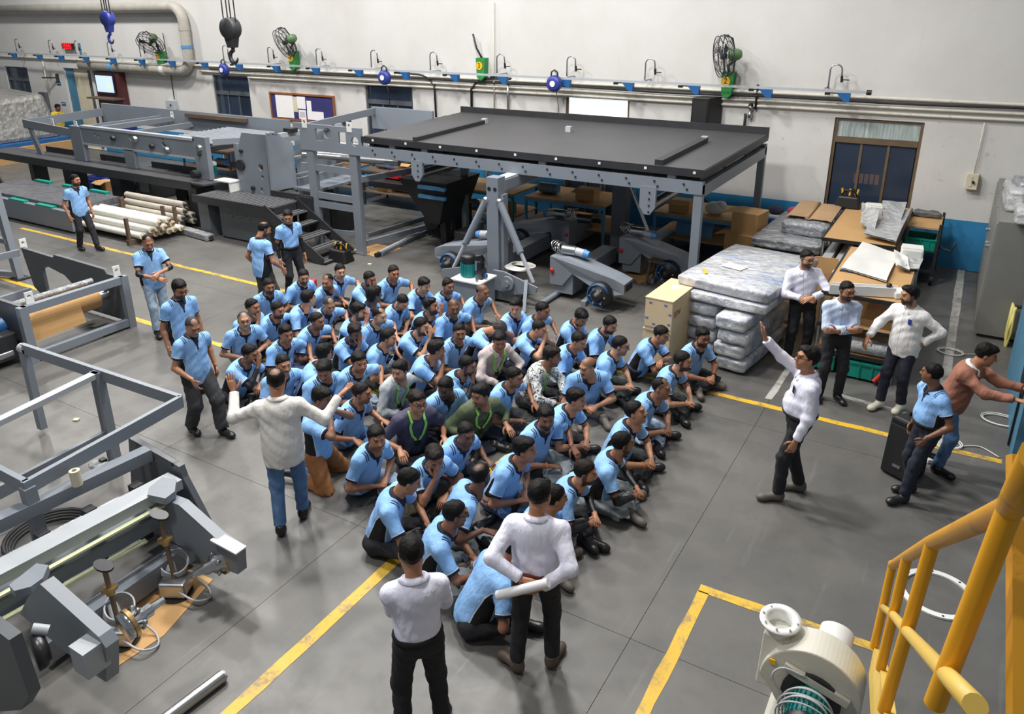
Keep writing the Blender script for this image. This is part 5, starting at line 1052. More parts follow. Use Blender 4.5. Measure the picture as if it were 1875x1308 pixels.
# tool trolley
t = thing('tool_trolley', 'dark three-tier trolley with brown top at the blue wall', 'trolley', (-.52, 16.5, 0))
for x in (-.82, -.24):
    for y in (15.9, 16.95): MB().box((x-.025, y-.025, .1), (x+.025, y+.025, 1.18)).build('post', 'black_steel', t); MB().cyl((x-.03, y, .1), (x+.03, y, .1), .09).build('castor', 'rubber', t)
for z, mt_ in ((1.1, 'board_brown'), (.65, 'black_steel'), (.25, 'black_steel')): MB().box((-.82, 15.9, z-.03), (-.24, 16.95, z)).build('shelf', mt_, t)
MB().tube([(-.24, 15.95, .75), (-.0, 15.9, .7), (.05, 15.8, .9)], .02, 6).build('pull_handle', 'black_steel', t)
bin_((-.53, 16.2), .65, .5, .5, .22, 'teal plastic crate on the dark trolley')
tag(soft_block((-.53, 16.75), 0, .5, .22, 1.1, 1.22, .05, .015, 44).build('film_parcel', 'film_dark'), 'dark film parcel on the trolley top', 'parcel')
# grey locker
t = thing('grey_locker', 'tall grey steel locker with plastic bundles on top', 'locker', (1.1, 15.4, 0)); MB().box((.55, 13.55, .06), (2.2, 17.2, 1.9)).build('body', 'cabinet_grey', t)
for k in range(3): MB().box((.53, 13.62+k*1.19, .12), (.55, 14.75+k*1.19, 1.85)).build('door', 'cabinet_grey', t)
for y, z in ((14.55, 1.25), (14.95, 1.2), (15.9, 1.2)): MB().cyl((.55, y, z), (.47, y, z), .035).build('lock_knob', 'chrome', t)
MB().box((.6, 13.6, 0), (2.2, 17.1, .06)).build('plinth', 'black_steel', t)
for i, (y0, y1, z1, x0) in enumerate(((13.4, 14.3, 2.15, .75), (14.3, 15.4, 2.25, .6), (15.4, 16.4, 2.1, .65))):
    t = thing('film_bundle', ('nearest', 'middle', 'wall-side')[i]+' bundle of folded clear plastic film on the locker', 'bundle', (1.2, (y0+y1)/2, 1.9)); soft_block((x0+.65, (y0+y1)/2), .05*i, 1.3, y1-y0, 1.9, z1, .05, .03, 50+i).build('film', 'film_clear', t); soft_block((x0+.6, (y0+y1)/2), .2, 1.0, .5, z1-.06, z1+.1, .05, .02, 60+i).build('loose_fold', 'foil_grey', t)
# yellow ropes, side cabinet, blue machine housing
t = thing('rope_bundle', 'pale yellow rope bundle hanging at the grey locker corner', 'rope', P(1850, 640, .9)); c = PX(1850, 590, .98); mb = MB()
for k in range(9): mb.tube([c+V(.02*math.sin(k), -.25+.06*k, .3), c+V(.03*math.cos(k*2), -.2+.05*k, -.1), c+V(.0, -.1+.04*math.sin(k*3), -.45), c+V(.02, .05*k-.2, -.8-.05*(k % 3))], .016, 5)
mb.build('strands', 'cable_yellow', t); MB().cyl(c+V(.0, -.1, .3), c+V(.12, -.1, .3), .03).build('peg', 'black_steel', t)
t = thing('blue_housing', 'blue painted machine housing at the right end of the aisle', 'machine', (1.7, 10.8, 0)); MB().box((1.0, 9.5, 0), (2.6, 12.4, 1.25)).build('blue_panel', 'panel_blue', t); MB().box((.99, 9.6, 1.25), (2.6, 12.4, 1.7)).build('grey_top', 'light_grey', t)
MB().box((.985, 9.75, .75), (1.0, 10.3, 1.2)).build('dark_window', 'black_plastic', t); MB().box((.975, 9.9, .05), (.995, 9.95, .8)).build('black_leg', 'black_plastic', t)
for px, py, r, lab in ((1740, 645, .16, 'pale cable coil on the floor beside the locker'), (1832, 770, .2, 'grey cable loop on the floor behind the man in the hoodie'), (1728, 810, .18, 'white cable looped on the yellow line by the loudspeaker')):
    c = P(px, py, .012); mb = MB()
    for k in range(2): mb.tube([c+V((r+.02*k)*math.cos(a), (r*.7+.03*k)*math.sin(a), .004+.008*k) for a in np.linspace(0, 2*math.pi, 25)[:-1]], .008, 5, True)
    mb.tube(spline([c+V(r, 0, 0), c+V(r+.2, .1, 0), c+V(r+.4, -.05, 0)]), .008, 5); tag(mb.build('cable_loop', 'cable_white'), lab, 'cable')
# floor loudspeaker
g = P(1655, 868); t = thing('standing_loudspeaker', 'black PA loudspeaker standing on the floor behind the man in polo', 'loudspeaker', g); f = rot2(g, -.5)
MB().hexa([f(-.2, -.17, 0), f(.2, -.17, 0), f(.13, .2, 0), f(-.13, .2, 0), f(-.2, -.12, .7), f(.2, -.12, .7), f(.13, .2, .7), f(-.13, .2, .7)]).build('cabinet', 'black_plastic', t, bevel=.03)
MB().hexa([f(-.17, -.19, .05), f(.17, -.19, .05), f(.17, -.16, .05), f(-.17, -.16, .05), f(-.17, -.145, .62), f(.17, -.145, .62), f(.17, -.11, .62), f(-.17, -.11, .62)]).build('grille', 'rubber', t)
MB().cbox(f(0, -.185, .16), (.09, .01, .03), -.5).build('badge', 'steel', t); MB().tube([f(-.08, .05, .7), f(-.08, .05, .74), f(.08, .05, .74), f(.08, .05, .7)], .014, 6).build('carry_handle', 'black_plastic', t)
p = P(1708, 842, .03); tag(MB().cbox(p, (.16, .1, .05), .5).build('power_adapter', 'white_paint', bevel=.008), 'white box on the floor beside the black loudspeaker', 'box')
# white ring on the floor
c = P(1716, 1089, .0); t = thing('flange_ring', 'flat white steel flange ring lying on the concrete floor', 'ring', c); n = 40; vs = []
for z in (0.002, .02):
    for r in (.325, .27): vs += [c+V(r*math.cos(2*math.pi*i/n), r*math.sin(2*math.pi*i/n), z) for i in range(n)]
MB().add(vs, [(2*n+i, 2*n+(i+1) % n, 3*n+(i+1) % n, 3*n+i) for i in range(n)]+[(i, (i+1) % n, 2*n+(i+1) % n, 2*n+i) for i in range(n)]+[(n+i, n+(i+1) % n, 3*n+(i+1) % n, 3*n+i) for i in range(n)]).build('ring', 'white_paint', t)
for k in range(8): a = k*math.pi/4+.2; MB().cyl(c+V(.3*math.cos(a), .3*math.sin(a), .019), c+V(.3*math.cos(a), .3*math.sin(a), .0215), .011, n=8).build('bolt_hole', 'black_plastic', t)
# ---------------------------------------------------------------- blower
bc = V(-.31, 4.72, .47); t = thing('centrifugal_blower', 'cream centrifugal blower with teal motor and round outlet flange', 'blower', (-.35, 4.7, 0))
R0 = .34; prof = []
for i in range(65):
    a = math.radians(180)-2*math.pi*i/64*.92; r = R0*(.86+.2*(1-i/64)); prof.append(bc+V(r*math.cos(a), -.13, r*math.sin(a)))
body = MB(); body.prism(prof, (0, .26, 0)); body.build('volute', 'blower_cream', t, bevel=.012)
fl = V(-.60, 4.76, .84); d = nrm((-.02, -.08, 1)); MB().hexa([bc+V(-.38, -.13, -.1), bc+V(-.12, -.13, -.1), bc+V(-.12, .13, -.1), bc+V(-.38, .13, -.1), fl+V(-.09, -.09, -.08), fl+V(.09, -.09, -.08), fl+V(.09, .09, -.08), fl+V(-.09, .09, -.08)]).build('outlet_duct', 'blower_cream', t, bevel=.01)
MB().lathe(fl, d, [(.1, -.12), (.1, 0), (.145, 0), (.145, .014), (.09, .014), (.09, -.1)], 24).build('outlet_flange', 'white_paint', t); MB().cyl(fl-d*.1, fl-d*.099, .09, n=20).build('outlet_dark', 'cabinet_grey', t)
for k in range(8): a = k*math.pi/4; MB().cyl(fl+V(.12*math.cos(a), .12*math.sin(a), .012), fl+V(.12*math.cos(a), .12*math.sin(a), .022), .008, n=8).build('flange_bolt', 'steel', t)
MB().lathe(bc+V(.06, .13, .1), nrm((.05, 1, .35)), [(.12, 0), (.12, .24), (.112, .24), (.112, .02)], 24).build('inlet_pipe', 'white_paint', t); MB().cyl(bc+V(.06, .13, .1)+nrm((.05, 1, .35))*.23, bc+V(.06, .13, .1)+nrm((.05, 1, .35))*.235, .115, n=20).build('inlet_cover', 'white_paint', t)
MB().bar(bc+V(-.2, -.15, .17), bc+V(.24, -.15, .05), .03, .06).build('bracket_bar', 'blower_cream', t); MB().box(bc+V(-.3, -.145, .13), bc+V(-.26, -.135, .17)).build('warning_label', 'ring_yellow', t)
MB().cyl(bc+V(.0, -.13, -.03), bc+V(0, -.16, -.03), .2, n=24).build('mount_plate', 'black_steel', t)
mo = MB().cyl(bc+V(0, -.16, -.03), bc+V(0, -.42, -.05), .12, n=20).build('electric_motor', 'teal_motor', t)
for k in range(24): a = 2*math.pi*k/24; MB().bar(bc+V(.125*math.cos(a), -.18, -.03+.125*math.sin(a)), bc+V(.125*math.cos(a), -.4, -.05+.125*math.sin(a)), .008, .02, (math.cos(a), 0, math.sin(a))).build('cooling_fin', 'teal_motor', mo)
MB().lathe(bc+V(0, -.42, -.05), (0, -1, -.05), [(.135, -.04), (.135, .05), (.1, .08), (0, .09)], 20).build('fan_cowl', 'black_plastic', mo)
mb = MB()
for k in range(6): mb.tube([bc+V((.155+.017*(k % 3))*math.cos(a), -.24-.026*k, -.03+(.15+.017*((k+1) % 3))*math.sin(a)) for a in np.linspace(-.4, 3.6, 24)], .0065, 5)
mb.tube(spline([bc+V(-.17, -.2, -.05), bc+V(-.26, -.2, .08), bc+V(-.2, -.18, .17), bc+V(-.05, -.17, .16)]), .008, 5); mb.build('cable_coil', 'cable_grey', t)
MB().hexa([bc+V(-.3, -.3, -.47), bc+V(.3, -.3, -.47), bc+V(.3, .2, -.47), bc+V(-.3, .2, -.47), bc+V(-.22, -.2, -.3), bc+V(.22, -.2, -.3), bc+V(.22, .13, -.3), bc+V(-.22, .13, -.3)]).build('foot', 'blower_cream', t)
# ---------------------------------------------------------------- yellow stair railing
def at(px, py, dist): return EYE+nrm(ray(px, py))*dist
t = thing('stair_railing', 'yellow tubular stair railing with worn handrail', 'railing', at(1640, 1190, 6.0)*[1, 1, 0])
posts = [((1634, 1036), (1600, 1186), 6.25, .028), ((1661, 1020), (1612, 1226), 5.0, .028), ((1708, 994), (1618, 1302), 3.6, .027), ((1850, 930), (1712, 1290), 2.15, .027)]
tops = []
for tp, bt, dist, r in posts:
    a = at(*tp, dist); b_ = PY(*bt, a[1]+.02); MB().cyl(b_, a, r, n=14).build('post', 'yellow_paint', t); tops.append((a, b_))
hr = [tops[0][0]+V(0, .02, .0)]+[q[0] for q in tops]+[at(1905, 835, 1.5)]; MB().tube(hr, .03, 12).build('handrail', 'yellow_worn', t)
mids = [q[0]+(q[1]-q[0])*f for q, f in zip(tops, (.5, .5, .5, .83))]; MB().tube(mids+[mids[-1]+(mids[-1]-mids[-2])*.35], .024, 12).build('mid_rail', 'yellow_pale', t)
a, b_ = at(1866, 835, 2.35), at(1868, 1330, 2.35); MB().bar(a, b_, .045, .045).build('corner_post', 'yellow_worn', t)
st = thing('stair_stringer', 'yellow steel stair side plate beneath the railing', 'stair', at(1600, 1187, 6.2)*[1, 1, 0])
q = [tops[0][1], tops[1][1], tops[2][1], tops[2][1]+(tops[2][1]-tops[1][1])*.6]
MB().prism([q[0]+V(0, 0, -.02), q[0]+V(0.02, .05, -.1) if 0 else q[0]+V(0, 0, 0), q[1], q[3], q[3]+V(.0, 0, -.28), q[0]+V(0, -.25, -.02)], (.05, .01, 0)).build('side_plate', 'yellow_pale', st)
tag(MB().box((1.0, 6.0, 0), (1.5, 7.4, .9)).build('blue_column', 'panel_blue', bevel=.01), 'blue steel housing beyond the yellow railing', 'machine')

for px, py, sx, sy, a, lab in ((677, 485, .08, .05, .3, 'small cream block lying on the floor beyond the seated men'), (1124, 545, .12, .07, .8, 'torn paper scrap on the floor by the chuck of the roll arm'), (140, 770, .07, .06, .5, 'white paper scrap on the floor inside the flat bar frame')):
    p = P(px, py); tag(MB().cbox(p+V(0, 0, .012), (sx, sy, .02 if px != 677 else .024), a, .06).build('paper_scrap', 'cream' if px < 1300 else 'concrete_floor', bevel=.004), lab, 'scrap')
# ================================================================== people: surfaces grown from distance fields
def smin(a, b, k):
    h = np.maximum(k-np.abs(a-b), 0.)/k
    return np.minimum(a, b)-h*h*k*.25
class Field:
    def __init__(s, lo, hi, h):
        s.h = h; s.lo = np.array(lo)-2*h; n = np.ceil((np.array(hi)+2*h-s.lo)/h).astype(int)+1
        s.ax = [s.lo[i]+h*np.arange(n[i]) for i in range(3)]; s.f = np.full(n, .12, np.float32)
    def sl(s, lo, hi):
        ix = []
        for i in range(3):
            a = max(0, int((lo[i]-s.lo[i])/s.h)); b = min(len(s.ax[i]), int((hi[i]-s.lo[i])/s.h)+2)
            if b <= a: return None
            ix.append(slice(a, b))
        return tuple(ix)
    def xyz(s, ix): return s.ax[0][ix[0]][:, None, None], s.ax[1][ix[1]][None, :, None], s.ax[2][ix[2]][None, None, :]
    def cone(s, a, b, ra, rb, k=.03, cut=None):
        """tapered capsule; cut = (t0, t1) keeps that part of its length with flat ends"""
        a, b = np.array(a, float), np.array(b, float); m = max(ra, rb)+k+2*s.h
        ix = s.sl(np.minimum(a, b)-m, np.maximum(a, b)+m)
        if ix is None: return
        x, y, z = s.xyz(ix); d = b-a; L2 = max(d@d, 1e-9)
        t = ((x-a[0])*d[0]+(y-a[1])*d[1]+(z-a[2])*d[2])/L2; tc = np.clip(t, 0, 1)
        dist = np.sqrt((x-a[0]-tc*d[0])**2+(y-a[1]-tc*d[1])**2+(z-a[2]-tc*d[2])**2)-(ra+tc*(rb-ra))
        if cut is not None: dist = np.maximum(dist, (t-cut)*math.sqrt(L2))
        s.f[ix] = smin(s.f[ix], dist, k)
    def ell(s, c, r, R=None, k=.05):
        c, r = np.array(c, float), np.array(r, float); R = np.eye(3) if R is None else R
        m = r.max()+k+2*s.h; ix = s.sl(c-m, c+m)
        if ix is None: return
        x, y, z = s.xyz(ix); p = [(x-c[0])*R[0][i]+(y-c[1])*R[1][i]+(z-c[2])*R[2][i] for i in range(3)]
        k0 = np.sqrt((p[0]/r[0])**2+(p[1]/r[1])**2+(p[2]/r[2])**2)
        k1 = np.sqrt((p[0]/r[0]**2)**2+(p[1]/r[1]**2)**2+(p[2]/r[2]**2)**2)
        s.f[ix] = smin(s.f[ix], k0*(k0-1)/np.maximum(k1, 1e-6), k)
    def all(s): return s.ax[0][:, None, None], s.ax[1][None, :, None], s.ax[2][None, None, :]
    def plane(s, p, n):                      # keep the side n points away from
        x, y, z = s.all(); s.f = np.maximum(s.f, (x-p[0])*n[0]+(y-p[1])*n[1]+(z-p[2])*n[2]).astype(np.float32)
    def folds(s, amp, seed):
        x, y, z = s.all(); q = seed*1.7
        s.f = s.f+(amp*(np.sin(31*x+17*z+q)*np.sin(27*z-23*y+2*q)+.6*np.sin(55*z+31*x-41*y+q))).astype(np.float32)
    def mesh(s):
        f = s.f; f[0], f[-1] = .1, .1; f[:, 0], f[:, -1] = .1, .1; f[:, :, 0], f[:, :, -1] = .1, .1
        ins = f < 0; n = np.array(f.shape)
        cnt = np.zeros(n-1, np.int8)
        O = [(i, j, k) for i in (0, 1) for j in (0, 1) for k in (0, 1)]
        for i, j, k in O: cnt += ins[i:n[0]-1+i, j:n[1]-1+j, k:n[2]-1+k]
        ci = np.nonzero((cnt > 0) & (cnt < 8)); nv = len(ci[0]); ids = np.full(n-1, -1, np.int32); ids[ci] = np.arange(nv)
        acc = np.zeros((nv, 3)); w = np.zeros(nv)
        V8 = {o: f[ci[0]+o[0], ci[1]+o[1], ci[2]+o[2]] for o in O}
        for o in O:
            for ax in range(3):
                if o[ax]: continue
                o2 = list(o); o2[ax] = 1; o2 = tuple(o2); fa, fb = V8[o], V8[o2]
                cr = (fa < 0) != (fb < 0); t = np.where(cr, fa/np.where(cr, fa-fb, 1), 0)
                for q in range(3): acc[:, q] += np.where(cr, (o[q]+(t if q == ax else 0)), 0)
                w += cr
        vs = (np.stack(ci, 1)+acc/np.maximum(w, 1)[:, None])*s.h+s.lo
        quads = []
        for ax in range(3):
            u, v = (ax+1) % 3, (ax+2) % 3
            a = np.take(ins, range(n[ax]-1), ax); b = np.take(ins, range(1, n[ax]), ax); e = np.nonzero(a != b); e = np.stack(e, 1)
            ok = (e[:, u] > 0) & (e[:, v] > 0) & (e[:, u] < n[u]-1) & (e[:, v] < n[v]-1); e = e[ok]
            fl = a[tuple(e.T)]; U, Vv = np.eye(3, dtype=int)[u], np.eye(3, dtype=int)[v]
            g = lambda d: ids[tuple((e-d).T)]
            q = np.stack([g(U+Vv), g(Vv), g(U*0), g(U)], 1); q = np.where(fl[:, None], q, q[:, ::-1]); quads.append(q)
        return vs, np.concatenate(quads)
def smooth_verts(vs, q, it=1, lam=.5):
    for _ in range(it):
        s = np.zeros_like(vs); c = np.zeros(len(vs))
        for i in range(4):
            np.add.at(s, q[:, i], vs[q[:, (i+1) % 4]]); np.add.at(c, q[:, i], 1)
        vs = vs*(1-lam)+lam*s/np.maximum(c, 1)[:, None]
    return vs
# ------------------------------------------------------------------ head template (face looks along +y)
SKULL = (V(0, -.012, .032), V(.077, .098, .088))
def head_field(h):
    F = Field((-.1, -.13, -.2), (.1, .14, .14), h)
    F.ell(*SKULL, k=.03); F.ell((0, .022, -.035), (.061, .072, .082), k=.03); F.ell((0, .058, -.098), (.032, .03, .026), k=.03)
    for s in (-1, 1):
        F.ell((s*.047, .03, -.03), (.026, .045, .045), k=.03); F.ell((s*.045, .005, -.075), (.022, .035, .03), k=.03)
    F.cone((-.034, .082, .034), (.034, .082, .034), .013, .013, .02)
    F.cone((0, .086, .02), (0, .112, -.022), .009, .0135, .012)
    for s in (-1, 1): F.ell((s*.013, .099, -.026), (.011, .012, .009), k=.01)
    F.cone((-.02, .087, -.058), (.02, .087, -.058), .009, .009, .012)
    x, y, z = F.all()
    for s in (-1, 1):
        d = np.sqrt((x-s*.032)**2+(y-.103)**2+(z-.013)**2)-.017; F.f = -smin(-F.f, d.astype(np.float32), .012)
    for s in (-1, 1): F.ell((s*.031, .076, .012), (.0135,)*3, k=.003); F.ell((s*.079, -.008, -.004), (.011, .021, .033), k=.008)
    F.cone((0, -.022, -.06), (0, -.04, -.2), .056, .06, .03)
    return F
def head_template(h):
    vs, q = head_field(h).mesh(); x, y, z = vs.T; ax_ = np.abs(x); m = {}
    sm = lambda v, a, b: np.clip((v-a)/(b-a), 0, 1)
    m['eye'] = ((ax_ > .02) & (ax_ < .043) & (z > .004) & (z < .019) & (y > .07)).astype(float)
    m['brow'] = ((ax_ > .012) & (ax_ < .052) & (z > .028) & (z < .043) & (y > .06)).astype(float)*.8
    m['lip'] = ((ax_ < .026) & (z > -.068) & (z < -.05) & (y > .078)).astype(float)
    m['mous'] = ((ax_ < .034) & (z > -.051) & (z < -.036) & (y > .07)).astype(float)
    jaw = sm(-z, .038, .052)*((y > -.012)).astype(float)*sm(z, -.135, -.118)
    m['beard'] = np.clip(jaw-m['lip']*.9, 0, 1); side = ((ax_ > .052) & (z < .02) & (z > -.06) & (y > -.02) & (y < .025)).astype(float)*.8
    m['beard'] = np.maximum(m['beard'], side)
    m['scalp'] = ((.753*y-.659*z < .0) & (z > -.03) & (ax_ < .083)).astype(float)
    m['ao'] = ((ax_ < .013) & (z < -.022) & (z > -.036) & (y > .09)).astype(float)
    return vs, q, m
HEADS = {k: head_template(v) for k, v in (('near', .0074), ('far', .0105))}
def noise3(x, y, z, fr, seed):
    g = np.random.default_rng(seed).uniform(-1, 1, (24, 24, 24)); x, y, z = np.broadcast_arrays(x*fr+11, y*fr+11, z*fr+11); out = 0
    i, j, k = (np.floor(q).astype(int) for q in (x, y, z)); u, v, w = x-i, y-j, z-k
    for a in (0, 1):
        for b in (0, 1):
            for c in (0, 1): out = out+g[(i+a) % 24, (j+b) % 24, (k+c) % 24]*(u if a else 1-u)*(v if b else 1-v)*(w if c else 1-w)
    return out
def hair_mesh(style, h=.0075):
    F = Field((-.12, -.15, -.15), (.12, .14, .17), h); c, r = SKULL
    g = dict(short=.009, full=.014, swept=.013, buzz=.0035, reced=.006, crown=.008, band=.006, long=.02, thin=.007)[style]
    F.ell(c, r+g, k=.02)
    if style in ('full', 'long'): F.ell((.01, .04, .1), (.056, .05, .03), k=.03); F.ell((0, -.04, .07), (.076, .07, .06), k=.03)
    if style == 'swept': F.ell((-.02, .045, .1), (.055, .05, .03), k=.03)
    if style == 'long': F.ell((0, -.07, -.03), (.08, .05, .08), k=.04)
    x, y, z = F.all()
    amp = dict(buzz=.0008, reced=.002, thin=.002).get(style, .0045)
    F.f = (F.f+amp*(noise3(x, y, z, 38, 3)+.7*noise3(x, y, z, 85, 5))).astype(np.float32)
    c0 = dict(short=.002, full=.006, swept=.0, buzz=.0, reced=-.026, crown=.0, band=-.02, long=.022, thin=-.008)[style]
    cutp = .753*y-.659*z-c0+.004*np.sin(70*x+3)+np.maximum(0, np.abs(x)-.03)*.35*(z > .03)
    ear = np.maximum(np.abs(y+.002)-.024, np.maximum(np.abs(z+.012)-.035, .058-np.abs(x)))    # room for the ears
    F.f = np.maximum(F.f, cutp); F.f = np.maximum(F.f, -ear*.9)
    F.f = np.maximum(F.f, -z-(.085 if style == 'long' else .062))
    if style in ('crown', 'reced', 'thin', 'band'):
        cc, rr = {'crown': ((0, -.05, .12), (.05, .055, .06)), 'reced': ((0, .07, .12), (.055, .07, .06)), 'thin': ((0, .05, .125), (.05, .06, .05)), 'band': ((0, .02, .12), (.075, .13, .085))}[style]
        d = np.sqrt(((x-cc[0])/rr[0])**2+((y-cc[1])/rr[1])**2+((z-cc[2])/rr[2])**2); F.f = np.maximum(F.f, ((1-d)*min(rr)).astype(np.float32))
    if style == 'band': F.f = np.maximum(F.f, z-.05)
    F.f = F.f.astype(np.float32)
    vs, q = F.mesh(); me = mk_mesh('hair_'+style, vs, q, smooth=True); return me
HAIR = {}
M('hair_black', (15, 13, 12), .55, vary=.35, scale=30, bmp=.5, bscale=120); M('hair_grey', (62, 59, 58), .55, vary=.3, scale=30, bmp=.5, bscale=120)
M('hair_brown', (27, 20, 17), .55, vary=.3, scale=30, bmp=.5, bscale=120)
for _n in ('hair_black', 'hair_grey', 'hair_brown'): sock(MATS[_n].node_tree.nodes['Principled BSDF'], 'Specular IOR Level', 'Specular').default_value = .2
def get_hair(style, mat):
    if (style, mat) not in HAIR:
        me = hair_mesh(style) if (style, 0) not in HAIR else HAIR[(style, 0)].copy()
        HAIR.setdefault((style, 0), me); me.materials.clear(); me.materials.append(MATS[mat]); HAIR[(style, mat)] = me
    return HAIR[(style, mat)]
# ------------------------------------------------------------------ hands: palm and five separate, bent fingers
def ring_loft(rings):
    n = len(rings[0]); vs = np.concatenate(rings); q = [(i*n+k, i*n+(k+1) % n, (i+1)*n+(k+1) % n, (i+1)*n+k) for i in range(len(rings)-1) for k in range(n)]
    t = [(0, k+1, k) for k in range(1, n-1)]; b = (len(rings)-1)*n; t += [(b, b+k, b+k+1) for k in range(1, n-1)]
    return vs, q, t
def tube_rings(pts, rad, n=6):
    pts = [np.array(p, float) for p in pts]; out = []
    for i, p in enumerate(pts):
        s, u, d = frame(pts[min(i+1, len(pts)-1)]-pts[max(i-1, 0)], (.1, .05, 1))
        out.append(np.array([p+(s*math.cos(2*math.pi*k/n)+u*math.sin(2*math.pi*k/n))*rad[i] for k in range(n)]))
    return out
def hand_template(curl, spread=0., thumb=.5):
    Vs, Q, T = [], [], []
    def put(r):
        v, q, t = ring_loft(r); n = sum(len(a) for a in Vs); Vs.append(v); Q.extend([tuple(i+n for i in f) for f in q]); T.extend([tuple(i+n for i in f) for f in t])
    n = 10; rings = []
    for y, a, b in ((-.045, .029, .024), (-.01, .028, .021), (.02, .035, .019), (.055, .043, .017), (.085, .043, .015), (.098, .036, .010)):
        rings.append(np.array([(a*math.cos(2*math.pi*k/n), y, b*math.sin(2*math.pi*k/n)) for k in range(n)]))
    put(rings)
    for i, L in enumerate((.068, .08, .086, .076)[::-1] if 0 else (.066, .08, .085, .075)):
        x = -.032+.0213*i; seg = [L*.45, L*.32, L*.26]; ang = 0.; p = V(x, .082, 0); pts = [p-V(0, .02, 0), p]; rad = [.0095, .0098]
        dx = (i-1.5)*spread
        for j, sg in enumerate(seg):
            ang += curl*(.75, 1.1, .8)[j]*(1+.08*(3-i)); d = V(dx, math.cos(ang), -math.sin(ang)); p = p+nrm(d)*sg; pts.append(p); rad.append((.0092, .0085, .0062)[j])
        put(tube_rings(pts, rad))
    p = V(.03, .012, -.006); d1 = nrm((.8, .62, -.25-.35*thumb)); d2 = nrm((.42-.3*thumb, .86, -.3-.4*thumb)); d3 = nrm((.2-.4*thumb, .9, -.3-.3*thumb))
    put(tube_rings([p, p+d1*.038, p+d1*.038+d2*.032, p+d1*.038+d2*.032+d3*.026], [.015, .0125, .0108, .0075]))
    return np.concatenate(Vs), np.array(Q), np.array(T)
HANDS = {'relaxed': hand_template(.38), 'fist': hand_template(1.0, 0, 1.0), 'open': hand_template(.08, .1, 0.), 'flat': hand_template(.2, .05, .3)}
# ------------------------------------------------------------------ shoes
def shoe_mesh():
    F = Field((-.07, -.12, -.02), (.07, .22, .16), .009)
    F.ell((0, -.04, .045), (.041, .055, .055), k=.03); F.cone((0, -.02, .06), (0, .12, .035), .046, .043, .04); F.ell((0, .145, .035), (.046, .055, .04), k=.03)
    F.cone((0, -.03, .06), (0, -.038, .125), .044, .043, .03, cut=.85)
    F.plane((0, 0, 0), (0, 0, -1)); return F.mesh()
SHOE_V, SHOE_Q = shoe_mesh(); SHOES = {}
for nm, c, r in (('shoe_black', (30, 30, 32), .35), ('shoe_grey', (92, 86, 80), .6), ('shoe_white', (214, 206, 190), .5), ('shoe_brown', (86, 72, 62), .6)): M(nm, c, r)
def get_shoe(mat):
    if mat not in SHOES:
        me = mk_mesh('shoe', SHOE_V, SHOE_Q, smooth=True); me.materials.append(MATS[mat]); SHOES[mat] = me
    return SHOES[mat]
# ------------------------------------------------------------------ cloth and skin materials
def mat_skin():
    mt, nt, b = newmat('skin'); a = nt.nodes.new('ShaderNodeAttribute'); a.attribute_name = 'Col'
    nt.links.new(a.outputs['Color'], b.inputs['Base Color']); b.inputs['Roughness'].default_value = .48
mat_skin()
def cloth_nodes(name, rough=.85, sheen=.0):
    mt, nt, b = newmat(name); b.inputs['Roughness'].default_value = rough
    co = coords(nt, 'Object'); h = X(nt, noise(nt, coords(nt, 'Object', (1, 1, .5)), 7, 2, .5))*1.
    bump(nt, b, (h+X(nt, noise(nt, coords(nt, 'Object', (1.4, 1, .6)), 19, 2, .5))*.4).so, .5, .05); return mt, nt, b, co
def mat_polo():
    mt, nt, b, co = cloth_nodes('polo_blue', .8)
    a = nt.nodes.new('ShaderNodeAttribute'); a.attribute_name = 'tc'; s = nt.nodes.new('ShaderNodeSeparateXYZ'); nt.links.new(a.outputs['Vector'], s.inputs[0])
    x, y, t = (X(nt, s.outputs[i]) for i in range(3)); a2 = nt.nodes.new('ShaderNodeAttribute'); a2.attribute_name = 'sl'; sl = X(nt, a2.outputs['Fac'])
    navy, blk, wht = lin((24, 28, 50)), lin((16, 17, 22)), lin((214, 224, 238))
    base = mixc(nt, ramp(nt, noise(nt, co, 5, 4), (.3, 0.), (.7, 1.)), lin((128, 174, 226)), lin((142, 187, 236)))
    ax_ = x.abs(); torso = sl.gt(.2)
    wid = (t._op('MULTIPLY', -.06))+.085
    panel = ((y+.012).abs()-wid).lt(0)*ax_.gt(.085)*t.lt(.70)*torso
    edge = ((y+.012).abs()-wid-.007).lt(0)*ax_.gt(.085)*t.lt(.72)*torso
    c = mixc(nt, edge, base, wht); c = mixc(nt, panel, c, blk)
    st = ((ax_-.112).abs().lt(.005)+(ax_-.134).abs().lt(.005))*t.gt(.84)*(y-.02).abs().lt(.05)*torso
    c = mixc(nt, st.mn(1.), c, navy)
    plk = (ax_-((t-.78).mx(0.)*.16+.011)).lt(0)*y.gt(.0)*t.gt(.7)*torso; c = mixc(nt, plk, c, navy)
    c = mixc(nt, sl.lt(.032)*sl.gt(.024), c, wht); c = mixc(nt, sl.lt(.024), c, navy)
    nt.links.new(c, b.inputs['Base Color'])
mat_polo()
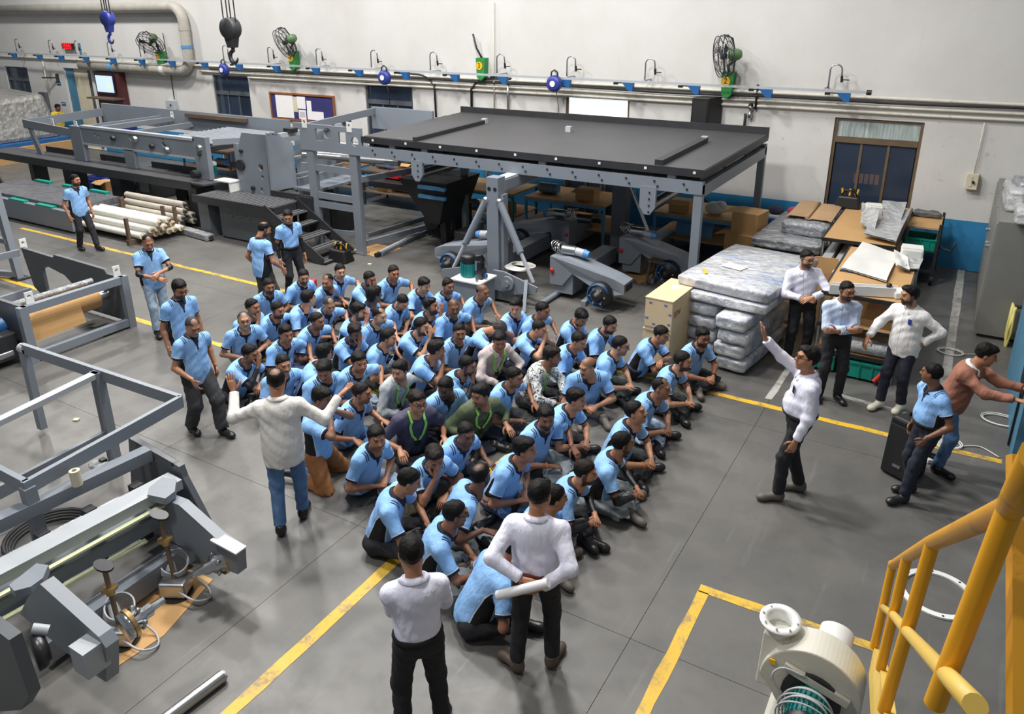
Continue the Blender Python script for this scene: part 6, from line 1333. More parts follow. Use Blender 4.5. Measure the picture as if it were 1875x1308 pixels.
def mat_cloth(name, c1, c2, sc=5., rough=.85, kind='noise'):
    mt, nt, b, co = cloth_nodes(name, rough)
    if kind == 'noise': f = noise(nt, co, sc, 4); c = mixc(nt, ramp(nt, f, (.3, 0.), (.7, 1.)), lin(c1), lin(c2))
    elif kind == 'squiggle':
        f = noise(nt, co, 14, 2, .4); w = (X(nt, f)*6.).frac(); c = mixc(nt, w.lt(.28), lin(c1), lin(c2))
    elif kind == 'stripe':
        a = nt.nodes.new('ShaderNodeAttribute'); a.attribute_name = 'tc'; s = nt.nodes.new('ShaderNodeSeparateXYZ'); nt.links.new(a.outputs['Vector'], s.inputs[0])
        w = (X(nt, s.outputs[0])*55.).frac(); c = mixc(nt, w.lt(.3), lin(c1), lin(c2))
    if name.startswith('shirt_') and kind != 'squiggle':
        a = nt.nodes.new('ShaderNodeAttribute'); a.attribute_name = 'tc'; s = nt.nodes.new('ShaderNodeSeparateXYZ'); nt.links.new(a.outputs['Vector'], s.inputs[0])
        e = (X(nt, s.outputs[0])-.017).abs().lt(.003)*X(nt, s.outputs[1]).gt(.02); c = mixc(nt, e*.6, c, lin(tuple(q*.6 for q in c1)))
    nt.links.new(c, b.inputs['Base Color'])
for args in (('shirt_white', (228, 227, 226), (238, 237, 237)), ('shirt_lilac', (222, 223, 240), (230, 231, 246)), ('shirt_cream', (216, 212, 206), (228, 225, 220)), ('shirt_sky', (182, 198, 224), (196, 210, 234), 5., .85, 'stripe'),
             ('shirt_olive', (72, 82, 58), (92, 102, 74), 7.), ('shirt_grey', (150, 156, 158), (176, 182, 184), 12.), ('shirt_pinkish', (178, 164, 162), (196, 184, 182), 9.), ('shirt_print', (206, 206, 202), (52, 54, 56), 5., .85, 'squiggle'),
             ('tee_navy', (58, 56, 78), (72, 70, 92)), ('hoodie_rust', (142, 94, 76), (160, 108, 88), 8.), ('polo_collar', (20, 23, 40), (28, 32, 52)), ('sleeve_black', (22, 22, 26), (32, 32, 36)),
             ('trouser_black', (26, 27, 31), (36, 37, 42)), ('trouser_navy', (24, 28, 42), (34, 38, 54)), ('trouser_charcoal', (48, 49, 52), (62, 63, 66)), ('trouser_olive', (62, 58, 44), (78, 72, 56)), ('trouser_khaki', (158, 142, 116), (176, 160, 132)),
             ('trouser_rust', (126, 80, 42), (148, 98, 56)), ('jeans_light', (126, 148, 172), (164, 182, 200), 7.), ('jeans_blue', (66, 98, 140), (98, 132, 172), 6.), ('jeans_grey', (112, 120, 124), (138, 146, 150), 7.), ('jeans_indigo', (56, 64, 100), (74, 84, 122)),
             ('lanyard_green', (136, 200, 84), (158, 218, 104)), ('belt_black', (24, 22, 22), (32, 30, 30)), ('belt_brown', (92, 42, 34), (110, 54, 42)), ('tshirt_yellow', (214, 180, 44), (228, 196, 62))): mat_cloth(*args)
# ------------------------------------------------------------------ pose to figure
def ik(a, t, l1, l2, pole):
    a, t = np.array(a, float), np.array(t, float); d = t-a; L = np.linalg.norm(d); L = min(max(L, abs(l1-l2)+.02), (l1+l2)*.995); d = nrm(d)
    x = (L*L+l1*l1-l2*l2)/(2*L); h = math.sqrt(max(l1*l1-x*x, 0)); p = np.array(pole, float); p = p-d*(p@d)
    return a+d*x+nrm(p)*h, a+d*L
def rotm(yaw=0., pitch=0., roll=0.):
    """face along +y; pitch > 0 looks down"""
    return np.array(Matrix.Rotation(yaw, 3, 'Z') @ Matrix.Rotation(-pitch, 3, 'X') @ Matrix.Rotation(roll, 3, 'Y'))
TORSO, UA, FA, TH, SHN = .50, .285, .265, .43, .42
def make_person(sp):
    """sp: pose and clothing; returns the body object (top level) with hair and clothing as children"""
    sit = sp.get('sit', True); lean = math.radians(sp.get('lean', 18 if sit else 3)); side = math.radians(sp.get('side', 0)); w = sp.get('w', 1.); belly = sp.get('belly', .0)
    twist = math.radians(sp.get('twist', 0))
    pz = .11 if sit else sp.get('pz', .92)
    p0 = V(0, 0, pz)+np.array(sp.get('p0', (0, 0, 0)), float)
    ax0 = nrm((math.sin(side), math.sin(lean*.75), math.cos(lean*.75))); ax1 = nrm((math.sin(side), math.sin(lean*1.25), math.cos(lean*1.25)))
    ch = p0+ax0*.27; nk = ch+ax1*.23
    lat = nrm(V(math.cos(twist), math.sin(twist), 0)); lat = nrm(lat-ax1*(lat@ax1)); fwd = np.cross(ax1, lat)   # right, forward
    lat0 = nrm(V(1, 0, 0)-ax0*ax0[0]); fwd0 = np.cross(ax0, lat0)
    F1 = np.stack([lat, fwd, ax1], 1); F0 = np.stack([lat0, fwd0, ax0], 1)
    hy = math.radians(sp.get('hyaw', 0)); hp = math.radians(sp.get('hpitch', 5)); HR = rotm(hy, hp, math.radians(sp.get('hroll', 0)))
    hc = nk+ax1*.065+V(0, .02, .02)+HR@V(0, .03, .085)
    sh = {}; el = {}; wr = {}; hd = {}; pn = {}; shape = {}
    raise_ = sp.get('raise', {})
    for s, nme in ((1, 'R'), (-1, 'L')): sh[nme] = nk-ax1*.078+lat*s*.172*w+fwd*.0+V(0, 0, raise_.get(nme, 0))
    face = lambda v: hc+HR@V(*v)
    arms = sp.get('arms', 'clasp'); arms = arms if isinstance(arms, dict) else ARMS[arms](s_=sp, face=face, fwd=fwd)
    for nme, s in (('R', 1), ('L', -1)):
        tgt, pole, hdir, hn, shp = arms[nme]; tgt = tgt if not callable(tgt) else tgt()
        el[nme], wr[nme] = ik(sh[nme], tgt, UA, FA, pole)
        fd = nrm(wr[nme]-el[nme]); hd[nme] = nrm(fd if hdir is None else (.35*fd+np.array(hdir))); pn[nme] = np.array(hn, float); shape[nme] = shp
    legs = sp.get('legs', 'cross'); legs = legs if isinstance(legs, dict) else LEGS[legs](sp)
    hip, kn, an, toe, sup = {}, {}, {}, {}, {}
    for nme, s in (('R', 1), ('L', -1)):
        hip[nme] = p0+V(s*.088*w, 0, -.0); a_, pole, td, us = legs[nme]; kn[nme], an[nme] = ik(hip[nme], a_, TH, SHN, pole); toe[nme] = nrm(td); sup[nme] = nrm(us)
    # place: the head or the feet stand at a measured spot
    az = sp['az']; Rz = np.array(Matrix.Rotation(az-math.pi/2, 3, 'Z')); sc = sp.get('scale', 1.)
    if 'head_px' in sp:
        q = P(*sp['head_px'], (hc[2])*sc+sp.get('dz', 0)); base = q-Rz@(hc*sc); base[2] = sp.get('dz', 0)
    else: base = np.array([*P(*sp['foot_px'])[:2], 0.])-Rz@(V(*((an['R']+an['L'])[:2]/2), 0)*sc)
    dist = np.linalg.norm(base-EYE); h = .0135 if dist < 9.5 else (.016 if dist < 13 else .02)
    seed = sp.get('seed', 0)
    ar = sp.get('arm_r', 1.)
    # ---- body (skin): one surface from head to hands
    allp = np.stack([p0, nk, hc, *sh.values(), *el.values(), *wr.values()])
    B = Field(allp.min(0)-.09, allp.max(0)+.09, h*1.15)
    B.cone(p0, ch, .07, .07); B.cone(ch, nk, .075, .06); B.cone(sh['R'], sh['L'], .045, .045, .03); B.cone(nk-ax1*.03, hc+HR@V(0, -.035, -.09), .06, .054, .02)
    for n_ in 'RL':
        B.cone(sh[n_], el[n_], .044*ar, .038*ar, .02); mid = el[n_]+(wr[n_]-el[n_])*.25
        B.cone(el[n_], mid, .037*ar, .039*ar, .02); B.cone(mid, wr[n_], .039*ar, .0265*ar, .02)
    bv, bq = B.mesh(); skin = np.array(lin(sp.get('skin', (168, 118, 88)))); col = np.tile(np.append(skin, 1), (len(bv), 1))
    if sp.get('undersleeve'):
        for n_ in 'RL':
            d = wr[n_]-el[n_]; t = ((bv-el[n_])@d)/(d@d); k = (t < (.9 if sp['undersleeve'] == 'full' else .35)) & (np.linalg.norm(bv-el[n_]-np.clip(t, 0, 1)[:, None]*d, axis=1) < .07); col[k, :3] = lin((24, 24, 28))
    hv, hq, hm = HEADS['near' if dist < 11.5 else 'far']; hcol = np.tile(skin, (len(hv), 1)); hairc = np.array(lin((24, 20, 18) if sp.get('haircol') != 'hair_grey' else (88, 84, 82)))
    def blend(mask, c, k=1.): hcol[:] = hcol*(1-(mask*k)[:, None])+np.array(c)*(mask*k)[:, None]
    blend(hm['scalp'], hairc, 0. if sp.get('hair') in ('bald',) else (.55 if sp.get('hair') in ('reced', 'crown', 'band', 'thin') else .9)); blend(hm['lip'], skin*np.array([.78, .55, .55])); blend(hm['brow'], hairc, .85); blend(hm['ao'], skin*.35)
    bd = sp.get('beard', '')
    if bd == 'full': blend(hm['beard'], hairc, .92); blend(hm['mous'], hairc, .9)
    elif bd == 'stubble': blend(hm['beard'], hairc, .4); blend(hm['mous'], hairc, .5)
    elif bd == 'moustache': blend(hm['mous'], hairc, .92)
    elif bd == 'grey': blend(hm['beard'], lin((150, 146, 142)), .5); blend(hm['mous'], lin((140, 136, 132)), .6)
    blend(hm['eye'], lin((40, 30, 26)), .85)
    parts = [(bv, bq, np.zeros((0, 3), int), col), ((HR@hv.T).T+hc, hq, np.zeros((0, 3), int), np.c_[hcol, np.ones(len(hv))])]
    for n_, s in (('R', 1), ('L', -1)):
        v, q, t = HANDS[shape[n_]]; v = v.copy()
        if n_ == 'R': v[:, 0] *= -1; q = q[:, ::-1]; t = t[:, ::-1]
        y_ = hd[n_]; z_ = -pn[n_]; z_ = nrm(z_-y_*(z_@y_)); x_ = np.cross(y_, z_); v = (np.stack([x_, y_, z_], 1)@v.T).T+wr[n_]+y_*.02
        parts.append((v, q, t, np.tile(np.append(skin*(1.05), 1), (len(v), 1))))
    n = 0; Vv, Qq, Tt, Cc = [], [], [], []
    for v, q, t, c in parts: Vv.append(v); Qq.append(q+n); Tt.append(t+n); Cc.append(c); n += len(v)
    me = mk_mesh('person', np.concatenate(Vv), np.concatenate(Qq), np.concatenate(Tt), True)
    at = me.color_attributes.new('Col', 'FLOAT_COLOR', 'POINT'); at.data.foreach_set('color', np.concatenate(Cc).astype(np.float32).ravel())
    me.materials.append(MATS['skin']); ob = bpy.data.objects.new('person', me); COL.objects.link(ob)
    ob.location = base; ob.rotation_euler = (0, 0, az-math.pi/2); ob.scale = (sc,)*3; tag(ob, sp['label'], 'person', sp.get('group'))
    ob['_o'] = [0., 0., 0.]
    def child(name, me_, mat=None, par=None):
        if mat: me_.materials.append(MATS[mat])
        o = bpy.data.objects.new(name, me_); COL.objects.link(o); o.parent = par or ob; o['_o'] = [0., 0., 0.]; return o
    # ---- hair, glasses
    st = sp.get('hair', 'short')
    if st != 'bald':
        o = child('hair', get_hair(st, sp.get('haircol', 'hair_black'))); o.matrix_local = Matrix([[*HR[i], hc[i]] for i in range(3)]+[[0, 0, 0, 1]])
    if sp.get('glasses'):
        g = MB()
        for s in (-1, 1):
            c = V(s*.033, .103, .012); g.tube([c+V(math.cos(a)*.024, 0, math.sin(a)*.018) for a in np.linspace(0, 2*math.pi, 13)[:-1]], .0028, 5, True)
            g.cyl(V(s*.058, .1, .018), V(s*.083, -.0, .012), .0025, n=5)
        g.cyl((-.01, .106, .014), (.01, .106, .014), .0025, n=5); g.v = [tuple(HR@np.array(v)+hc) for v in g.v]; g.build('glasses', 'black_plastic', ob)
    # ---- shirt
    slv = sp.get('sleeve', .62); tuck = sp.get('tuck', False); mat = sp.get('shirt', 'polo_blue'); loose = sp.get('loose', .014)
    hem = sp.get('hem', -.05 if sit else (.085 if tuck else -.13))
    pts = np.stack([p0, nk, *sh.values(), *el.values(), *(wr.values() if slv > 1 else el.values())]); Fs = Field(pts.min(0)-.22, pts.max(0)+.13, h)
    Fs.ell(p0+ax0*.03, V(.162*w, .122+belly*.6, .16)+loose, F0, .05); Fs.ell(p0+ax0*.17+fwd0*belly*.5, V(.152*w+belly*.5, .116+belly, .15)+loose, F0, .05)
    if not tuck and not sit: Fs.ell(p0-ax0*.02, V(.166*w, .13+belly*.5, .42)+loose, F0, .05)
    Fs.ell(ch+ax1*.06, V(.168*w, .112, .17)+loose, F1, .05); Fs.ell(ch+ax1*.13-fwd*.03, V(.15*w, .085, .1)+loose, F1, .05)
    for n_ in 'RL': Fs.cone(nk-ax1*.045, sh[n_], .052, .056+loose*.5, .06)
    Fs.plane(p0+ax0*hem, -ax0); Fs.plane(nk+ax1*.018, ax1)
    for n_ in 'RL':
        if slv <= 1: Fs.cone(sh[n_], el[n_], .058+loose*.6, .052+loose*.8, .045, cut=slv)
        else:
            Fs.cone(sh[n_], el[n_], .056+loose*.6, .049+loose*.5, .045); Fs.cone(el[n_], wr[n_], .046+loose*.5, .035+loose*.5, .03, cut=slv-1)
    Fs.folds(.0042 if mat != 'polo_blue' else .0032, seed)
    sv, sq = Fs.mesh(); me = mk_mesh('shirt', sv, sq, smooth=True)
    a, b_ = sv-p0, sv-ch; up = (sv-ch)@ax1 > 0
    tc = np.where(up[:, None], np.stack([b_@lat, b_@fwd, .54+(b_@ax1)/TORSO], 1), np.stack([a@lat0, a@fwd0, (a@ax0)/TORSO], 1))
    slf = np.ones(len(sv)); 
    for n_ in 'RL':
        d = el[n_]-sh[n_]; L = np.linalg.norm(d); t = ((sv-sh[n_])@d)/L/L; r = np.linalg.norm(sv-sh[n_]-np.clip(t, 0, 1)[:, None]*d, axis=1)
        k = (t > .12) & (r < .085) & ((np.abs((sv-ch)@lat) > .12*w) | (t > .5))
        if slv <= 1: slf[k] = (slv-t[k])*L
        else: slf[k] = .19
    me.attributes.new('tc', 'FLOAT_VECTOR', 'POINT').data.foreach_set('vector', tc.astype(np.float32).ravel())
    me.attributes.new('sl', 'FLOAT', 'POINT').data.foreach_set('value', slf.astype(np.float32))
    shirt = child('shirt', me, mat)
    # ---- collar
    colr = sp.get('collar', 'polo_collar' if mat == 'polo_blue' else mat)
    if colr:
        cb = MB(); nn = 18; rows = []; nd = nrm(.6*ax1+.4*nrm(hc-nk)); s_, u_, d_ = lat, np.cross(nd, lat), nd
        for i in range(nn+1):
            a = math.radians(14+(332)*i/nn); e = s_*math.sin(a)*1.06+u_*math.cos(a)*1.02; fr = max(0, math.cos(a))
            o0 = nk-ax1*.012+u_*.006
            ex_ = .0 if colr == 'polo_collar' else .012
            rows.append([o0+e*.064+d_*.03-d_*.02*fr, o0+e*.071+d_*.052-d_*.03*fr, o0+e*(.092+ex_+.012*fr)+d_*.022-d_*(.052+ex_)*fr, o0+e*(.087+ex_+.012*fr)+d_*.014-d_*(.056+ex_)*fr])
        vs = [p for r in rows for p in r]; cb.add(vs, [(i*4+k, i*4+(k+1) % 4, (i+1)*4+(k+1) % 4, (i+1)*4+k) for i in range(nn) for k in range(4)], True); cb.build('collar', colr, shirt)
    # ---- trousers, belt
    tm = sp.get('trousers', 'trouser_navy'); tl = sp.get('tloose', .02 if sit else .012)
    pts = np.stack([p0, *hip.values(), *kn.values(), *an.values()]); Ft = Field(pts.min(0)-.2, pts.max(0)+.2, h*1.15)
    Ft.ell(p0+ax0*.02, (.162*w, .12+belly*.5, .135), F0, .05)
    for n_ in 'RL':
        Ft.cone(hip[n_], kn[n_], .083+tl, .06+tl, .04); Ft.cone(kn[n_], an[n_], .058+tl, .046+tl*1.3, .035, cut=.96)
        if sit: Ft.ell(hip[n_]-fwd0*.04+V(0, 0, -.02), (.1, .1, .085), None, .05)
    Ft.plane(p0+ax0*(.10 if not sit else .09), ax0); Ft.plane((0, 0, .006), (0, 0, -1)); Ft.folds(.004, seed+3); tv, tq = Ft.mesh(); child('trousers', mk_mesh('trousers', tv, tq, smooth=True), tm)
    if sp.get('belt'):
        Fb = Field(p0-.24, p0+.24, h*.8); Fb.ell(p0+ax0*.02, V(.162*w, .12+belly*.5, .135)+.02+loose, F0, .05); Fb.ell(p0+ax0*.17+fwd0*belly*.5, V(.152*w+belly*.5, .116+belly, .15)+.006+loose, F0, .05)
        Fb.plane(p0+ax0*.105, ax0); Fb.plane(p0+ax0*.068, -ax0); v, q = Fb.mesh(); child('belt', mk_mesh('belt', v, q, smooth=True), sp['belt'])
    # ---- shoes
    for n_ in 'RL':
        if sp.get('noshoe') == n_: continue
        me_ = get_shoe(sp.get('shoes', 'shoe_black')); o = child('shoe', me_); u = sup[n_]; y_ = nrm(toe[n_]-u*(toe[n_]@u)); x_ = np.cross(y_, u); c = an[n_]-u*.085+y_*.02
        o.matrix_local = Matrix([[x_[i], y_[i], u[i], c[i]] for i in range(3)]+[[0, 0, 0, 1]])
    # ---- things worn on the shirt front
    def surf(x, t, off=.006):
        k = (np.abs(tc[:, 0]-x) < .022) & (np.abs(tc[:, 2]-t) < .035) & (tc[:, 1] > -.02)
        y = tc[k, 1].max() if k.any() else .12
        return (ch+lat*x+fwd*(y+off)+ax1*((t-.54)*TORSO)) if t > .54 else (p0+lat0*x+fwd0*(y+off)+ax0*(t*TORSO))
    if sp.get('lanyard'):
        mb = MB()
        for s in (-1, 1):
            row = []
            for x, t in ((s*.072, .955), (s*.08, .92), (s*.086, .87), (s*.085, .8), (s*.078, .72), (s*.068, .64), (s*.055, .56), (s*.04, .48), (s*.018, .4)):
                p = surf(x, t, .012); row.append((p-lat*.014, p+lat*.014))
            row = [(q_-lat*.012, q_+lat*.012) for q_ in (nk+lat*s*.074-fwd*.02+ax1*.03, nk+lat*s*.078+fwd*.03+ax1*.014)]+row
            vs = [q for r in row for q in r]+[q+fwd*.004 for r in row for q in r]; m_ = len(row)
            mb.add(vs, [(2*i, 2*i+1, 2*i+3, 2*i+2) for i in range(m_-1)]+[(2*m_+2*i, 2*m_+2*i+1, 2*m_+2*i+3, 2*m_+2*i+2) for i in range(m_-1)])
        ly = mb.build('lanyard', 'lanyard_green', ob); p = surf(0, .34, .01)
        MB().cbox(p, (.055, .006, .085)).build('badge', 'black_plastic', ly)
    if sp.get('pocket'):
        p = surf(-.08, .72, .008); MB().prism([p-lat*.022-ax1*.035, p+lat*.022-ax1*.035, p+lat*.022+ax1*.035, p-lat*.022+ax1*.035], fwd*.008).build('pocket_phone' if sp['pocket'] == 'phone' else 'pocket_logo', 'black_plastic' if sp['pocket'] == 'phone' else 'blue_deep', shirt)
    if sp.get('wrist'):
        for n_, c in sp['wrist'].items():
            d = nrm(wr[n_]-el[n_]); s_, u_, _ = frame(d); c0 = wr[n_]-d*.025
            MB().tube([c0+(s_*math.cos(a)+u_*math.sin(a))*.032 for a in np.linspace(0, 2*math.pi, 11)[:-1]], .007, 5, True).build('wristband' if c != 'steel' else 'watch', c, ob)
    if sp.get('mask'):
        p = face((0, .075, -.1)); MB().ball(p, (.05, .045, .022), 10).build('face_mask', 'sky_blue_paint', ob)
    ob['_pts'] = [float(c) for q in (wr['R'], wr['L'], el['R'], el['L'], p0, nk) for c in q]
    return ob, dict(wr=wr, el=el, base=base, Rz=Rz, sc=sc)
# arm targets: wrist, elbow pole, hand direction, palm normal, hand shape
DN = (0, 0, -1)
def A_(r, l): return {'R': r, 'L': l}
ARMS = {
 'clasp': lambda s_, face, fwd: A_((V(.065, .40, .21), (1, -.2, -.5), (-.8, .45, -.1), (-.3, -.4, -.8), 'fist'), (V(-.065, .41, .22), (-1, -.2, -.5), (.8, .45, -.1), (.3, -.4, -.8), 'fist')),
 'shin': lambda s_, face, fwd: A_((V(.12, .44, .17), (1, -.1, -.3), (-.6, .6, -.3), DN, 'relaxed'), (V(-.12, .42, .18), (-1, -.1, -.3), (.6, .6, -.3), DN, 'relaxed')),
 'knees': lambda s_, face, fwd: A_((V(.25, .32, .29), (.6, -.6, -.5), (.2, .8, -.4), DN, 'flat'), (V(-.25, .32, .29), (-.6, -.6, -.5), (-.2, .8, -.4), DN, 'flat')),
 'lap': lambda s_, face, fwd: A_((V(.10, .27, .20), (1, -.5, -.2), (-.8, .3, -.2), DN, 'relaxed'), (V(-.10, .26, .20), (-1, -.5, -.2), (.8, .3, -.2), DN, 'relaxed')),
 'chinR': lambda s_, face, fwd: A_((face((.02, .10, -.165)), (.35, .5, -1), (-.2, -.15, 1), (0, -1, 0), 'fist'), (V(-.05, .36, .21), (-1, -.3, -.4), (.9, .2, -.2), DN, 'relaxed')),
 'chinL': lambda s_, face, fwd: A_((V(.05, .36, .21), (1, -.3, -.4), (-.9, .2, -.2), DN, 'relaxed'), (face((-.02, .10, -.165)), (-.35, .5, -1), (.2, -.15, 1), (0, -1, 0), 'fist')),
 'faceR': lambda s_, face, fwd: A_((face((.02, .135, -.13)), (.35, .6, -1), (-.3, -.1, 1), (0, -1, 0), 'flat'), (V(-.12, .32, .21), (-1, -.3, -.4), (.8, .4, -.2), DN, 'relaxed')),
 'pray': lambda s_, face, fwd: A_((face((.035, .13, -.12)), (1, .3, -.8), (-.05, .0, 1), (-1, 0, 0), 'flat'), (face((-.035, .13, -.12)), (-1, .3, -.8), (.05, .0, 1), (1, 0, 0), 'flat')),
 'headhold': lambda s_, face, fwd: A_((face((.07, .07, .02)), (1, .5, -.6), (-.3, -.5, .8), (-1, -.3, 0), 'open'), (face((-.07, .07, .02)), (-1, .5, -.6), (.3, -.5, .8), (1, -.3, 0), 'open')),
 'crossk': lambda s_, face, fwd: A_((V(-.06, .36, .33), (1, .2, -.5), (-.9, .3, -.1), DN, 'relaxed'), (V(.06, .38, .36), (-1, .2, -.5), (.9, .3, -.1), DN, 'relaxed')),
 'kneeR': lambda s_, face, fwd: A_((V(.30, .33, .29), (1, -.4, -.2), (.1, .8, -.5), DN, 'relaxed'), (V(-.06, .34, .20), (-1, -.3, -.4), (.8, .4, -.2), DN, 'relaxed')),
 'kneeL': lambda s_, face, fwd: A_((V(.06, .34, .20), (1, -.3, -.4), (-.8, .4, -.2), DN, 'relaxed'), (V(-.30, .33, .29), (-1, -.4, -.2), (-.1, .8, -.5), DN, 'relaxed')),
 'sideL': lambda s_, face, fwd: A_((V(.08, .34, .2), (1, -.3, -.4), (-.8, .4, -.2), DN, 'relaxed'), (V(-.52, .12, .33), (-.2, -1, -.3), (-.6, .6, -.3), DN, 'relaxed')),
 'down': lambda s_, face, fwd: A_((V(.25, .05, .815), (.5, -1, 0), (0, .1, -1), (-1, 0, 0), 'relaxed'), (V(-.25, .05, .815), (-.5, -1, 0), (0, .1, -1), (1, 0, 0), 'relaxed')),
}
LEGS = {
 'cross': lambda s: {'R': (V(-.10, .33, .075), (1, .55, .35), (-.55, .75, 0), (.55, .3, .6)), 'L': (V(.12, .37, .07), (-1, .45, .30), (.55, .75, 0), (-.55, .3, .6))},
 'cross2': lambda s: {'R': (V(-.08, .30, .08), (1, .3, .75), (-.4, .9, 0), (.4, .2, .8)), 'L': (V(.14, .40, .07), (-1, .5, .2), (.6, .7, 0), (-.5, .2, .7))},
 'up': lambda s: {'R': (V(.14, .42, .085), (.25, .4, 1), (.15, 1, 0), (0, 0, 1)), 'L': (V(-.14, .44, .085), (-.25, .4, 1), (-.15, 1, 0), (0, 0, 1))},
 'oneup': lambda s: {'R': (V(.12, .40, .085), (.35, .3, 1), (.1, 1, 0), (0, 0, 1)), 'L': (V(.10, .36, .07), (-1, .5, .25), (.6, .7, 0), (-.5, .2, .7))},
 'kneel': lambda s: {'R': (V(.13, -.2, .07), (.25, 1, -.2), (0, -1, .1), (0, .1, -1)), 'L': (V(-.13, -.2, .07), (-.25, 1, -.2), (0, -1, .1), (0, .1, -1))},
 'stand': lambda s: {'R': (V(.12, .0, .085), (.1, 1, 0), (.25, 1, 0), (0, 0, 1)), 'L': (V(-.12, .0, .085), (-.1, 1, 0), (-.25, 1, 0), (0, 0, 1))},
}
def az_of(px, py, psi, z=.7):
    """psi: 0 faces the photographer, 90 faces image right, -90 image left, 180 shows the back"""
    q = P(px, py, z); return math.atan2(q[1], q[0])-math.pi+math.radians(psi)
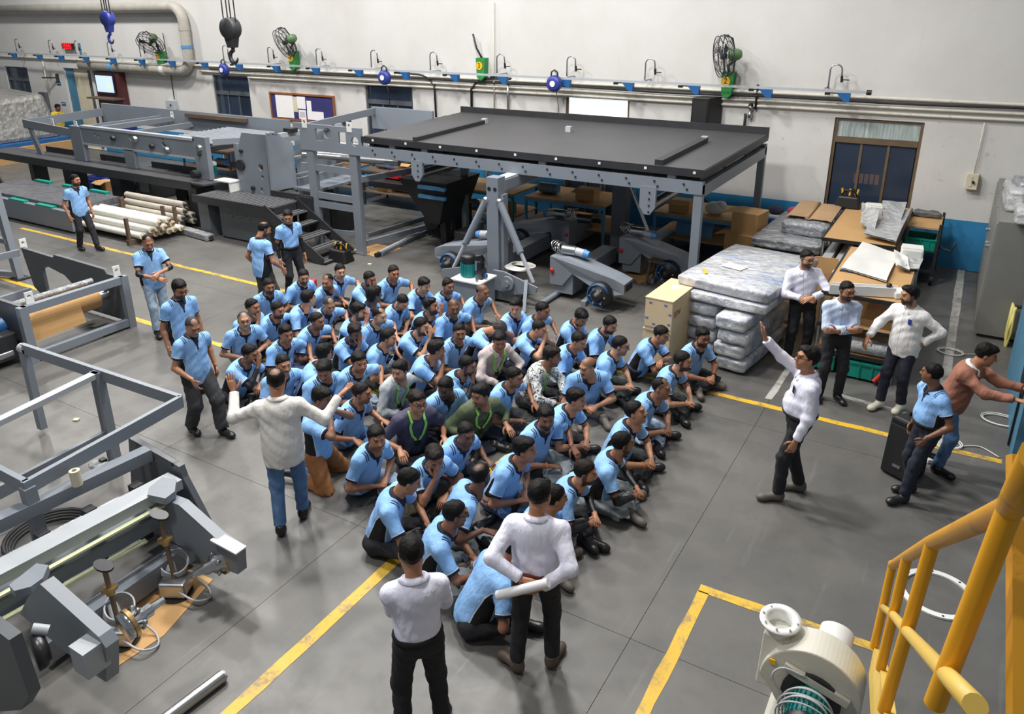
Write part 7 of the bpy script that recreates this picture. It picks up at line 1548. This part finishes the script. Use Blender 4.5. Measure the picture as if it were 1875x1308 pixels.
# ================================================================== the seated crowd
# head pixel, body turn, head turn, head pitch, arms, legs, hair, beard, trousers, extras
K = dict
CROWD = [
 (493, 524, 20, 15, 12, 'lap', 'cross', 'short', 'full', 'black', {}),
 (556, 507, 35, 10, 15, 'lap', 'cross', 'short', 'full', 'black', K(red=1)),
 (600, 516, 45, -35, 10, 'knees', 'cross', 'reced', 'stubble', 'black', K(w=1.1, belly=.03)),
 (623, 497, 40, 15, 8, 'kneeL', 'cross', 'short', 'stubble', 'black', {}),
 (677, 511, 50, 40, 12, 'faceR', 'cross', 'short', 'full', 'navy', {}),
 (565, 547, 60, 115, 5, 'clasp', 'cross', 'full', '', 'navy', K(w=1.08)),
 (463, 563, 40, 45, 2, 'chinR', 'cross', 'short', 'stubble', 'black', {}),
 (603, 558, 40, 20, 22, 'kneeL', 'cross', 'thin', 'grey', 'charcoal', K(haircol='hair_grey')),
 (509, 568, 40, 40, 8, 'kneeL', 'cross', 'short', 'full', 'charcoal', {}),
 (447, 587, 15, 8, 0, 'lap', 'up', 'reced', 'grey', 'khaki', K(glasses=1, haircol='hair_grey', belly=.02)),
 (581, 588, 45, 48, 5, 'kneeL', 'cross', 'short', 'stubble', 'navy', {}),
 (658, 571, 55, 62, 8, 'pray', 'cross', 'full', 'full', 'charcoal', {}),
 (686, 540, 60, 112, 5, 'clasp', 'cross', 'long', '', 'black', K(skin=(92, 66, 54))),
 (695, 579, 45, 48, 8, 'kneeL', 'cross', 'thin', 'stubble', 'charcoal', K(mask=1, skin=(188, 142, 112))),
 (524, 612, 35, 25, 5, 'kneeL', 'cross2', 'full', '', 'jeans_indigo', {}),
 (650, 610, 45, 35, 15, 'faceR', 'cross', 'full', 'full', 'black', K(skin=(112, 78, 60))),
 (458, 648, 45, 55, 12, 'faceR', 'cross', 'short', 'stubble', 'black', K(under='full')),
 (519, 668, 25, 20, 5, 'kneeL', 'cross', 'short', 'moustache', 'charcoal', {}),
 (593, 648, 75, 135, 12, 'lap', 'cross', 'full', '', 'black', {}),
 (658, 664, 35, 22, 5, 'kneeL', 'cross2', 'full', 'stubble', 'jeans_light', {}),
 (721, 500, 35, 22, 8, 'kneeL', 'cross', 'short', '', 'olive', {}),
 (777, 523, 50, 45, 15, 'shin', 'cross', 'full', 'moustache', 'charcoal', {}),
 (821, 524, 50, 35, 5, 'kneeL', 'cross', 'short', 'stubble', 'olive', {}),
 (737, 553, 50, 38, 38, 'lap', 'cross', 'buzz', 'stubble', 'charcoal', {}),
 (790, 561, 50, 62, -8, 'faceR', 'cross', 'full', 'full', 'charcoal', {}),
 (831, 563, 40, 12, 10, 'kneeL', 'cross', 'band', 'moustache', 'charcoal', K(skin=(126, 84, 60))),
 (884, 535, 55, 48, 8, 'kneeL', 'cross', 'band', '', 'black', K(w=1.12, belly=.05, skin=(142, 98, 72))),
 (772, 598, 55, 62, 8, 'faceR', 'cross', 'short', 'full', 'jeans_light', {}),
 (841, 609, 40, 10, 5, 'kneeL', 'cross', 'short', 'moustache', 'charcoal', {}),
 (711, 619, 60, 75, 8, 'kneeL', 'cross', 'swept', 'stubble', 'charcoal', {}),
 (799, 641, 65, 100, 8, 'chinR', 'cross', 'full', '', 'charcoal', {}),
 (913, 603, 60, 75, 58, 'headhold', 'cross', 'short', '', 'charcoal', K(lean=34, haircol='hair_grey')),
 (915, 625, 35, 5, 15, 'shin', 'cross', 'full', 'moustache', 'black', K(shirt='shirt_pinkish', lanyard=1, sleeve=1.9)),
 (945, 563, 50, -12, 10, 'crossk', 'cross2', 'full', '', 'charcoal', {}),
 (994, 569, 55, 55, 10, 'kneeL', 'cross', 'short', '', 'rust_dark', {}),
 (987, 602, 65, 70, 18, 'pray', 'cross', 'buzz', '', 'navy', {}),
 (1064, 582, 60, 42, 32, 'chinR', 'cross', 'full', 'stubble', 'charcoal', {}),
 (1117, 595, 60, 52, 18, 'clasp', 'cross', 'short', 'full', 'charcoal', {}),
 (1060, 625, 60, 55, 15, 'clasp', 'cross2', 'short', 'moustache', 'jeans_grey', {}),
 (1136, 633, 70, 82, 8, 'clasp', 'cross', 'short', 'stubble', 'greenish', K(glasses=1)),
 (1011, 653, 65, 82, 8, 'shin', 'cross', 'full', 'stubble', 'black', K(shirt='shirt_print', lanyard=1, sleeve=1.9)),
 (1076, 673, 15, -45, 10, 'clasp', 'up', 'band', 'moustache', 'jeans_indigo', K(w=1.08, belly=.03, shoes='shoe_grey')),
 (942, 691, 50, 62, 8, 'kneeL', 'cross', 'short', 'stubble', 'charcoal', {}),
 (1211, 613, 65, 65, 15, 'crossk', 'oneup', 'short', '', 'navy', {}),
 (1287, 618, 50, 30, 5, 'clasp', 'cross', 'full', 'full', 'black', K(glasses=1, wrist={'L': 'rubber'}, shoes='shoe_grey')),
 (1250, 661, 70, 82, 5, 'clasp', 'cross', 'short', 'full', 'charcoal', {}),
 (1211, 711, 65, 70, 3, 'clasp', 'cross', 'reced', '', 'jeans_light', K(skin=(150, 108, 84))),
 (1164, 755, 65, 75, -14, 'clasp', 'cross', 'short', 'moustache', 'charcoal', K(wrist={'R': 'orange'})),
 (594, 680, 30, -15, 20, 'kneeL', 'cross', 'full', 'moustache', 'charcoal', {}),
 (590, 730, 60, 62, 15, 'pray', 'kneel', 'full', '', 'rust', K(skin=(128, 90, 70), lean=4, wrist={'R': 'red_paint'})),
 (663, 720, 50, 65, 5, 'knees', 'cross2', 'short', 'stubble', 'jeans_blue', {}),
 (732, 680, 40, -35, 5, 'sideL', 'cross', 'full', 'stubble', 'charcoal', K(shirt='shirt_grey', lanyard=1, sleeve=1.8)),
 (856, 670, 60, 70, 10, 'chinR', 'cross', 'short', 'full', 'black', K(under='full')),
 (816, 710, 30, -30, 20, 'lap', 'cross', 'short', '', 'navy', K(skin=(86, 60, 48), badge=1, wrist={'L': 'orange'})),
 (880, 724, 25, -45, 8, 'knees', 'cross', 'full', 'stubble', 'navy', K(shirt='shirt_olive', lanyard=1, sleeve=1.9, w=1.08)),
 (765, 737, 20, 25, 5, 'knees', 'cross', 'full', '', 'black', K(shirt='tee_navy', lanyard=1, glasses=1, collar=None, w=1.05)),
 (690, 803, 45, 14, 2, 'lap', 'cross2', 'full', 'stubble', 'jeans_light', {}),
 (854, 795, 40, 25, 8, 'knees', 'cross', 'short', '', 'navy', K(skin=(112, 76, 58))),
 (1000, 765, 45, 12, 10, 'kneeL', 'cross2', 'full', 'full', 'jeans_grey', K(w=1.12, belly=.02, wrist={'R': 'orange'})),
 (1055, 732, 60, 72, 5, 'clasp', 'cross', 'full', 'moustache', 'black', {}),
 (796, 840, 30, 12, 20, 'faceR', 'cross', 'full', 'full', 'olive', K(wrist={'L': 'rubber'})),
 (749, 881, 75, 88, 25, 'shin', 'cross', 'short', '', 'black', {}),
 (961, 824, 60, 78, 2, 'lap', 'cross', 'full', '', 'jeans_blue', {}),
 (880, 871, 95, 140, 8, 'knees', 'cross', 'crown', 'full', 'jeans_grey', K(skin=(110, 76, 58))),
 (834, 941, 88, 100, 8, 'shin', 'cross', 'short', 'stubble', 'jeans_grey', K(glasses=1, wrist={'R': 'orange'}, shoes='shoe_grey')),
 (1072, 865, 75, 85, 8, 'clasp', 'oneup', 'short', 'full', 'black', K(under='full')),
 (1140, 812, 85, 112, 5, 'clasp', 'cross', 'short', 'full', 'jeans_grey', K(under='full', shoes='shoe_grey')),
 (1016, 912, 75, 110, 8, 'clasp', 'cross', 'short', '', 'charcoal', K(wrist={'R': 'cable_yellow'}, shoes='shoe_grey')),
 (945, 1002, 110, 110, 20, 'lap', 'cross', 'short', '', 'black', K(lean=32)),
]
mat_cloth('trouser_rust_dark', (66, 48, 38), (82, 60, 48)); mat_cloth('trouser_greenish', (44, 54, 50), (58, 68, 62))
HW = dict(short='short black hair', full='thick black hair', swept='side-swept black hair', buzz='shaved head', reced='receding hairline', crown='bald crown', band='bald head', long='long dark hair', thin='thinning hair')
BW = {'full': 'full beard', 'stubble': 'stubble', 'moustache': 'moustache', 'grey': 'grey stubble', '': ''}
AW = dict(clasp='hands clasped', shin='hands on his shins', knees='hands on both knees', lap='hands in his lap', chinR='fist under his chin', faceR='hand over his mouth', pray='hands at his face', headhold='head bowed into his hands', crossk='arms on knees', kneeL='one hand on his knee', sideL='one arm out on a neighbour')
TW = dict(black='black', navy='navy', charcoal='charcoal', olive='olive', khaki='khaki', jeans_indigo='indigo', jeans_light='pale jeans', jeans_grey='grey jeans', jeans_blue='blue jeans', rust='rust brown', rust_dark='dark brown', greenish='dark green')
SH = dict(shirt_pinkish='pinkish long-sleeved shirt with green lanyard', shirt_print='black and white patterned shirt with green lanyard', shirt_grey='pale grey shirt with green lanyard', shirt_olive='olive green shirt with green lanyard', tee_navy='navy T-shirt with green lanyard')
CUSTOM = {(519, 668): 'man with moustache seated just before the man spreading his arms', (841, 609): 'man with moustache seated beside the man bowing his head', (1117, 595): 'bearded man in blue polo looking down at his clasped hands', (1250, 661): 'bearded man in blue polo seated before the bearded man in glasses', (447, 587): 'grey-haired man in glasses seated knees up in khaki trousers', (913, 603): 'seated man in blue polo bowing his head into both hands', (590, 730): 'man in blue polo kneeling in rust brown trousers, hands together',
          (695, 579): 'seated man in blue polo with a blue face mask under his chin', (556, 507): 'bearded man in blue polo seated behind a small red bag', (1287, 618): 'bearded man in glasses seated beside the stacked foil bundles',
          (1211, 613): 'man in blue polo seated in front of the wooden crates, arms folded on knee', (945, 1002): 'man in blue polo hunched over behind the manager holding paper', (1016, 912): 'seated man mostly hidden behind the manager holding rolled paper',
          (834, 941): 'man in glasses and grey jeans seated with an orange wristband', (765, 737): 'seated man in glasses wearing a navy T-shirt and green lanyard', (1164, 755): 'man in blue polo looking upward, orange wristband, hands clasped'}
tones = [(168, 118, 88), (152, 104, 76), (178, 128, 98), (140, 96, 72), (186, 138, 108), (160, 110, 82)]
import collections
labels = []
for (px, py, bp, hpsi, pit, arms, legs, hair, beard, tr, ex) in CROWD:
    if (px, py) in CUSTOM: lb = CUSTOM[(px, py)]
    elif 'shirt' in ex: lb = 'seated man in a '+SH[ex['shirt']]
    else:
        t_ = TW[tr]; t_ = t_ if 'jeans' in t_ else t_+' trousers'
        lb = ('man seated in polo, %s, %s, %s, %s' if beard else 'man seated in polo, %s, %s%s, %s') % (t_, HW[hair], BW[beard], AW[arms])
    labels.append(lb)
cnt = collections.Counter(labels); PEOPLE = []
for i, (px, py, bp, hpsi, pit, arms, legs, hair, beard, tr, ex) in enumerate(CROWD):
    az = az_of(px, py, bp, .72); far = px < 0
    sp = dict(head_px=(px, py), az=az, hyaw=max(-78, min(78, hpsi-bp)), hpitch=pit, arms=arms, legs=legs, hair=hair, beard=beard,
              trousers=('trouser_'+tr) if not tr.startswith('jeans') else tr, label=labels[i], group='men seated on the floor', seed=i*1.3,
              lean=ex.get('lean', 20+(i*37 % 11)), skin=ex.get('skin', tones[(i*5+1) % 6]), scale=1.04+.05*((i*29) % 7)/7, w=ex.get('w', 1.0+.1*((i*13) % 5)/5), belly=ex.get('belly', .01*((i*7) % 3)),
              haircol=ex.get('haircol', 'hair_black' if i % 5 else 'hair_brown'), glasses=ex.get('glasses'), shirt=ex.get('shirt', 'polo_blue'), sleeve=ex.get('sleeve', .68+.05*((i*11) % 3)),
              lanyard=ex.get('lanyard'), wrist=ex.get('wrist'), undersleeve=ex.get('under'), mask=ex.get('mask'), shoes=ex.get('shoes', 'shoe_black'))
    if 'collar' in ex: sp['collar'] = ex['collar']
    if legs == 'kneel': sp['p0'] = (0, 0, .22); sp['tloose'] = .022
    ob, info = make_person(sp); PEOPLE.append((ob, info))
    if ex.get('red'):
        q = P(570, 519, .5); tag(MB().cbox(q, (.19, .1, .16), .4).build('pouch', 'red_paint', bevel=.03), 'small red bag held in front of a seated bearded man', 'bag')
# ================================================================== people standing
ST = dict(sit=False)
def stand(px, py, psi, hpsi, label, **kw):
    az = az_of(px, py, psi, 1.5)
    sp = dict(sit=False, head_px=(px, py), az=az, hyaw=max(-80, min(80, hpsi-psi)), legs='stand', arms='down', label=label, seed=px*.01, shirt='polo_blue')
    sp.update(kw); return make_person(sp)
def stride(fr, fl, pz=.9): return {'R': (V(.1, fr, .09), (.1, 1, 0), (.12, 1, 0), (0, 0, 1)), 'L': (V(-.1, fl, .09), (-.1, 1, 0), (-.12, 1, 0), (0, 0, 1))}
stand(138, 330, 25, 45, 'smiling man in blue polo walking past the white tubes', legs=stride(-.08, .3), trousers='trouser_black', beard='full', hair='short', pz=.89)
stand(271, 444, 15, 12, 'balding man in blue polo and pale jeans rubbing his hands', hpitch=25, trousers='jeans_light', hair='reced', beard='moustache', undersleeve='half', legs=stride(.12, -.1),
      arms=A_((V(.03, .3, 1.03), (1, -.3, -.3), (-.7, .5, -.4), (0, -1, -.3), 'relaxed'), (V(-.03, .3, 1.1), (-1, -.3, -.3), (.7, .5, -.4), (0, -1, -.3), 'relaxed')))
stand(329, 530, 25, 28, 'man in blue polo, glasses and beard walking behind the older man', hpitch=18, glasses=1, beard='full', hair='full', trousers='trouser_navy', legs=stride(.15, -.12), wrist={'L': 'steel'})
stand(353, 598, 28, 22, 'grey-haired man in blue polo and dark baggy trousers walking', hpitch=24, hair='thin', haircol='hair_grey', beard='grey', trousers='trouser_charcoal', tloose=.03, legs=stride(-.15, .25), pz=.88, scale=.96,
      arms=A_((V(.2, .25, .92), (.6, -1, 0), (-.1, .3, -1), (-1, 0, 0), 'relaxed'), (V(-.27, .0, .87), (-.5, -1, 0), (0, .1, -1), (1, 0, 0), 'relaxed')))
stand(484, 420, 125, 105, 'man with bald crown in blue polo, back turned, beside the steel stairs', hpitch=25, hair='crown', beard='full', trousers='trouser_olive', legs=stride(.1, -.1), arms=A_((V(.24, .22, .9), (.5, -1, 0), (0, .3, -1), (-1, 0, 0), 'relaxed'), (V(-.26, .08, .88), (-.5, -1, 0), (0, .1, -1), (1, 0, 0), 'relaxed')))
stand(527, 397, 30, -5, 'young man in blue polo with black undersleeves standing by the steel stairs', hpitch=22, undersleeve='full', trousers='trouser_black', tuck=True, belt='belt_black', hair='short', legs={'R': (V(.15, .02, .09), (.1, 1, 0), (.3, 1, 0), (0, 0, 1)), 'L': (V(-.16, .0, .09), (-.1, 1, 0), (-.3, 1, 0), (0, 0, 1))})
stand(506, 697, 172, 172, 'man in white shirt and blue jeans spreading his arms, seen from behind', shirt='shirt_cream', sleeve=1.97, trousers='jeans_blue', hair='crown', hem=-.17, w=1.06, belly=.02, loose=.02, scale=1.02, hpitch=8,
      legs=stride(.12, -.12), arms=A_((V(.56, .16, 1.32), (.3, -.6, -1), (.7, .4, .35), (0, .2, 1), 'open'), (V(-.44, .30, 1.40), (-1, -.3, -1), (-.2, .2, 1), (.3, 1, 0), 'open')))
stand(753, 1012, 187, 187, 'man in lilac shirt and black trousers with folded arms, seen from behind', shirt='shirt_lilac', sleeve=1.75, tuck=True, belt='belt_black', trousers='trouser_black', hair='short', hpitch=10, collar='shirt_lilac', w=.95,
      legs={'R': (V(.15, .02, .09), (.1, 1, 0), (.3, 1, 0), (0, 0, 1)), 'L': (V(-.15, .0, .09), (-.1, 1, 0), (-.3, 1, 0), (0, 0, 1))},
      arms=A_((V(-.02, .24, 1.13), (1, -.2, -.5), (-.9, .2, .1), (0, -1, 0), 'relaxed'), (V(.1, .27, 1.08), (-1, -.2, -.5), (.9, .2, .1), (0, -1, 0), 'relaxed')))
mgr, mi = stand(988, 906, 172, 155, 'man in lilac shirt holding rolled white paper behind his back', shirt='shirt_lilac', sleeve=1.95, tuck=True, belt='belt_brown', trousers='trouser_black', hair='short', shoes='shoe_brown', hpitch=10, w=1.05, loose=.02,
      legs={'R': (V(.13, .05, .09), (.1, 1, 0), (.35, 1, 0), (0, 0, 1)), 'L': (V(-.14, -.05, .09), (-.1, 1, 0), (-.8, .6, 0), (0, 0, 1))},
      arms=A_((V(.07, -.22, 1.0), (1, -.6, -.2), (-.9, -.2, 0), (0, 1, 0), 'relaxed'), (V(-.07, -.24, 1.07), (-1, -.6, -.2), (.9, -.2, 0), (0, 1, 0), 'relaxed')))
def loc2w(info, p): return info['base']+info['Rz']@(np.array(p)*info['sc'])
a, b_ = loc2w(mi, (-.24, -.29, .94)), loc2w(mi, (.14, -.31, 1.13))
tag(MB().cyl(a, b_, .035, n=14).build('paper_roll', 'paper'), 'rolled white paper held behind the lilac-shirted man', 'paper roll')
stand(1478, 657, -75, -68, 'man in glasses and lilac shirt pointing upward with his raised hand', shirt='shirt_lilac', sleeve=1.95, tuck=True, belt='belt_black', trousers='trouser_black', hair='full', glasses=1, hpitch=-8, w=1.06, belly=.035, lean=-3, pocket='phone', shoes='shoe_grey', scale=1.03, loose=.02,
      legs=stride(-.12, .14), arms=A_((V(.17, .40, 1.72), (.6, .4, -1), (.1, .3, 1), (0, -1, -.2), 'open'), (V(-.27, .08, .82), (-.5, -1, 0), (0, .25, -1), (1, 0, 0), 'relaxed')))
stand(1478, 474, 10, 40, 'man in glasses and lilac shirt leaning on the table by the foil bundles', shirt='shirt_lilac', sleeve=1.9, tuck=True, belt='belt_black', trousers='trouser_black', hair='short', glasses=1, beard='full', scale=1.03, side=6, hpitch=6, skin=(186, 138, 108), loose=.018,
      arms=A_((V(.06, .27, 1.06), (1, -.4, -.3), (-.8, .3, .1), (0, -.6, -.6), 'relaxed'), (V(-.05, .29, 1.09), (-1, -.0, -.2), (.7, .4, -.1), (0, -.6, -.6), 'relaxed')))
stand(1551, 533, 15, 38, 'man in glasses and pale blue striped shirt with folded arms', shirt='shirt_sky', sleeve=1.85, tuck=True, trousers='trouser_black', hair='short', glasses=1, beard='full', hpitch=6, scale=1.0, wrist={'R': 'steel'}, loose=.018,
      arms=A_((V(-.06, .25, 1.12), (1, -.2, -.6), (-.9, .25, .1), (0, -1, 0), 'relaxed'), (V(.08, .28, 1.10), (-1, -.2, -.6), (.9, .2, .15), (0, -1, 0), 'relaxed')))
stand(1665, 541, -25, -60, 'bearded man in untucked white shirt and white shoes, hand on hip', shirt='shirt_white', sleeve=1.95, trousers='trouser_navy', hair='full', beard='full', shoes='shoe_white', hem=-.15, hpitch=5, lean=2, pocket='logo', loose=.022, skin=(176, 128, 98),
      legs=stride(.18, .02), arms=A_((V(.3, .36, 1.0), (.6, -1, 0), (.1, .3, -1), (-.3, -.6, -.6), 'relaxed'), (V(-.2, -.02, .98), (-1, -.5, .1), (.7, .5, -.4), (.6, 0, -.6), 'flat')))
stand(1706, 684, -55, -105, 'man in blue polo and navy trousers standing before the black loudspeaker', hpitch=4, hair='short', trousers='trouser_navy', tuck=True, belt='belt_black', skin=(124, 84, 62), belly=.03, scale=.93, legs=stride(.0, .2),
      arms=A_((V(.25, .02, .87), (.5, -1, 0), (0, .1, -1), (-1, 0, 0), 'relaxed'), (V(-.23, .16, .93), (-.6, -1, 0), (.1, .3, -1), (1, 0, 0), 'fist')))
stand(1806, 650, 75, 95, 'man in rust brown hoodie and jeans leaning forward with outstretched arms', shirt='hoodie_rust', sleeve=1.97, trousers='jeans_blue', hair='full', hpitch=15, lean=16, loose=.024, collar='shirt_white', scale=.97, hem=-.1,
      legs=stride(.02, -.25), arms=A_((V(.14, .62, 1.22), (.6, .0, -1), (0, 1, .1), (0, -.2, -1), 'flat'), (V(-.14, .62, 1.25), (-.6, .0, -1), (0, 1, .1), (0, -.2, -1), 'flat')))
stand(106, 197, 20, 60, 'man in yellow shirt standing far behind the roller frames', shirt='tshirt_yellow', sleeve=.7, trousers='trouser_black', hair='full', hpitch=15, scale=.97, skin=(120, 82, 64),
      arms=A_((V(.16, .28, 1.25), (1, .0, -.8), (-.5, .2, .9), (0, -1, 0), 'relaxed'), (V(-.05, .24, 1.1), (-1, .0, -.8), (.8, .2, .2), (0, -1, 0), 'relaxed')))
